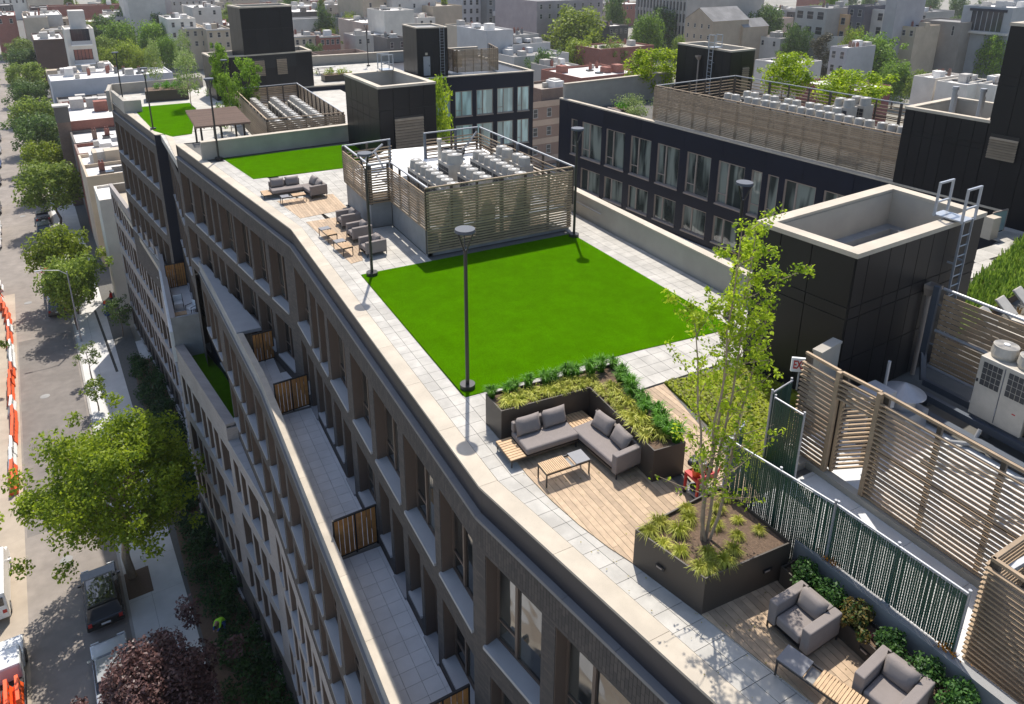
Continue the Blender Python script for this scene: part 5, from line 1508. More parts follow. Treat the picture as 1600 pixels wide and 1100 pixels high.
# big condenser units on steel dunnage
def big_unit(label):
    o = empty('condenser_unit', (0, 0, 0), label, 'condenser unit', 'big condenser units on the steel frame')
    MB().rbox(0, .8, -1.25, 0, .0, 1.62, .02, 2).build('casing', M_ivory, o)
    for k in (0, 1):
        y0 = -.10 - k * .6
        for i in range(4):
            for j in range(4):
                MB().box(-.008, .004, y0 - (i + 1) * .115, y0 - i * .115 - .014, .88 + j * .16, .88 + j * .16 + .142).build('grille_pane', M_grille, o)
    MB().box(-.012, .0, -.625, -.610, .05, 1.55).build('door_joint', M_steel_d, o); MB().box(-.016, .0, -.62, -.60, .25, .45).build('door_handle', M_galv, o)
    MB().box(-.02, 0, -.07, -.03, .92, 1.0).build('cable_cover', M_black, o)
    for k in (0, 1):
        y = -.32 - k * .62
        m = MB(); m.cyl((.4, y, 1.62), (.4, y, 1.72), .27, .30, 20, caps=False); m.cyl((.4, y, 1.72), (.4, y, 1.95), .30, .27, 20, caps=False); m.cyl((.4, y, 1.94), (.4, y, 1.95), .28, .27, 20)
        s = m.build('fan_shroud', M_ivory, o)
        g = MB()
        for r in [.05 + .022 * q for q in range(1, 10)]:
            for q in range(24):
                a0, a1 = 2 * math.pi * q / 24, 2 * math.pi * (q + 1) / 24
                g.quad((.4 + math.cos(a0) * r, y + math.sin(a0) * r, 1.956), (.4 + math.cos(a1) * r, y + math.sin(a1) * r, 1.956), (.4 + math.cos(a1) * (r + .01), y + math.sin(a1) * (r + .01), 1.956), (.4 + math.cos(a0) * (r + .01), y + math.sin(a0) * (r + .01), 1.956))
        q = g.build('fan_guard', M_concg, s); q['kind'] = 'stuff'
        MB().cyl((.4, y, 1.955), (.4, y, 1.975), .07, n=14).build('motor_cap', M_white, s)
    MB().box(.05, .75, -1.2, -.05, -.06, 0).build('base_rail', M_steel_d, o)
    MB().box(-.006, .001, -1.05, -.97, .5, .53).build('badge', M_red, o)
    return o
bu_ = big_unit('big ivory condenser unit with two dark grilles and two fans at the right edge')
bu_.location = (17.75, 8.65, .52)
dup(bu_, (17.78, 7.3, .52), 0, 'big ivory condenser unit cut by the right edge of the photo')
dn = empty('steel_frame', (17.8, 7, 0), 'dark steel beam frame carrying the big condenser units', 'steel frame')
for x in (17.72, 18.35): MB().bar((x, 10.2, .36), (x, 2, .36), .14, .18).build('beam', M_steel_d, dn, off=dn.location)
MB().bar((17.2, 10, .2), (17.25, 2, .2), .2, .16).build('beam', M_steel_d, dn, off=dn.location)
for y in (9.8, 8.2, 6.2, 4.2): MB().box(17.95 - .07, 18.1, y - .08, y + .08, 0, .28).build('stub_post', M_steel_d, dn, off=dn.location)
# conical vent, ducts, tan wall and EXIT sign
o = empty('roof_vent', (16.5, 9.6, 0), 'galvanised conical roof vent between the screen door and the front bulkhead', 'roof vent')
MB().box(-.45, .45, -.45, .45, 0, .55).build('curb', M_galv, o); MB().cyl((0, 0, .55), (0, 0, .95), .32, n=18).build('drum', M_galv, o); MB().cyl((0, 0, .93), (0, 0, 1.2), .52, .02, 18).build('cone', M_galv, o)
o = empty('roof_duct', (15.2, 9.6, 0), 'grey roof duct box behind the top of the plant screen', 'duct')
MB().box(-.5, .5, -.3, .3, .9, 1.35).build('duct', M_galv, o); MB().box(-.4, -.3, -.2, .2, 0, .9).build('leg', M_steel_d, o); MB().box(.3, .4, -.2, .2, 0, .9).build('leg', M_steel_d, o)
MB().cyl((.7, .15, 0), (.7, .15, 1.9), .04, n=8).build('vent_pipe', M_galv, o)
tw_ = wall_thing('pier', (14.35, 10.55), (15.3, 10.72), 0, 2.15, .2, 'short tan wall pier under the EXIT sign', M_conc, M_conc, 'pier')
ex = empty('exit_sign', (13.22, 10.22, 2.12), 'white EXIT sign with red letters at the end of the plant screen', 'sign', None, R_(-38))
MB().box(-.2, .2, -.03, .03, 0, .36).build('housing', M_white, ex)
fc = bpy.data.curves.new('lettering', 'FONT'); fc.body = 'EXIT'; fc.size = .22; fc.align_x = 'CENTER'; fc.align_y = 'CENTER'; fc.extrude = .004; fc.offset = .006
fc.materials.append(M_red)
fo = bpy.data.objects.new('lettering', fc); COL.objects.link(fo); _me = bpy.data.meshes.new_from_object(fo.evaluated_get(bpy.context.evaluated_depsgraph_get())); bpy.data.objects.remove(fo); _me.materials.clear(); _me.materials.append(M_red); fo = link('lettering', _me, ex); fo.location = (0, -.036, .18); fo.rotation_euler = (R_(90), 0, 0); fo.scale = (.72, 1.35, 1)
MB().cyl((0, 0, -.5), (0, 0, 0), .02, n=6).build('bracket', M_galv, ex)

# ---------------------------------------------------------------- garden cart with tools
gc = empty('garden_cart', (10.15, 9.95, .02), 'red brown garden cart loaded with buckets beside the long planter', 'cart')
MB().box(-.28, .28, -.22, .22, .50, .56).build('tray', M_red, gc); MB().box(-.28, .28, -.22, -.19, .56, .64).build('lip', M_red, gc); MB().box(-.28, .28, -.22, .22, .12, .16).build('shelf', M_concg, gc)
for x, y in ((-.25, -.19), (.25, -.19), (-.25, .19), (.25, .19)): MB().box(x - .025, x + .025, y - .025, y + .025, .08, .5).build('leg', M_red, gc); MB().cyl((x, y - .02, .05), (x, y + .02, .05), .05, n=10).build('caster', M_black, gc)
MB().bar((.28, -.2, .56), (.42, -.2, .8), .03, .03).build('handle', M_red, gc)
for i, (x, y, z, r, h, m_, nm, lb, ct) in enumerate(((-.16, -.02, .565, .10, .16, M_orange, 'bucket', 'orange bucket on the garden cart', 'bucket'), (.02, -.1, .565, .07, .13, M_red, 'bucket', 'small red pail on the garden cart', 'bucket'),
        (.08, .06, .565, .09, .22, M_plastic, 'bucket', 'clear grey tub on the garden cart', 'tub'), (.2, -.05, .565, .08, .15, M_green_s, 'pot', 'dark green pot on the garden cart', 'pot'), (.05, 0, .165, .12, .26, M_white, 'bucket', 'white bucket on the lower shelf of the garden cart', 'bucket'), (-.16, 0, .165, .10, .1, M_black, 'crate', 'black box on the lower shelf of the garden cart', 'box'))):
    m = MB(); m.cyl((0, 0, 0), (0, 0, h), r * .8, r, 14, caps=False); m.cyl((0, 0, 0), (0, 0, .01), r * .8, n=14); m.cyl((0, 0, h * .7), (0, 0, h * .71), r * .94, n=14)
    tag(m.build(nm, m_, None, (10.15 + x, 9.95 + y, .02 + z)), lb, ct)
m = MB(); m.rbox(-.17, .17, -.12, .12, 0, .16, .07, 3); tag(m.build('bag', M_black, None, (10.2, 10.22, .6), .4, smooth=True), 'black plastic bag at the back of the garden cart', 'bag')
plant('cut_greens', tuft_mesh('cut_greens', 60, .16, .05, .14, L_yel, 77, .02, .5), 9.98, 9.93, .70, .9, 'lime green cuttings sticking out of the orange bucket', 'cuttings', None)

# ---------------------------------------------------------------- far roof garden: planted meadow, loungers, more
MD = [(21.6, 12.35), (33.2, 15.5), (34.0, 14.4), (33, 13.2), (26, 12.25), (21.6, 11.35)]
grid('terrace_paving', 21.6, 36, 11, 17, lambda x, y: y > 12.45 + (x - 21.6) * .27 and y < 13.2 + (x - 22) * .29 + .2, mat_=M_paver, tile=.8)
MB().prism(MD, -.04, .25).build('meadow_bed', M_soil, kind='structure')
me_ = MB(); rr = random.Random(12)
for _ in range(11000):
    x, y = rr.uniform(21.6, 34), rr.uniform(11.3, 15.6)
    if not inside((x, y), MD): continue
    a = rr.uniform(0, 6.3); d = Vector((math.cos(a), math.sin(a), 0)); h = rr.uniform(.15, .42); t = Vector((-d.y, d.x, 0)) * .035
    p = Vector((x, y, .24)); q = p + d * .12 + Vector((0, 0, h)); me_.quad(p - t, p + t, q + t * .4, q - t * .4)
me_.build('meadow_grass', leaf_mat('meadow_blades', (.11, .20, .02), (.30, .42, .06), .42, 1.2), kind='stuff')
def lounger(label):
    o = empty('sun_lounger', (0, 0, 0), label, 'sun lounger', 'sun loungers on the right hand terrace')
    MB().box(-.32, .32, -1.2, .1, .25, .30).build('frame', M_teak, o)
    MB().rbox(-.3, .3, -1.2, .1, .305, .38, .03, 2).build('seat_pad', M_ivory, o)
    b = MB().rbox(-.3, .3, 0, .72, 0, .08, .03, 2).build('backrest', M_ivory, o, (0, .1, .33)); b.rotation_euler = (R_(42), 0, 0)
    for x, y in ((-.28, -1.1), (.28, -1.1), (-.28, .05), (.28, .05)): MB().box(x - .025, x + .025, y - .025, y + .025, 0, .25).build('leg', M_teak, o)
    return o
lo = lounger('pale sun lounger nearest the front bulkhead on the right hand terrace')
lo.location = (23.3, 11.05, 0); lo.rotation_euler.z = R_(8)
dup(lo, (24.55, 11.2, 0), R_(8), 'pale sun lounger second from the front bulkhead on the right hand terrace')
dup(lo, (25.8, 11.35, 0), R_(8), 'pale sun lounger cut by the right edge of the photo')
for i, x in enumerate((23.95, 25.2)):
    plant('dry_grass', tuft_mesh('dry_grass', 60, .5, .1, .3, leaf_mat('dry_stems', (.16, .10, .04), (.3, .2, .08)), 88 + i, .012, .4), x, 11.5, 0, 1, ['dry brown grass clump between the first two sun loungers', 'dry brown grass clump between the last two sun loungers'][i], 'grass tuft', None)
# terrace chairs
def metal_chair(label):
    o = empty('metal_chair', (0, 0, 0), label, 'chair', 'white chairs on the small terrace')
    MB().box(-.25, .25, -.25, .25, .40, .46).build('seat', M_white, o); MB().box(-.25, .25, .22, .27, .5, .85).build('backrest', M_white, o)
    f = MB()
    for x in (-.27, .27):
        f.bar((x, -.26, 0), (x, -.24, .62), .025, .025); f.bar((x, .26, 0), (x, .28, .88), .025, .025); f.bar((x, -.25, .62), (x, .27, .62), .03, .03)
    f.build('frame', M_black, o)
    return o
mc = metal_chair('white seat chair with black frame facing the street on the small lower terrace'); mc.location = (1.95, 55.6, -13.8); mc.scale = (1.2,) * 3
q = dup(mc, (2.75, 54.2, -13.8), R_(-60), 'white seat chair turned sideways by the wall of the small lower terrace', 1.2)
o = empty('low_table', (1.95, 53.9, -13.8), 'small brown table in front of the white terrace chairs', 'table')
MB().box(-.4, .4, -.3, .3, .36, .42).build('table_top', M_teak, o)
for x, y in ((-.35, -.25), (.35, -.25), (-.35, .25), (.35, .25)): MB().box(x - .03, x + .03, y - .03, y + .03, 0, .36).build('leg', M_teak, o)
# ---------------------------------------------------------------- street
SD, SN, SO = Vector((-.0812, .9967)), Vector((.9967, .0812)), Vector((-4.3, 44.7))
SROT = math.atan2(SD.y, SD.x) - math.pi / 2
def S(s, d, z=G):
    p = SO + SD * s + SN * d
    return Vector((p.x, p.y, z))
def sq(s0, s1, d0, d1): return [tuple(S(s0, d0)[:2]), tuple(S(s0, d1)[:2]), tuple(S(s1, d1)[:2]), tuple(S(s1, d0)[:2])]
MB().prism([(-900, -300), (1500, -300), (1500, 1800), (-900, 1800)], G - .6, G - .16).build('ground', M_ground, kind='structure')
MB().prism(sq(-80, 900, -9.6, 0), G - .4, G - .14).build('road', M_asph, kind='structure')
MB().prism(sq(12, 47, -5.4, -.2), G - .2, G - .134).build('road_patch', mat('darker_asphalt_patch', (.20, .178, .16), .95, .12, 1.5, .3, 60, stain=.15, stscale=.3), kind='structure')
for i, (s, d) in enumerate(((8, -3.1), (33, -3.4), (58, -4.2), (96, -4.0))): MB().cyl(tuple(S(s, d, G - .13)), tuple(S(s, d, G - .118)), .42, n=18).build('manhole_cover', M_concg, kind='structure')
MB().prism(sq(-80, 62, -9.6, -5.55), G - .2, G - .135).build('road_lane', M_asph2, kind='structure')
MB().prism(sq(-80, 900, -15, -9.6), G - .4, G).build('sidewalk', M_walk, kind='structure')
MB().prism(sq(-80, 900, .16, 5.6), G - .4, G - .005).build('sidewalk_bed', M_base, kind='structure')
root = empty('sidewalk', (0, 0, 0), kind='structure')
for i in range(44):
    for d0, d1 in ((.17, 1.6), (1.605, 3.6)):
        MB().prism(sq(-42 + i * 3.6, -42 + i * 3.6 + 3.585, d0, d1 - .01), G - .02, G).build('sidewalk_slab', M_walk, root)
MB().prism(sq(-42, 40, 3.6, 8), G - .1, G - .02).build('sidewalk_strip', M_walk, kind='structure')
m = MB()
for i in range(60): m.prism(sq(-80 + i * 6, -80 + i * 6 + 5.97, 0, .16), G - .3, G + .002)
m.build('kerb', M_kerb, kind='structure')
m = MB()
m.prism(sq(39.5, 39.52, 2.55, 2.75) if False else [tuple(S(34, 3.0)[:2]), tuple(S(34, 3.25)[:2]), tuple(S(51, 2.7)[:2]), tuple(S(51, 2.45)[:2])], G, G + .006)
m.build('trench_drain', M_black, kind='structure')
# planting bed at the foot of the building
BED = [(-2.6, 81), (-1.2, 61), (-.55, 46), (.3, 34), (1.4, 20), (4, 20), (4, 33.2), (1.2, 52), (1.1, 66), (-.6, 80)]
MB().prism(BED, G - .1, G + .06).build('planting_bed', M_soil, kind='structure')
m = MB(); rr = random.Random(31)
pts = []
while len(pts) < 420:
    x, y = rr.uniform(-2.6, 4), rr.uniform(22, 80)
    if inside((x, y), BED) and (y > 60 or x > -.35 + (52 - y) * .055): pts.append((Vector((x, y, G + .45)), rr.uniform(.4, .85)))
leaf_cloud(m, pts, 42000, .11, rr, .6, .5)
m.build('ground_cover', leaf_mat('ivy_leaves', (.014, .045, .012), (.05, .12, .02), .3), kind='stuff')
for i, (s, d) in enumerate(((3.0, .75),)):
    MB().prism(sq(s - 1.5, s + 1.1, .2, 1.75), G + .001, G + .012).build('tree_pit', M_soil, kind='structure')
MB().prism(sq(-6.5, -4.2, .2, 1.6), G + .001, G + .012).build('tree_pit', M_soil, kind='structure')

# ---------------------------------------------------------------- trees
def make_tree(name, label, H, R, n, leaf, lm, seed, trunk=.22, bark=M_bark, base=.32, clumps=16, cr=1.0, flat=.8, group=None, parts=True, tall=1.0, low=.42):
    rr = random.Random(seed)
    o = empty(name, (0, 0, 0), label, 'tree', group)
    m = MB(); cl = []
    top = Vector((rr.uniform(-.1, .1) * R, rr.uniform(-.1, .1) * R, H * .72))
    limb(m, (0, 0, -.1), top, trunk, trunk * .35, rr, 5, R * .04, 8)
    for i in range(clumps):
        a = i * 2.4 + rr.uniform(-.4, .4); z = H * (low + (1 - low - .08) * (i + .5) / clumps)
        f = (z / H - low) / (1 - low)
        w = R * (1 - abs(f - .38) ** 1.6 * 1.25) * rr.uniform(.45, .80)
        c = Vector((math.cos(a) * w, math.sin(a) * w, z + rr.uniform(-.04, .04) * H))
        q = Vector((top.x * .6, top.y * .6, min(max(base * H, z - w * .8), H * .7)))
        limb(m, q, c, trunk * .38, trunk * .08, rr, 3, R * .04, 5)
        cl.append((c, cr * R * rr.uniform(.26, .44)))
        for _ in range(2):
            cl.append((c + Vector((rr.gauss(0, 1), rr.gauss(0, 1), rr.gauss(0, .7))) * R * .27, cr * R * rr.uniform(.12, .24)))
    cl.append((Vector((0, 0, H * .86)), R * .35))
    m.build('trunk', bark, o)
    m = MB(); leaf_cloud(m, cl, n, leaf, rr, .45, .45)
    m.build('crown', lm, o)
    return o
t = make_tree('street_tree', 'large lime green street tree over the parked black SUV', 12.4, 5.7, 33000, .135, L_near, 41, .30, M_barkp, clumps=46, cr=.66)
t.location = S(3.6, .7); t.location.z = G
t = make_tree('street_tree', 'dark purple leaved plum tree at the bottom left', 6.6, 3.5, 30000, .11, L_pur, 42, .2, clumps=30, low=.3, cr=.85)
t.location = S(-10.4, .5)
sap = [('street_tree', 'thin sapling with few leaves at the kerb behind the lime green tree', (33.5, .8), 4.5, 1.1, 700, L_ash), ('street_tree', 'small bushy young tree at the kerb above the lime green tree', (27.2, .8), 3.6, 1.2, 900, L_mid),
       ('street_tree', 'young tree by the planting bed at the dark end of the pale facade', (42, 4.6), 5.0, 1.7, 1300, L_dark)]
for i, (nm, lb, sd_, H, R, n, lm) in enumerate(sap):
    t = make_tree(nm, lb, H, R, n, .12, lm, 60 + i, .07, clumps=9); t.location = S(*sd_)
# shared street tree kinds
kinds = [make_tree('street_tree', 'x', 9.5, 4.4, 6500, .23, [L_mid, L_mid, L_dark, L_yel][i], 70 + i, .2, clumps=16) for i in range(4)]
for k in kinds: k.location = (0, -200, G)
used = set()
def tree(kind, loc, sc, label, group=None, rz=None, name=None):
    if kind not in used:
        used.add(kind); t = KT[kind]; t.location = loc; t.rotation_euler = (0, 0, rz if rz is not None else rnd.uniform(0, 6.3)); t.scale = (sc[0], sc[0], sc[1]); t['label'] = label
        if group: t['group'] = group
        return t
    return dup(KT[kind], loc, rz if rz is not None else rnd.uniform(0, 6.3), label, (sc[0], sc[0], sc[1]), group)
KT = {'m1': kinds[0], 'm2': kinds[1], 'd1': kinds[2], 'y1': kinds[3]}
KT['b1'] = make_tree('broad_tree', 'x', 10, 5.2, 7500, .25, L_fresh, 81, .25, clumps=20, low=.3)
KT['b2'] = make_tree('broad_tree', 'x', 10, 5.0, 7500, .25, L_dark, 82, .25, clumps=20, low=.3)
KT['b3'] = make_tree('broad_tree', 'x', 10, 5.0, 7500, .25, L_yel, 83, .25, clumps=20, low=.3)
KT['c1'] = make_tree('conifer_tree', 'x', 12, 3.0, 5200, .2, L_brz, 84, .2, clumps=24, low=.12)
KT['r1'] = make_tree('roof_tree', 'x', 5, 2.5, 5600, .13, L_near, 85, .07, clumps=14, low=.25, bark=M_barkp)
KT['r2'] = make_tree('roof_tree', 'x', 5, 1.9, 2000, .11, L_ash, 86, .06, clumps=12, low=.25, bark=M_barkp)
KT['r3'] = make_tree('roof_tree', 'x', 5, 1.9, 3600, .12, L_fresh, 87, .06, clumps=12, low=.2, bark=M_barkp)
for s, d, k, sc, lb in ((46.5, .5, 'm1', (.85, 1.0), 'green street tree nearest the street lamp, on the right kerb'),
                        (56, .3, 'y1', (1.0, 1.05), 'green street tree third from the street lamp on the right kerb'),
                        (51, .8, 'm2', (.7, .8), 'small green street tree between two larger ones on the right kerb'),
                        (86, .9, 'm2', (1.25, 1.2), 'large green street tree in front of the tall brick chimney'),
                        (104, .7, 'y1', (1.1, 1.1), 'green street tree behind the tall brick chimney'),
                        (125, .8, 'd1', (1.25, 1.25), 'broad dark green street tree left of the blue grey wall'),
                        (142, .5, 'm1', (1.4, 1.3), 'large green street tree left of the blue grey party wall house'),
                        (175, .3, 'd1', (1.25, 1.2), 'dark green street tree left of the dark brown house wall'),
                        (205, .4, 'm2', (1.3, 1.3), 'green street tree left of the grey textured house wall'),
                        (250, .5, 'd1', (1.3, 1.2), 'far green street tree on the right kerb'),
                        (285, .5, 'm1', (1.3, 1.2), 'farthest green street tree at the top left'),
                        (50, -10.2, 'd1', (.95, .95), 'dark street tree cut by the left edge above the orange barriers'),
                        (38, -10.4, 'm1', (.9, .9), 'street tree cut by the left edge beside the orange barriers'),
                        (64, -10.5, 'm2', (.95, 1.0), 'street tree cut by the left edge across from the red car'),
                        (9, -10.6, 'y1', (.8, .75), 'pale street tree cut by the left edge above the white van'),
                        (88, -10.6, 'y1', (.9, .9), 'street tree cut by the left edge beside the parked white cars'),
                        (225, -11.5, 'b1', (1.2, 1.1), 'street tree on the left kerb at the top left corner')):
    tree(k, S(s, d), (sc[0] * .88, sc[1] * .92), lb, 'street trees')

# ---------------------------------------------------------------- cars
def car(label, paint, L=4.7, W=1.85, H=1.55, suv=True, roofglass=False, pickup=False, van=False, group='cars parked along the street'):
    o = empty('parked_car', (0, 0, 0), label, 'car', group)
    # side profile (y forward, z up)
    h = L / 2
    if van: prof = [(-h, .35), (-h, 1.0), (-h + .05, 2.05), (h - 1.5, 2.1), (h - .9, 1.35), (h - .1, 1.0), (h, .6), (h, .32)]; H = 2.1
    else: prof = [(-h, .4), (-h, .85), (-h + .1, 1.0), (h - 1.35, 1.0), (h - .25, .85), (h, .65), (h, .35)]
    def loft(prof, w, top=.96):
        m = MB(); k = len(prof)
        for sgn in (-1, 1):
            pass
        ring = []
        for (y, z) in prof: ring.append(((-w / 2 * (1 if z < .9 else top), y, z), (w / 2 * (1 if z < .9 else top), y, z)))
        for i in range(k):
            j = (i + 1) % k
            m.quad(ring[i][0], ring[i][1], ring[j][1], ring[j][0])
        n = len(m.v); m.v += [r[0] for r in ring] + [r[1] for r in ring]
        m.f.append(tuple(range(n, n + k))); m.m.append(0); m.f.append(tuple(reversed(range(n + k, n + 2 * k)))); m.m.append(0)
        return m
    b = loft(prof, W)
    bm = bmesh.new()
    me = b.mesh('tmp', M_black); bm.from_mesh(me); bpy.data.meshes.remove(me)
    bmesh.ops.remove_doubles(bm, verts=bm.verts, dist=.001); bmesh.ops.recalc_face_normals(bm, faces=bm.faces)
    bmesh.ops.bevel(bm, geom=bm.edges[:], offset=.07, segments=2, profile=.6, affect='EDGES')
    MB().add_bm(bm).build('body', paint, o, smooth=False)
    if not van:
        r0 = -h + .12 if suv else -h + .75
        f0 = h - 1.45
        cab = [(r0, 1.0), (r0 + (.25 if suv else .6), H - .06), (r0 + .6, H), (f0 - .75, H), (f0 - .55, H - .04), (f0 + .1, 1.0)]
        c = MB(); w0, w1 = W * .93, W * .76
        lo, hi = [], []
        def wz(z): return w0 + (w1 - w0) * (z - 1.0) / (H - 1.0)
        for i in range(len(cab)):
            j = (i + 1) % len(cab)
            (y0, z0), (y1, z1) = cab[i], cab[j]
            c.quad((-wz(z0) / 2, y0, z0), (wz(z0) / 2, y0, z0), (wz(z1) / 2, y1, z1), (-wz(z1) / 2, y1, z1), 1 if (i in (1, 2, 3)) else 0)
        n = len(c.v); k = len(cab)
        c.v += [(-wz(z) / 2, y, z) for y, z in cab] + [(wz(z) / 2, y, z) for y, z in cab]
        c.f.append(tuple(range(n, n + k))); c.m.append(0); c.f.append(tuple(reversed(range(n + k, n + 2 * k)))); c.m.append(0)
        c.build('windows', [M_dglass, paint], o)
        rp = MB(); rp.rbox(-w1 / 2 - .02, w1 / 2 + .02, r0 + .3, f0 - .62, H - .03, H + .03, .03, 2)
        rf = rp.build('roof', paint, o)
        if roofglass: MB().box(-w1 / 2 + .08, w1 / 2 - .08, r0 + .45, f0 - .75, H + .028, H + .036).build('sunroof', M_glass, rf)
    else:
        MB().box(-W * .42, W * .42, -h - .012, -h + .02, 1.25, 1.8).build('rear_window', M_dglass, o)
        w = MB(); w.quad((-W * .43, h - .93, 1.40), (W * .43, h - .93, 1.40), (W * .42, h - 1.47, 2.06), (-W * .42, h - 1.47, 2.06)); w.xform(Matrix.Translation((0, .03, .02))); w.build('windscreen', M_dglass, o)
    for x in (-1, 1):
        for y in (-h + .85, h - .85):
            wv = MB().cyl((x * (W / 2 - .2), y, .33), (x * (W / 2 + .01), y, .33), .33, n=16).build('wheel', M_black, o)
            MB().cyl((x * (W / 2), y, .33), (x * (W / 2 + .02), y, .33), .2, n=10).build('rim', M_galv, wv)
        MB().box(x * W * .36 - .2, x * W * .36 + .2, h - .06, h + .012, .62, .74).build('headlight', M_white, o)
        MB().box(x * W * .40 - .1, x * W * .40 + .1, -h - .012, -h + .05, .72, .95).build('tail_light', M_red, o)
        MB().box(x * (W / 2 + .08) - .09, x * (W / 2 + .08) + .09, h - 1.6, h - 1.45, .98, 1.1).build('wing_mirror', paint, o)
    MB().box(-.24, .24, -h - .014, -h + .02, .62, .74).build('licence_plate', M_white, o)
    return o
P_ = {n: mat('car_paint_' + n, c, .25, .02, 1, spec=.7, metal=mt) for n, c, mt in (('black', (.012, .012, .013), 0), ('red', (.42, .015, .02), 0), ('silver', (.42, .43, .45), .5), ('grey', (.12, .125, .13), .3), ('white', (.75, .75, .74), 0), ('blue', (.03, .09, .28), .2), ('dark', (.03, .033, .04), .2), ('taupe', (.2, .17, .15), .3))}
c0 = car('x', P_['black'], 4.9, 2.0, 1.75, True, True)
def place_car(src, s, d, label, back=False, sc=1.1):
    c = src; c.location = S(s, d, G - .135); c.rotation_euler.z = SROT + (math.pi if back else 0); c['label'] = label; c.scale = (sc,) * 3
place_car(c0, 2.4, -1.25, 'black SUV with a glass roof parked under the lime green tree')
for args in ((P_['silver'], False, -4.2, -1.3, 'pale silver car half hidden by the purple plum tree', 0), (P_['taupe'], True, 54.0, -1.2, 'taupe grey SUV parked nearest the empty kerb', 0), (P_['silver'], False, 59.0, -1.25, 'silver car parked between the taupe SUV and the red car', 0), (P_['red'], True, 64.0, -1.2, 'red SUV parked at the kerb beside the street lamp', 0),
             (P_['grey'], False, 73, -1.2, 'grey car parked behind the red SUV under the trees', 0), (P_['dark'], True, 85, -1.3, 'black car with open tailgate shape parked beside the street trees', 0), (P_['dark'], False, 92, -1.2, 'dark car parked ahead of the black car', 0), (P_['silver'], False, 118, -1.2, 'silver car parked in front of the tree by the brick chimney', 0), (P_['dark'], True, 129, -1.2, 'dark SUV parked far up the right kerb', 0),
             (P_['white'], False, 83, -7.9, 'white car parked at the left edge, front one of two', 1), (P_['white'], False, 89.5, -7.9, 'white car parked at the left edge, rear one of two', 1), (P_['dark'], False, 101, -7.9, 'black car parked at the left edge behind the white cars', 1), (P_['dark'], True, 120, -7.9, 'dark SUV at the left edge ahead of the blue car', 1), (P_['blue'], False, 134, -7.9, 'blue car parked far up the left kerb', 1),
             (P_['silver'], False, 147, -7.9, 'silver car parked behind the blue car', 1), (P_['grey'], False, 160, -7.9, 'grey car at the far end of the left kerb', 1), (P_['red'], False, 37, -8.3, 'red car at the left edge beside the orange barriers', 1)):
    c = car('x', args[0], 4.6, 1.85, 1.75 if args[1] else 1.5, args[1]); place_car(c, args[2], args[3], args[4], bool(args[5]))
v = car('x', P_['white'], 5.6, 2.05, 2.1, van=True, group=None); v['category'] = 'van'; v.name = 'parked_van'; place_car(v, 7.2, -7.6, 'white delivery van parked at the left edge below the lime green tree', sc=1.15)
# work truck with orange load
tk = empty('work_truck', S(-2.2, -6.7, G - .135), 'white work truck loaded with orange barriers at the bottom left corner', 'truck', None, SROT)
TS, TD = -2.2, -6.7
MB().rbox(-1.0, 1.0, 1.2, 3.4, .5, 1.2, .12, 2).build('bonnet', P_['white'], tk); MB().rbox(-.95, .95, .2, 1.8, .6, 2.0, .16, 2).build('cab', P_['white'], tk)
w = MB(); w.quad((-.8, 1.72, 1.3), (.8, 1.72, 1.3), (.75, 1.82 - .3, 1.92), (-.75, 1.82 - .3, 1.92)); w.xform(Matrix.Translation((0, .12, .02))); w.build('windscreen', M_dglass, tk)
MB().box(-1.05, 1.05, -3.2, .15, .7, .95).build('flatbed', M_black, tk); MB().box(-1.06, -1.0, -3.2, .15, .95, 1.3).build('side_board', M_black, tk); MB().box(1.0, 1.06, -3.2, .15, .95, 1.3).build('side_board', M_black, tk)
for x in (-1, 1):
    for y in (-2.3, 2.3): MB().cyl((x * .8, y, .42), (x * 1.05, y, .42), .42, n=14).build('wheel', M_black, tk)
def barrier(name, label, m_, group='plastic barriers along the road works'):
    o = empty(name, (0, 0, 0), label, 'barrier', group)
    m = MB(); pr = [(-.28, 0), (.28, 0), (.28, .18), (.12, .45), (.09, 1.0), (-.09, 1.0), (-.12, .45), (-.28, .18)]
    k = len(pr); n = 0
    m.v += [(x, -.92, z) for x, z in pr] + [(x, .92, z) for x, z in pr]
    for i in range(k):
        j = (i + 1) % k; m.f.append((i, i + k, j + k, j)); m.m.append(0)
    m.f.append(tuple(range(k))); m.m.append(0); m.f.append(tuple(reversed(range(k, 2 * k)))); m.m.append(0)
    m.build('body', m_, o)
    for y in (-.5, .1, .6):
        MB().box(-.13, .13, y - .09, y + .09, .55, .72).build('fork_slot', M_dark, o)
    MB().cyl((0, .93, .1), (0, .93, .95), .05, n=8).build('pin', m_, o)
    return o
bo_ = barrier('road_barrier', 'orange plastic barrier in the line of road works barriers', M_orange)
bw = barrier('road_barrier', 'white plastic barrier in the line of road works barriers', M_white)
NUM = 'first second third fourth fifth sixth seventh eighth ninth tenth eleventh twelfth thirteenth fourteenth fifteenth sixteenth seventeenth eighteenth nineteenth twentieth twenty-first twenty-second last'.split()
for i in range(23):
    s = 19 + i * 1.86
    src = (bw if i % 5 in (2, ) or i in (3, 13, 14) else bo_)
    d = -6.1 - .1 * math.sin(i * .9) - (0 if i < 17 else (i - 17) * .18)
    lb = '%s plastic barrier, number %d from the nearest end of the road works line' % ('white' if src is bw else 'orange', i + 1)
    lb = '%s plastic barrier, %s from the camera end of the road works line' % ('white' if src is bw else 'orange', NUM[i])
    if i == 0: lb = 'orange plastic barrier nearest the camera at the end of the road works line'
    if i == 22: lb = 'orange plastic barrier farthest up the street in the road works line'
    dup(src, S(s, d, G - .135), SROT + rnd.uniform(-.05, .05), lb, 1.1)
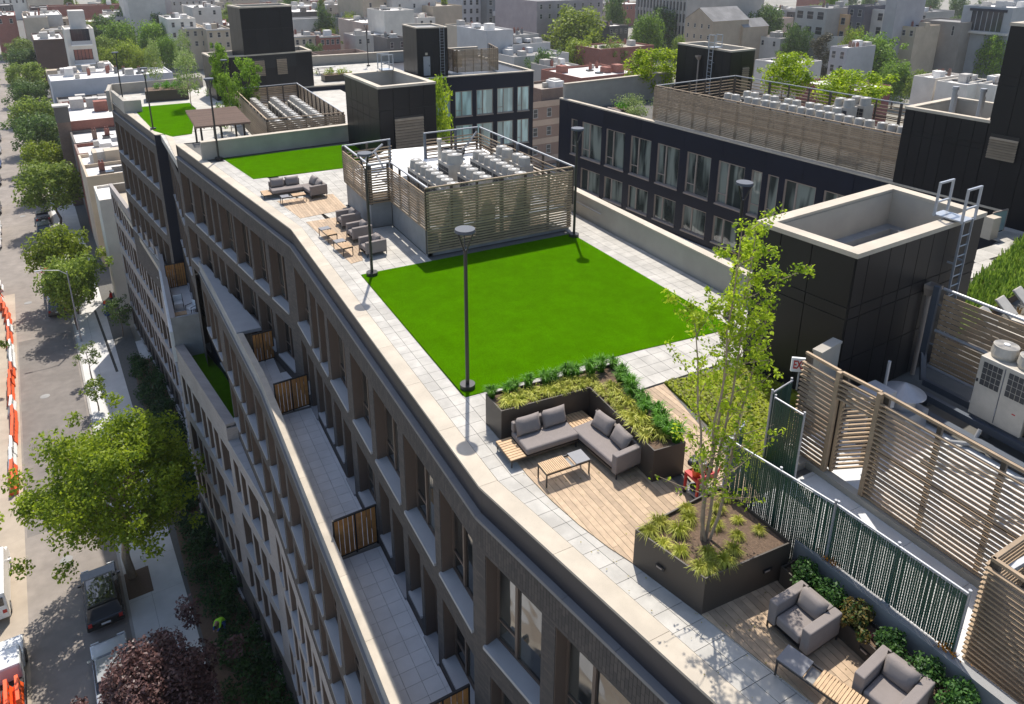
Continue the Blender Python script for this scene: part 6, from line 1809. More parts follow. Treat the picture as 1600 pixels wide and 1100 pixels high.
for k, (x, y, z) in enumerate(((-.5, -2.2, .96), (.2, -2.2, .96), (.75, -2.2, .96), (-.3, -2.2, 1.98))):
    p = tk.matrix_basis @ Vector((x, y + 1.2, z))
    q = SO  # load lies on the flatbed
    pos = S(-2.2, -6.7, G - .135) + Vector((SN.x * x + SD.x * (y + .7), SN.y * x + SD.y * (y + .7), z))
    dup(bo_, pos, SROT + .02 * k, ['orange barrier on the truck bed, left of three', 'orange barrier on the truck bed, middle of three', 'orange barrier on the truck bed, right of three', 'orange barrier lying on top of the truck load'][k], group='orange barriers on the truck')
bo_.location = S(62.2, -7.2, G - .135); bo_.rotation_euler.z = SROT + .2; bo_['label'] = 'single orange barrier standing apart at the far end of the road works'
bw.location = S(64.4, -7.0, G - .135); bw.rotation_euler.z = SROT; bw['label'] = 'white barrier standing beyond the single orange barrier'
# street lamp
sl = empty('street_lamp', S(43.2, .55), 'tall grey street lamp with a curved arm over the road', 'street lamp', None, SROT)
MB().cyl((0, 0, 0), (0, 0, 9.0), .1, .065, 10).build('pole', M_galv, sl); MB().tube([(0, 0, 8.6), (-.7, .1, 9.25), (-2.2, .3, 9.55)], [.05, .045, .035], 8).build('arm', M_galv, sl)
MB().rbox(-2.9, -2.15, .2, .42, 9.5, 9.62, .05, 2).build('lamp_head', M_galv, sl); MB().box(-.12, .12, -.04, .04, 3.2, 3.9).build('parking_sign', M_concg, sl)
sl.scale = (1.0, 1.0, .95)
o = empty('utility_post', S(48.9, 3.7), 'blue and white banner post beside the worker in red', 'post')
MB().cyl((0, 0, 0), (0, 0, 1.5), .3, .25, 10).build('drum', M_blue, o); MB().cyl((0, 0, .5), (0, 0, .75), .29, .28, 10).build('band', M_white, o); MB().cyl((0, 0, 1.5), (0, 0, 1.85), .2, .12, 10).build('top', M_orange, o)

# ---------------------------------------------------------------- people
def person(loc, rz, label, pose, shirt, trousers, hat=None, sc=1.1):
    o = empty('person', loc, label, 'person', None, rz)
    if pose == 'stand':
        J = {'pel': (0, 0, .95), 'ch': (0, .02, 1.25), 'nk': (0, .03, 1.48), 'hd': (0, .05, 1.62), 'ht': (0, .05, 1.74), 'sl': (-.18, .02, 1.42), 'sr': (.18, .02, 1.42), 'el': (-.24, .06, 1.15), 'er': (.24, .10, 1.15), 'hl': (-.22, .22, .95), 'hr': (.2, .3, 1.0), 'kl': (-.1, .03, .5), 'kr': (.1, .06, .5), 'fl': (-.11, 0, .07), 'fr': (.12, -.02, .07), 'tl': (-.12, .16, .04), 'tr': (.13, .14, .04)}
    else:
        J = {'pel': (0, 0, .9), 'ch': (0, .28, 1.12), 'nk': (0, .48, 1.16), 'hd': (0, .60, 1.12), 'ht': (0, .70, 1.08), 'sl': (-.19, .42, 1.1), 'sr': (.19, .42, 1.1), 'el': (-.2, .55, .85), 'er': (.2, .58, .85), 'hl': (-.1, .72, .66), 'hr': (.08, .75, .62), 'kl': (-.12, .1, .48), 'kr': (.14, -.02, .48), 'fl': (-.12, .05, .07), 'fr': (.15, -.22, .07), 'tl': (-.12, .2, .04), 'tr': (.16, -.07, .04)}
    names = list(J); idx = {k: i for i, k in enumerate(names)}
    E = [('pel', 'ch'), ('ch', 'nk'), ('nk', 'hd'), ('hd', 'ht'), ('ch', 'sl'), ('ch', 'sr'), ('sl', 'el'), ('el', 'hl'), ('sr', 'er'), ('er', 'hr'), ('pel', 'kl'), ('kl', 'fl'), ('fl', 'tl'), ('pel', 'kr'), ('kr', 'fr'), ('fr', 'tr')]
    Rr = {'pel': .15, 'ch': .16, 'nk': .06, 'hd': .10, 'ht': .085, 'sl': .075, 'sr': .075, 'el': .05, 'er': .05, 'hl': .042, 'hr': .042, 'kl': .075, 'kr': .075, 'fl': .055, 'fr': .055, 'tl': .04, 'tr': .04}
    me = bpy.data.meshes.new('body'); me.from_pydata([J[k] for k in names], [(idx[a], idx[b]) for a, b in E], [])
    for m_ in (M_skin, shirt, trousers): me.materials.append(m_)
    b = link('body', me, o)
    md = b.modifiers.new('skin', 'SKIN'); sv = me.skin_vertices[0].data
    for k in names: sv[idx[k]].radius = (Rr[k], Rr[k] * .85 if k in ('pel', 'ch') else Rr[k])
    sv[idx['pel']].use_root = True
    s2 = b.modifiers.new('sub', 'SUBSURF'); s2.levels = s2.render_levels = 1
    dg = bpy.context.evaluated_depsgraph_get(); ev = b.evaluated_get(dg); fm = bpy.data.meshes.new_from_object(ev)
    b.modifiers.clear(); b.data = fm
    fm.materials.clear()
    for m_ in (M_skin, shirt, trousers): fm.materials.append(m_)
    hd, hl, hr = Vector(J['hd']), Vector(J['hl']), Vector(J['hr'])
    for p in fm.polygons:
        c = p.center
        if (c - hd).length < .19 or (c - hl).length < .11 or (c - hr).length < .11: p.material_index = 0
        elif c.z < J['pel'][2] - .02: p.material_index = 2
        else: p.material_index = 1
    fm.shade_smooth()
    if hat:
        bm = bmesh.new(); bmesh.ops.create_uvsphere(bm, u_segments=10, v_segments=6, radius=.125)
        MB().add_bm(bm).build('hard_hat', hat, o, Vector(J['ht']) + Vector((0, 0, .0)), smooth=True)
    o.scale = (sc,) * 3
    return o
person(S(51.6, 4.6), 1.2, 'person in a red shirt and dark trousers standing by the building wall', 'stand', M_redc, M_jeans)
person(at(352, 985, G + .1) + Vector((0, 0, 0)), 2.3, 'person in a hi-vis yellow vest bending over the planting bed', 'bend', M_hiviz, M_blue)
tl_ = empty('rake', at(340, 1012, G + .1), 'yellow handled rake lying beside the bending person', 'rake')
MB().cyl((0, 0, .05), (1.5, .5, .12), .025, n=6).build('handle', M_hiviz, tl_); MB().box(-.25, .05, -.2, .2, .03, .07).build('head', M_black, tl_)
# ---------------------------------------------------------------- houses
_cm = {}
def wall_m(c, rough=.85):
    k = tuple(round(x, 3) for x in c)
    if k not in _cm: _cm[k] = mat('render_wall_%d' % len(_cm), (c[0] * .86, c[1] * .82, c[2] * .76), rough, .06, .5, .1, 8, stain=.14, stscale=.12)
    return _cm[k]
M_roofw = mat('white_roof_membrane', (.74, .71, .67), .8, .08, .25, stain=.22, stscale=.18)
M_roofg = mat('grey_roof_felt', (.26, .25, .24), .9, .15, .3, stain=.25, stscale=.2)
M_rooft = mat('tan_roof_gravel', (.42, .37, .31), .95, .12, .3, stain=.2, stscale=.2)
M_rbrick = brick_mat('red_brick', (.30, .105, .070), (.24, .085, .060), (.25, .17, .14))
M_bbrick = brick_mat('brown_brick', (.21, .135, .10), (.16, .105, .08), (.20, .15, .12))
M_cornice = mat('cornice_paint', (.45, .42, .38), .7)
_hw = {}
def hwin(w, h):
    k = (round(w, 1), round(h, 1))
    if k not in _hw:
        f = MB(); t = .09
        f.box(0, t, -.02, .06, 0, k[1]); f.box(k[0] - t, k[0], -.02, .06, 0, k[1]); f.box(t, k[0] - t, -.02, .06, k[1] - t, k[1]); f.box(-.06, k[0] + .06, -.07, .06, -.12, 0); f.box(t, k[0] - t, -.01, .05, k[1] * .5 - .04, k[1] * .5 + .04)
        p = MB(); p.box(.02, k[0] - .02, -.006, .03, .02, k[1] - .02)
        _hw[k] = (f.mesh('window', M_cornice), p.mesh('pane', M_dglass))
    return _hw[k]
def zsolve(p, py):
    lo, hi = -40., 80.
    for _ in range(50):
        m_ = (lo + hi) / 2
        v_ = Vector((p.x, p.y, m_ - CAMH)); d = v_.dot(_F0); y = CYPX - FPX * v_.dot(_U) / d
        if y > py: lo = m_
        else: hi = m_
    return lo
def house(p, q, depth, z1, wall, roof, label, rows_=3, cols=3, name='row_house', cat='house', group=None, ww=1.1, wh=1.7, fh=3.6, seed=0, cornice=False, win=True, left=0, right=0, extras=2, parap=.5, top0=1.2, pane_m=None, detail=True):
    "box building; front edge p->q seen from the camera side (left to right), z1 = roof height"
    p, q = Vector(p[:2]), Vector(q[:2]); t = (q - p); L = t.length; t.normalize(); n = Vector((-t.y, t.x)); th = math.atan2(t.y, t.x)
    rr = random.Random(seed * 7 + int(L * 10))
    o = empty(name, (p.x, p.y, G), label, cat, group, th)
    H = z1 - G; D = depth
    m = MB()
    m.quad((0, 0, 0), (L, 0, 0), (L, 0, H), (0, 0, H)); m.quad((L, 0, 0), (L, D, 0), (L, D, H), (L, 0, H)); m.quad((L, D, 0), (0, D, 0), (0, D, H), (L, D, H)); m.quad((0, D, 0), (0, 0, 0), (0, 0, H), (0, D, H))
    w = .28
    m.quad((0, 0, H), (L, 0, H), (L - w, w, H), (w, w, H)); m.quad((L, 0, H), (L, D, H), (L - w, D - w, H), (L - w, w, H)); m.quad((L, D, H), (0, D, H), (w, D - w, H), (L - w, D - w, H)); m.quad((0, D, H), (0, 0, H), (w, w, H), (w, D - w, H))
    for (a, b_) in (((L - w, w), (w, w)), ((L - w, D - w), (L - w, w)), ((w, D - w), (L - w, D - w)), ((w, w), (w, D - w))):
        m.quad((*a, H - parap), (*b_, H - parap), (*b_, H), (*a, H))
    m.build('wall', wall, o)
    r = MB(); r.quad((w, w, H - parap), (L - w, w, H - parap), (L - w, D - w, H - parap), (w, D - w, H - parap)); rf = r.build('roof', roof, o)
    if win and rows_:
        def put(L_, cols_, f):
            for i in range(rows_):
                z = H - top0 - wh - i * fh
                if z < .5: break
                for j in range(cols_):
                    x = (j + .5) * L_ / cols_ - ww / 2
                    pos, rz = f(x, z)
                    a = hwin(ww, wh); wo_ = link('window', a[0], o, pos, rz); link('pane', a[1], wo_)
        put(L, cols, lambda x, z: (Vector((x, -.01, z)), 0))
        if left: put(D, left, lambda x, z: (Vector((-.01, D - x, z)), -math.pi / 2))
        if right: put(D, right, lambda x, z: (Vector((L + .01, x, z)), math.pi / 2))
    if cornice:
        MB().box(-.1, L + .1, -.45, -.002, H - .55, H - .02).build('cornice', M_cornice, o)
    extras = extras + (3 if extras and group is None else 0)
    for i in range(extras):
        x, y = rr.uniform(.15, .85) * L, rr.uniform(.25, .85) * D
        k = rr.random(); b0 = H - parap
        if k < .35:
            a, c = rr.uniform(.75, 1.2), rr.uniform(.9, 1.6)
            bu2 = MB(); bu2.box(x - a, x + a, y - c, y + c, b0, b0 + rr.uniform(1.3, 2.1)); bu2.build('roof_bulkhead', [M_roofw, wall, M_cornice][rr.randrange(3)], o)
        elif k < .7:
            c = MB(); c.box(x - .35, x + .35, y - .25, y + .25, b0, b0 + 1.5); co = c.build('chimney', [M_rbrick, M_bbrick, M_roofg][rr.randrange(3)], o)
            for e in (-.18, .18): MB().cyl((x + e, y, b0 + 1.5), (x + e, y, b0 + 1.9), .1, n=8).build('chimney_pot', M_rbrick, co)
        elif k < .85:
            MB().box(x - .9, x + .9, y - .6, y + .6, b0, b0 + .45).build('skylight', M_dglass, o)
        else:
            MB().rbox(x - .5, x + .5, y - .4, y + .4, b0 + .1, b0 + 1.0, .05, 1).build('roof_unit', M_ivory, o)
    return o
C = {'white': (.78, .76, .72), 'blue': (.62, .64, .70), 'grey': (.46, .45, .44), 'dk': (.16, .15, .145), 'tan': (.55, .47, .37), 'beige': (.64, .56, .46), 'brown': (.12, .075, .06), 'peach': (.68, .46, .28), 'mauve': (.42, .37, .40), 'slate': (.22, .24, .26), 'lgrey': (.64, .63, .62), 'pink': (.58, .47, .42), 'maroon': (.22, .07, .07)}
def sh(s, d0, d1): return S(s, d0), S(s, d1)
# row on the right side of the street beyond the pale brick mass
def hs(s0, s1, d0, d1, z1, *a, **k): return house(S(s0, d0), S(s0, d1), s1 - s0, z1, *a, **k)
hs(49, 55.5, 5.1, 16, -15.8, wall_m(C['white']), M_roofw, 'pale rendered house with a blank side wall next to the pale brick building', 0, 0, win=False, extras=0, parap=.3)
hs(65, 72, 4.9, 17, -17, wall_m(C['tan']), M_roofw, 'tan row house with a bright white roof and chimneys, nearest of three', 0, 0, win=False, extras=4, seed=3)
hs(72.05, 79, 4.9, 17, -17.1, wall_m(C['beige']), M_roofw, 'row house with a bright white roof, middle one of three', 0, 0, win=False, extras=4, seed=4)
hs(79.05, 86, 4.9, 17, -17, M_rbrick, M_roofw, 'row house with a bright white roof, farthest of three', 0, 0, win=False, extras=4, seed=5)
hs(87.5, 97.2, 5.0, 18, -17.2, wall_m(C['dk']), M_roofw, 'row house with dark grey party wall behind the white roofs', 0, 0, win=False, extras=4, seed=6)
hs(97.4, 118, 5.0, 20, -15.6, M_rbrick, M_roofw, 'red brick house with a white roof crowded with condensers', 1, 0, win=False, extras=7, seed=7)
o = empty('chimney_stack', S(98, 4.4), 'tall brown brick chimney stack standing at the pavement', 'chimney', None, SROT)
MB().box(-.95, .95, -1, 1, 0, 14.4).build('shaft', M_bbrick, o); MB().box(-1.02, 1.02, -1.07, 1.07, 14.4, 17.0).build('dark_top', wall_m(C['dk']), o); MB().box(-1.2, 1.2, -1.25, 1.25, 17.0, 17.25).build('cap', M_cornice, o)
cu = fan_unit('grey roof condenser beside the far parapet on the red brick house', .9, .9, 1.1, 1, 'condensers on the red brick house')
for i in range(7):
    u = cu if i == 0 else dup(cu, (0, 0, 0)); p = S(106 + (i % 2) * 2.2, 13.5 + i * .75, -16.1); u.location = p; u.rotation_euler.z = SROT; u['label'] = '%s grey condenser from the front on the red brick house roof' % nth(i)
house(S(155.5, 5.0), S(155.8, 31), 11, -17.0, wall_m(C['blue']), M_roofw, 'long house with a pale blue grey painted party wall', 1, 0, win=False, extras=8, seed=8, parap=.35)
hs(131, 154, 5.4, 19, -20.5, wall_m(C['dk']), M_roofg, 'low dark roofed house in front of the blue grey wall', 0, 0, win=False, extras=4, seed=9)
hs(168, 199, 12, 21, -18.5, wall_m(C['white']), M_roofw, 'house with a white roof below the narrow balcony house', 0, 0, win=False, extras=4, seed=10)
hs(168, 186, 5, 11.8, -18.2, wall_m(C['tan']), M_roofg, 'tan row house in front of the dark brown wall', 0, 0, win=False, extras=3, seed=11)
hs(238, 262, 4.3, 13, -15.5, wall_m(C['brown']), M_roofw, 'house with a dark brown blank side wall', 0, 0, win=False, extras=3, seed=12)
hs(318, 345, 5, 17, -13.5, wall_m(C['lgrey']), M_roofw, 'house with a pale textured side wall at the top left', 0, 0, win=False, extras=4, seed=13)
def along_x(a, x1):
    "point on the block line through a (parallel to the cross streets) that shows at pixel column x1"
    lo, hi = 0., 400.
    D_ = SN if x1 < 1060 else -SD      # right of the picture the houses show the side along the street
    for _ in range(40):
        k = (lo + hi) / 2; v_ = Vector((a.x + D_.x * k, a.y + D_.y * k, a.z - CAMH))
        if v_.dot(_F0) < 1 or 800 + FPX * v_.dot(_R) / v_.dot(_F0) < x1: lo = k
        else: hi = k
    return Vector((a.x + D_.x * lo, a.y + D_.y * lo, a.z))
# narrow tall balcony house
b0 = at(112, 106, -18.5); b1 = at(156, 100, -18.5)
zt = zsolve(b0, 46)
bh = house(b0, along_x(b0, 156), 12, zt, wall_m(C['white']), M_roofw, 'tall narrow pale house with two glazed balconies', 0, 0, win=False, extras=0)
Lb = (along_x(b0, 156) - b0).length
for z0, hh, mm in ((12.6, 3.6, M_rbrick), (17.6, 3.9, M_dglass)):
    MB().box(1.2, Lb - 1.2, -.03, .02, z0, z0 + hh).build('glazing', M_dglass if mm is M_dglass else M_rbrick, bh)
    for i in range(6): MB().box(1.2 + i * (Lb - 2.4) / 5 - .06, 1.2 + i * (Lb - 2.4) / 5 + .06, -.07, -.031, z0, z0 + hh).build('mullion', M_black, bh)
    MB().box(.9, Lb - .9, -.9, 0, z0 - .4, z0 - .1).build('balcony', M_white, bh); MB().box(.9, Lb - .9, -.9, -.85, z0 - .1, z0 + .9).build('balustrade', M_galv, bh)
MB().box(Lb * .25, Lb * .8, 2, 7, zt - G - .5, zt - G + 4.5).build('roof_bulkhead', wall_m(C['lgrey']), bh)

def btb(x0, x1, yb, zb, ytop, depth, wall, roof, label, **k):
    "house whose front foot line (pixels x0..x1 at yb, level zb) and roof height (pixel ytop) are known"
    a, b_ = at(x0, yb, zb), at(x1, yb, zb)
    b_ = along_x(a, x1)
    return house(a, b_, depth, zsolve((a + b_) / 2, ytop), wall, roof, label, **k)
def bt(x0, y0, x1, y1, zr, depth, wall, roof, label, **k):
    "house whose roof front edge runs from pixel (x0,y0) to (x1,y1) at height zr"
    a = at(x0, y0, zr)
    return house(a, along_x(a, x1), depth, zr, wall, roof, label, **k)
W = wall_m
# ---- upper left
btb(207, 264, 50, -20, -12, 30, W(C['lgrey']), M_roofw, 'big plain pale grey building behind the left gardens', win=False, cat='building', name='building', extras=2)
bt(262, 30, 305, 30, -12, 20, W(C['white']), M_roofw, 'white house beside the big plain grey building', rows_=2, cols=3, extras=4, seed=21)
bt(286, 44, 322, 46, -15, 18, W(C['beige']), M_roofw, 'beige house with arched windows left of the tallest black tower', rows_=2, cols=3, extras=5, seed=22, cornice=True)
bt(322, 46, 360, 46, -15.2, 18, W(C['tan']), M_roofg, 'tan house with a cornice beside the tallest black tower', rows_=2, cols=3, extras=5, seed=23, cornice=True)
bt(300, 12, 345, 10, -10, 22, W(C['lgrey']), M_roofw, 'pale house with a white boxy top near the upper edge', rows_=1, cols=2, extras=4, seed=24)
bt(163, 27, 206, 25, -15, 20, W(C['lgrey']), M_roofw, 'low house with a white roof behind the left gardens', rows_=1, cols=3, extras=2, seed=25)
bt(36, 28, 74, 23, -14, 25, W(C['beige']), M_roofw, 'beige house with a white roof at the top left corner', rows_=0, win=False, extras=5, seed=26)
bt(74, 10, 200, 4, -14, 10, M_rbrick, M_rooft, 'long low red brick building along the upper left edge', rows_=0, win=False, extras=1, seed=27)
bt(-10, 25, 24, 22, -13, 25, M_rbrick, M_roofw, 'red brick house at the very top left corner', rows_=1, cols=2, extras=4, seed=28)
# ---- middle
bt(458, 30, 566, 30, -15.5, 9, W(C['lgrey']), M_roofg, 'long low building with a blank pale grey wall', win=False, extras=1, seed=30)
bt(458, 19, 510, 14, -14, 26, W(C['dk']), M_roofw, 'dark walled house with a long white roof', win=False, extras=3, seed=31)
bt(459, 57, 499, 57, -17, 15, W(C['beige']), M_roofg, 'pale row house with arched windows beside the brick one', rows_=2, cols=4, cornice=True, extras=5, seed=32)
bt(499.5, 57, 531, 55, -17, 15, M_rbrick, M_roofg, 'small red brick row house with a grey roof', rows_=2, cols=4, cornice=True, extras=2, seed=33)
bt(532, 97, 610, 93, -17.5, 26, M_bbrick, M_roofw, 'brick building with a large white roof inside tall grey parapets', rows_=1, cols=5, extras=6, seed=34, parap=2.0)
bt(566, 36, 617, 29, -14.5, 26, W(C['pink']), M_roofw, 'pinkish house with a white roof', win=False, extras=3, seed=35)
bt(600, 17, 647, 16, -9, 16, W(C['white']), M_roofw, 'white house with a white boxy roof room', win=False, extras=2, seed=36)
bt(556, 56, 606, 52, -17, 12, W(C['grey']), M_roofw, 'grey row house with a white roof beside the big grey parapets', rows_=1, cols=4, extras=5, seed=37)
bt(604, 60, 636, 72, -13, 10, W(C['dk']), M_roofg, 'dark narrow house with red plants on its roof edge', rows_=2, cols=2, extras=2, seed=38)
bt(566, -14, 612, -14, -4, 30, W(C['tan']), M_roofg, 'tall tan building at the upper edge', rows_=2, cols=2, cat='building', name='building', extras=0)
bt(612, -12, 680, -15, -4.5, 30, W(C['lgrey']), M_roofw, 'tall pale building with a strip of small windows at the upper edge', rows_=4, cols=3, cat='building', name='building', extras=0, ww=1.0)
bt(510, 8, 560, 6, -12, 20, W(C['grey']), M_roofw, 'grey house with chimneys near the upper edge', rows_=2, cols=4, extras=6, seed=39)
bt(676, 10, 722, 5, -10, 22, W(C['tan']), M_rooft, 'tan house with a roof fence beside the blue grey apartments', win=False, extras=2, seed=40)
bt(652, 28, 680, 26, -14, 12, W(C['white']), M_roofw, 'small white flat roofed extension behind the rear bulkhead', rows_=1, cols=2, extras=3, seed=41)
# blue grey apartment block
bl = btb(722, 760, 42, -22, -45, 25, W((.55, .57, .62)), M_roofw, 'white and grey apartment building at the upper edge, its white left part', rows_=7, cols=4, ww=1.5, wh=2.2, fh=3.9, cat='building', name='apartment_building', extras=0, left=0)
bl = btb(761, 838, 42, -22, -45, 25, W(C['slate']), M_roofg, 'dark slate apartment building with white balcony bands', rows_=7, cols=7, ww=1.7, wh=2.2, fh=3.9, cat='building', name='apartment_building', extras=0)
for x0, x1 in ((.1, .35), (.42, .68), (.74, .98)):
    Lq = (along_x(at(761, 42, -22), 838) - at(761, 42, -22)).length
    MB().box(Lq * x0, Lq * x1, -1.2, -.02, 13.0, 15.2).build('balcony_band', W((.55, .57, .62)), bl)
bt(839, 2, 942, 3, -6, 30, W(C['mauve']), M_roofg, 'mauve grey building with small windows left of the ribbed offices', rows_=2, cols=8, cat='building', name='building', extras=2, seed=42)
wb = bt(760, 48, 802, 49, -10.5, 18, W((.62, .63, .66)), M_roofw, 'white house with a blank white party wall behind the short slatted screen', win=False, extras=3, seed=43)
MB().box(.6, 1.9, -.03, .03, 9.5, 10.9).build('window', M_dglass, wb)
bt(722, 42, 759, 42, -11.5, 12, W(C['beige']), M_roofg, 'open fronted beige shed house beside the white party wall', rows_=1, cols=1, ww=3.5, wh=3.5, extras=1, seed=44)
bt(803, 89, 889, 80, -17, 16, W(C['lgrey']), M_roofg, 'low concrete building with a ribbed front wall', win=False, extras=5, seed=45)
bt(803, 55, 842, 52, -13, 12, W(C['grey']), M_roofg, 'stepped grey concrete house above the ribbed wall', win=False, extras=3, seed=46)
bt(800, 70, 860, 66, -15, 9, W(C['lgrey']), M_roofg, 'low grey concrete annex between the stepped house and ribbed wall', win=False, extras=3, seed=461)
bb = bt(846, 140, 899, 135, -14.5, 9, M_bbrick, M_rooft, 'brown brick roof house of the banded apartment block', win=False, extras=1, seed=47)
ba = bt(826, 163, 890, 165, -17, 26, W((.36, .24, .19)), M_rooft, 'banded brown and tan apartment block left of the navy building', rows_=4, cols=3, fh=3.8, extras=2, seed=48, cat='building', name='apartment_building')
_L = (along_x(at(826, 163, -17), 890) - at(826, 163, -17)).length
for i in range(4): MB().box(-.06, _L + .06, -.06, -.002, 13 - .9 - i * 3.8, 13 + .3 - i * 3.8).build('brick_band', W((.62, .46, .36)), ba)
bt(908, 122, 1004, 121, -17.5, 17, M_rbrick, M_roofw, 'red brick house with a white roof behind the navy building', rows_=2, cols=8, extras=7, seed=49)
bt(938, 77, 1022, 70, -16.5, 13, M_rbrick, M_rooft, 'flat roofed red brick house among the trees', win=False, extras=2, seed=50)
bt(952, 41, 982, 45, -15.5, 12, W(C['dk']), M_roofw, 'small dark house with white framed windows in front of the ribbed offices', rows_=1, cols=4, extras=2, seed=51)
bt(862, 105, 905, 112, -18, 10, W(C['grey']), M_roofw, 'low grey shed with white roofs beside the small bright green tree', win=False, extras=3, seed=52)
# ribbed office
def office(pa, pb, zr, depth, wallm, label, nb, nr, z0=-22, left=True):
    o = house(pa, pb, depth, zr, wallm, M_roofw, label, win=False, cat='building', name='office_building', extras=0)
    L = (Vector(pb[:2]) - Vector(pa[:2])).length
    fh = 4.6
    for (LL, n_, f) in ((L, nb, lambda x, z: (Vector((x, 0, z)), 0)), (depth, 12, lambda x, z: (Vector((0, depth - x, z)), -math.pi / 2))):
        wv = (LL / n_) * .5
        fr = MB(); fr.box(0, wv, -.02, .05, 0, 3.3); me = fr.mesh('window', M_dglass)
        for r in range(nr):
            for c in range(n_):
                pos, rz = f((c + .25) * LL / n_, zr - G - 4.4 - r * fh); link('window', me, o, pos, rz)
        rib = MB(); rib.box(0, LL / n_ * .38, -.35, -.03, 0, zr - G); me = rib.mesh('rib', wallm)
        for c in range(n_ + 1):
            pos, rz = f(c * LL / n_ - LL / n_ * .19, 0); link('rib', me, o, pos, rz)
    return o
_pa = at(993, 62, -24); _pb = along_x(_pa, 1068)
office(_pa, _pb, zsolve(_pa, -60), 46, W((.50, .48, .46)), 'white ribbed office building with slender dark windows', 15, 7)
btb(1069, 1122, 40, -22, -30, 20, W(C['mauve']), M_roofg, 'grey office building right of the ribbed offices', rows_=5, cols=4, ww=2.2, wh=2.6, fh=4.2, cat='building', name='office_building', extras=0)
# gabled houses
def gable(x0, y0, x1, y1, zr, depth, wall, roofm, label, h=3.5, **k):
    o = bt(x0, y0, x1, y1, zr, depth, wall, M_roofg, label, extras=0, parap=.05, **k)
    L = (at(x0, y0, zr) - along_x(at(x0, y0, zr), x1)).length; H = zr - G
    m = MB(); m.tri((0, 0, H), (L, 0, H), (L * .5, 0, H + h)); m.tri((L, depth, H), (0, depth, H), (L * .5, depth, H + h)); m.build('gable', wall, o)
    m = MB(); m.quad((-.2, -.2, H - .1), (L * .5, -.2, H + h + .05), (L * .5, depth + .2, H + h + .05), (-.2, depth + .2, H - .1)); m.quad((L * .5, -.2, H + h + .05), (L + .2, -.2, H - .1), (L + .2, depth + .2, H - .1), (L * .5, depth + .2, H + h + .05)); m.build('pitched_roof', roofm, o)
    return o
gable(1071, 29, 1114, 33, -10, 18, W((.50, .42, .33)), M_roofg, 'tall beige gabled house behind the black bulkhead', rows_=2, cols=4, ww=.8, wh=1.3, h=4)
gable(1113, 37, 1136, 38, -12, 13, M_rbrick, mat('green_metal_roof', (.22, .32, .25), .5), 'small brick house with a pale green metal roof', rows_=2, cols=2, h=1.5)
gable(1137, 40, 1162, 44, -12.5, 13, W((.55, .46, .36)), M_roofg, 'cream gabled house right of the green metal roof', win=False, h=2.5)
# ---- upper right
bt(1160, 12, 1206, 15, -12, 20, W(C['grey']), M_roofw, 'grey row house with a white roof at the upper right', rows_=2, cols=5, extras=6, seed=60)
bt(1150, 26, 1196, 29, -14, 18, W(C['pink']), M_roofw, 'pink tinged row house with many chimneys', rows_=1, cols=5, extras=6, seed=61)
bt(1206, 16, 1244, 19, -13, 22, W(C['dk']), M_roofw, 'dark row house with a white roof left of the glass balconies', rows_=1, cols=3, extras=5, seed=62)
gb = bt(1244, 10, 1292, 12, -6, 20, W(C['grey']), M_roofg, 'grey modern house with glazed balconies', rows_=2, cols=3, ww=2.6, wh=2.6, fh=5, extras=2, seed=63, cat='building')
bt(1292, 20, 1328, 21, -8, 18, W(C['peach']), M_roofw, 'peach coloured house with two dark windows', rows_=2, cols=2, ww=1.6, wh=2.2, fh=4.5, extras=2, seed=64)
bt(1326, 8, 1352, 8, -5, 18, W((.14, .14, .17)), M_roofg, 'dark slate house beside the peach house', rows_=3, cols=2, ww=1.4, wh=2.2, fh=4.2, extras=2, seed=65)
bt(1352, 13, 1386, 14, -6, 16, W(C['lgrey']), M_roofg, 'pale grey house with roof plants and french windows', rows_=3, cols=2, ww=1.8, wh=2.4, fh=4.5, extras=2, seed=66)
bt(1386, -6, 1404, -4, -1, 16, W((.42, .42, .46)), M_roofw, 'tall blank lavender grey party wall', win=False, extras=0)
bt(1234, 49, 1310, 54, -15, 15, W(C['white']), M_rooft, 'low white house with a tan roof deck', win=False, extras=4, seed=67)
bt(1184, 56, 1220, 56, -16, 14, W(C['lgrey']), M_roofg, 'low pale grey house behind the roof trees', rows_=1, cols=2, extras=3, seed=68)
bt(1298, 72, 1324, 73, -14, 14, W((.48, .48, .52)), M_roofw, 'pale house with dark blue windows behind the bronze conifer', rows_=4, cols=2, ww=1.3, wh=2.0, fh=3.9, extras=3, seed=69)
bt(1310, 60, 1376, 63, -16, 14, W(C['lgrey']), M_roofw, 'low house with a white roof below the lavender party wall', win=False, extras=5, seed=70)
bt(1180, 93, 1232, 95, -17.5, 15, W(C['lgrey']), M_roofw, 'pale grey house with a row of chimneys behind the roof trees', win=False, extras=7, seed=71)
bt(1246, 127, 1336, 140, -17, 14, W(C['maroon']), M_roofw, 'maroon walled house with a white roof behind the roof trees', win=False, extras=7, seed=72)
bt(1432, 30, 1504, 17, -9, 14, W((.34, .32, .30)), M_roofg, 'grey brown modern house with a slanted roofline', rows_=1, cols=3, ww=.8, wh=3, extras=0, seed=73)
sk = bt(1408, 40, 1432, 31, -10, 14, W(C['tan']), M_roofw, 'tan house with plants on its white roof', rows_=1, cols=2, extras=3, seed=74)
bt(1404, 16, 1448, 14, -9, 20, W(C['grey']), M_roofg, 'long grey building with a row of windows at the upper right', rows_=1, cols=9, extras=3, seed=75)
gl = bt(1506, 8, 1584, 8, -4, 20, W((.40, .43, .47)), M_roofw, 'blue grey house with a wide glazed upper floor', win=False, extras=1, seed=76, cat='building')
Lg = (along_x(at(1506, 8, -4), 1584) - at(1506, 8, -4)).length
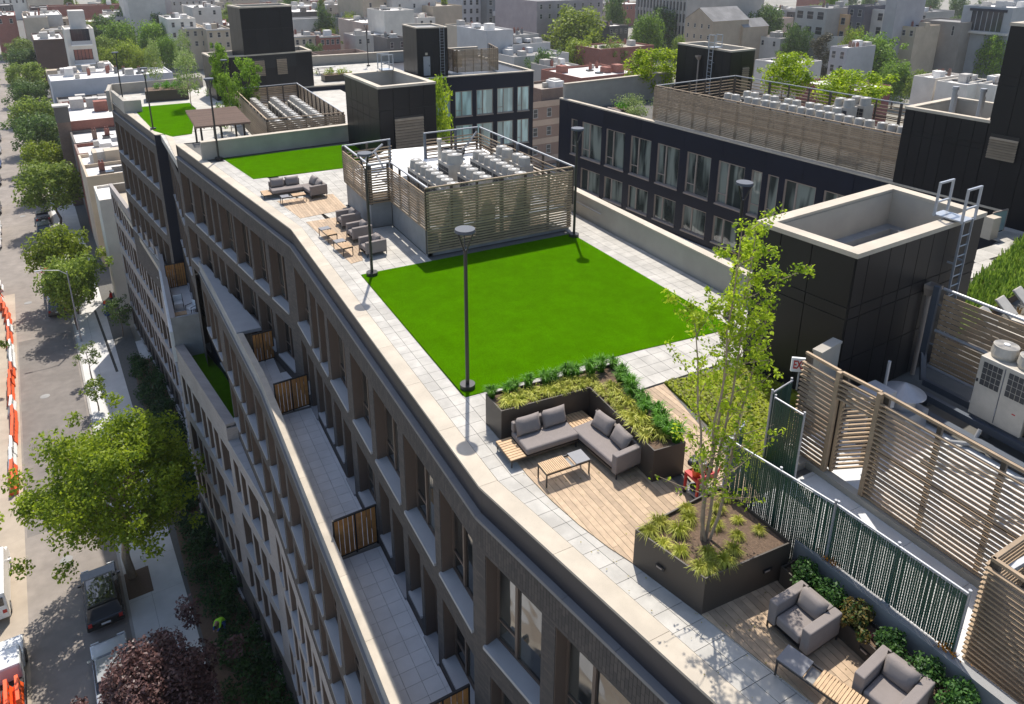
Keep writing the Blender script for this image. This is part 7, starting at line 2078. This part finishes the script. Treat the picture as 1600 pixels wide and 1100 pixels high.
MB().box(Lg * .2, Lg * .85, -.05, .02, 18.5, 24.5).build('glazing', M_dglass, gl); MB().box(Lg * .16, Lg * .9, -.5, -.05, 24.5, 25.3).build('canopy', M_clad_n, gl)
for i in range(7): MB().box(Lg * (.2 + .65 * i / 6) - .1, Lg * (.2 + .65 * i / 6) + .1, -.12, -.055, 18.5, 24.5).build('mullion', M_galv, gl)
MB().box(0, Lg, -1.5, -.02, 17.6, 18.3).build('balcony', W(C['lgrey']), gl)
bt(1584, 0, 1640, 0, -4, 20, W((.40, .45, .52)), M_roofw, 'blue grey house cut by the black tower at the upper right', rows_=3, cols=4, ww=2, wh=2, extras=0)
bt(1524, 60, 1580, 58, -15, 14, M_bbrick, M_roofw, 'low brick house with a white roof above the right hand trees', win=False, extras=3, seed=77)
for i, (x0, y0, x1, y1) in enumerate(((1428, 118, 1462, 124), (1464, 126, 1512, 130), (1514, 128, 1556, 132))):
    bt(x0, y0, x1, y1, -17, 13, W(C['white']), M_roofw, ['white house with a cone roofed stair box, left of three', 'white house with scaffold like roof rails, middle of three', 'white house with a cone roofed stair box, right of three'][i], win=False, extras=4, seed=80 + i)
bt(1400, 58, 1430, 64, -15.5, 14, W(C['beige']), M_roofw, 'low house with stepped tan and white roofs beside the slanted house', win=False, extras=3, seed=83)
# ---- distant rows that fill the top of the view
cols_ = ['white', 'beige', 'grey', 'lgrey', 'tan', 'pink', 'dk', 'brown']
r4 = random.Random(99)
def inview(p):
    v_ = p - Vector((0, 0, CAMH)); d = v_.dot(_F0)
    if d < 5: return None
    return 800 + FPX * v_.dot(_R) / d, CYPX - FPX * v_.dot(_U) / d
cnt = 0
DH = []
for si, s in enumerate((300, 345, 395, 455, 525, 610, 710, 830, 960, 1120, 1320)):
    d = 8.0 if s < 400 else -140
    while d < 1500:
        wdt = r4.uniform(9, 20) * (1 + (s - 300) / 500)
        z = G + r4.choice((11, 12, 13, 13, 14, 15, 17))
        p = S(s + r4.uniform(-4, 4), d, z); q = S(s + r4.uniform(-2, 2), d + wdt - .3, z)
        a = inview(p); b_ = inview(q)
        if a and b_ and -30 < b_[0] and a[0] < 1630 and -9 < a[1] < 60 and r4.random() > .12 and not (d < 6 and s > 0 and d > -12):
            c = r4.choice(cols_); rf = r4.choice((M_roofw, M_roofw, M_roofg, M_rooft))
            far = s > 450
            br = r4.random() < .8
            ho = house(p, q, r4.uniform(12, 20), z, W(C[c]) if br else M_rbrick, rf, 'x', 0 if s > 600 else 1, int(wdt / 3), group='distant row houses', extras=2 if not far else 1, seed=cnt, name='distant_house')
            DH.append((si, a[0], ho, {'lgrey': 'pale grey', 'dk': 'dark grey', 'pink': 'pinkish'}.get(c, c) if br else 'red brick', 'white' if rf is M_roofw else 'grey' if rf is M_roofg else 'tan'))
            cnt += 1
        d += wdt
# ---------------------------------------------------------------- background trees
def bgt(kind, px, py, z, rpx, label, group='trees in the gardens', tall=1.0):
    p = at(px, py, z); dd = (p - Vector((0, 0, CAMH))).dot(_F0)
    r = rpx * 1.17 * dd / FPX; base = {'b1': 5.2, 'b2': 5.0, 'b3': 5.0, 'm1': 4.4, 'm2': 4.4, 'd1': 4.4, 'y1': 4.4, 'c1': 3.0}[kind]
    sc = r / base
    H = {'b1': 10, 'b2': 10, 'b3': 10, 'c1': 12}.get(kind, 9.5)
    # crown middle sits at z, trunk reaches the ground
    sz = (z - G) / (H * .62)
    return tree(kind, Vector((p.x, p.y, G)), (sc, sz), label, group)
for a in (('b2', 165, 52, -20, 20, 'dark green tree farthest left in the garden behind the balcony house'), ('b1', 190, 62, -20, 28, 'broad green tree in the middle of the left gardens'), ('b2', 198, 38, -19, 16, 'dark round tree at the back of the left gardens'), ('b1', 240, 62, -20, 24, 'green tree at the right of the left gardens'), ('b2', 255, 48, -20, 20, 'dark tree beside the big plain grey building'), ('b3', 200, 92, -22, 20, 'yellow green tree at the front of the left gardens'), ('m2', 160, 80, -22, 20, 'low green tree beside the balcony house'), ('b3', 175, 100, -23, 18, 'yellow green bushy tree by the long blue grey wall'), ('b3', 225, 100, -23, 18, 'yellow green bush tree above the long blue grey wall'), ('b1', 262, 80, -22, 18, 'green tree behind the thin roof trees'),
          ('b1', 173, 10, -17, 14, 'green tree by the low white roof at the upper left'), ('m1', 110, 14, -18, 8, 'small green tree at the upper left'), ('b2', 492, 96, -22, 17, 'green tree right of the tallest black tower'), ('b2', 508, 42, -19, 14, 'dark green tree in front of the blank pale wall'), ('b3', 549, 48, -20, 17, 'tall yellow green tree beside the pinkish house'), ('b3', 576, 20, -17, 16, 'yellow green tree in front of the tall tan building'), ('y1', 600, 22, -17, 8, 'yellow green tree beside the white house'), ('m1', 632, 34, -17, 9, 'small green tree beside the white extension'), ('b1', 455, 2, -14, 12, 'green tree at the upper edge right of the tall tower'), ('y1', 694, 24, -15, 5, 'bright small roof tree by the blue grey apartments'), ('m2', 503, 26, -16, 6, 'small tree on the dark walled house'),
          ('b3', 905, 52, -17, 46, 'huge yellow green tree in front of the mauve building'), ('b3', 905, 92, -21, 28, 'lower yellow green tree under the huge tree'), ('b2', 852, 113, -21, 22, 'bright green tree behind the rear black block'), ('b2', 962, 26, -15, 14, 'dark tree in front of the ribbed offices'), ('b1', 1012, 55, -18, 26, 'round green tree in front of the ribbed offices'), ('b2', 1040, 46, -18, 25, 'dark green tree beside the ribbed offices'), ('m1', 960, 95, -21, 20, 'olive green tree before the red flat roofed house'), ('m1', 1060, 90, -20, 12, 'green tree touching the black bulkhead'),
          ('d1', 1200, 42, -17, 22, 'dark feathery tree at the upper right'), ('b2', 1243, 75, -19, 21, 'dark green tree left of the bronze conifer'), ('c1', 1282, 82, -19, 17, 'bronze brown conifer beside the pale house'), ('b1', 1362, 92, -19, 38, 'large round green tree behind the navy roof fan units'), ('b3', 1330, 82, -19, 18, 'light green tree beside the large round tree'), ('b1', 1400, 125, -22, 26, 'green tree before the white houses'), ('m2', 1440, 138, -23, 24, 'willow like green tree behind the lower black block'), ('b1', 1412, 80, -20, 18, 'green tree right of the large round tree'), ('b3', 1462, 75, -19, 24, 'yellow green tree below the slanted house'), ('b2', 1505, 68, -18, 30, 'dark green tree below the glazed house'), ('b1', 1555, 88, -19, 26, 'green tree touching the tall black tower'), ('y1', 1160, 18, -15, 10, 'pale green tree behind the cream gable'), ('b1', 1300, 2, -10, 10, 'green roof tree above the peach house')):
    bgt(*a)
r5 = random.Random(17)
DT = []
n5 = 0
while n5 < 46:
    s_, d_ = r5.uniform(190, 760), r5.uniform(20, 900)
    p = S(s_, d_, G + 8); a = inview(p)
    if not a or not (0 < a[0] < 1600 and 2 < a[1] < 70): continue
    k = r5.choice(('b1', 'b2', 'b3', 'm1', 'd1')); sc = r5.uniform(.8, 1.3)
    DT.append((a[0], tree(k, Vector((p.x, p.y, G)), (sc, sc * 1.35), 'x', 'distant trees'))); n5 += 1
for i, (x_, t_) in enumerate(sorted(DT, key=lambda v: v[0])): t_['label'] = '%s distant tree from the left among the far rows of houses' % nth(i)
for si in range(11):
    for i, (_, x_, ho, c_, r_) in enumerate(sorted((v for v in DH if v[0] == si), key=lambda v: v[1])):
        ho['label'] = 'distant %s house, %s roof, %s from the left, %s far row' % (c_, r_, nth(i), nth(si))
# roof trees
def rtree(kind, px, py, z, sc, label):
    p = at(px, py, z); return tree(kind, p, sc, label, 'trees on the roofs')
rtree('r1', 1012, 150, -.3, (.95, .8), 'lime green roof tree left of the black bulkhead on the navy roof')
rtree('r1', 1222, 158, .6, (.85, .72), 'lime green roof tree right of the black bulkhead on the navy roof')
rtree('r1', 1322, 178, .6, (.95, .62), 'lime green roof tree above the fan units of the navy roof')
tree('r1', Vector((27.5, 68, -12)), (1.0, 2.3), 'yellow green courtyard tree between the rear block and the navy building')
rtree('r3', 352, 165, WZ, (.55, 1.1), 'narrow green roof tree in front of the low black block')
rtree('r3', 393, 185, WZ, (.62, 1.0), 'bright green roof tree beside the far slatted yard')
rtree('r2', 300, 168, WZ, (.7, 1.0), 'thin pale roof tree behind the far lawn')
rtree('r2', 292, 120, WZ, (.6, .95), 'thin pale roof tree over the far planter')
rtree('r2', 246, 140, WZ, (.5, .95), 'slim pale roof tree in the far dark planter')
rtree('r3', 362, 205, WZ, (.55, .9), 'small green roof tree beside the pergola')
# far planters' plants
def bush(loc, r, lm, n, seed, label, leaf=.07):
    rr = random.Random(seed); o = empty('shrub', loc, label, 'shrub', None)
    m = MB(); leaf_cloud(m, [(Vector((rr.gauss(0, r[0] * .4), rr.gauss(0, r[1] * .4), r[2] * rr.uniform(.3, .8))), r[2] * rr.uniform(.4, .7)) for _ in range(14)], n, leaf, rr)
    m.build('foliage', lm, o)
    return o
bush((4.4, 75.3, WZ + .9), (1.7, .9, .6), L_grass, 900, 1, 'bright green plants filling the far dark planter')
bush((20.6, 75.8, NZ + .55), (1.5, .6, .6), L_yel, 700, 2, 'yellow green grasses in the rear roof planter')
bush((35.6, 46.2, -.2), (1.5, 1.2, 1.1), L_ash, 1300, 3, 'silver green bushes at the end of the navy roof screen')
bush((33.9, 43.6, -.2), (1.0, .9, .8), L_ash, 900, 4, 'low silver green bush beside the navy roof screen')
bush((34.2, 45.6, .1), (.9, .5, .4), L_grass, 500, 5, 'bright green plants in the navy roof planter')
far_planter('planter_box', [(33.2, 45.0), (35.0, 45.0), (35.0, 46.0), (33.2, 46.0)], -.35, .2, 'brown planter beside the navy roof sofa')
o = empty('sofa', (32.7, 45.0, -.35), 'small grey sofa on the navy roof', 'sofa'); MB().rbox(-.4, .4, -.8, .8, .2, .42, .04, 2).build('seat', M_fabric, o); MB().rbox(.2, .4, -.8, .8, .42, .7, .04, 2).build('backrest', M_fabric, o)
bush((4.6, 49.9, WZ), (.5, .5, 1.0), L_mid, 500, 6, 'round bush by the pergola post', .08)

# ---------------------------------------------------------------- summer haze
hz = MB().box(-850, 1450, -250, 1750, G - 1.6, 26).build('haze', None or M_white, kind='stuff')
hm = bpy.data.materials.new('haze_air'); hm.use_nodes = True
hm.node_tree.nodes.clear()
_o = hm.node_tree.nodes.new('ShaderNodeOutputMaterial'); _v = hm.node_tree.nodes.new('ShaderNodeVolumePrincipled')
_v.inputs['Density'].default_value = 0.00013; _v.inputs['Color'].default_value = (.93, .95, 1, 1); _v.inputs['Anisotropy'].default_value = .3
hm.node_tree.links.new(_v.outputs[0], _o.inputs['Volume'])
hz.data.materials.clear(); hz.data.materials.append(hm)
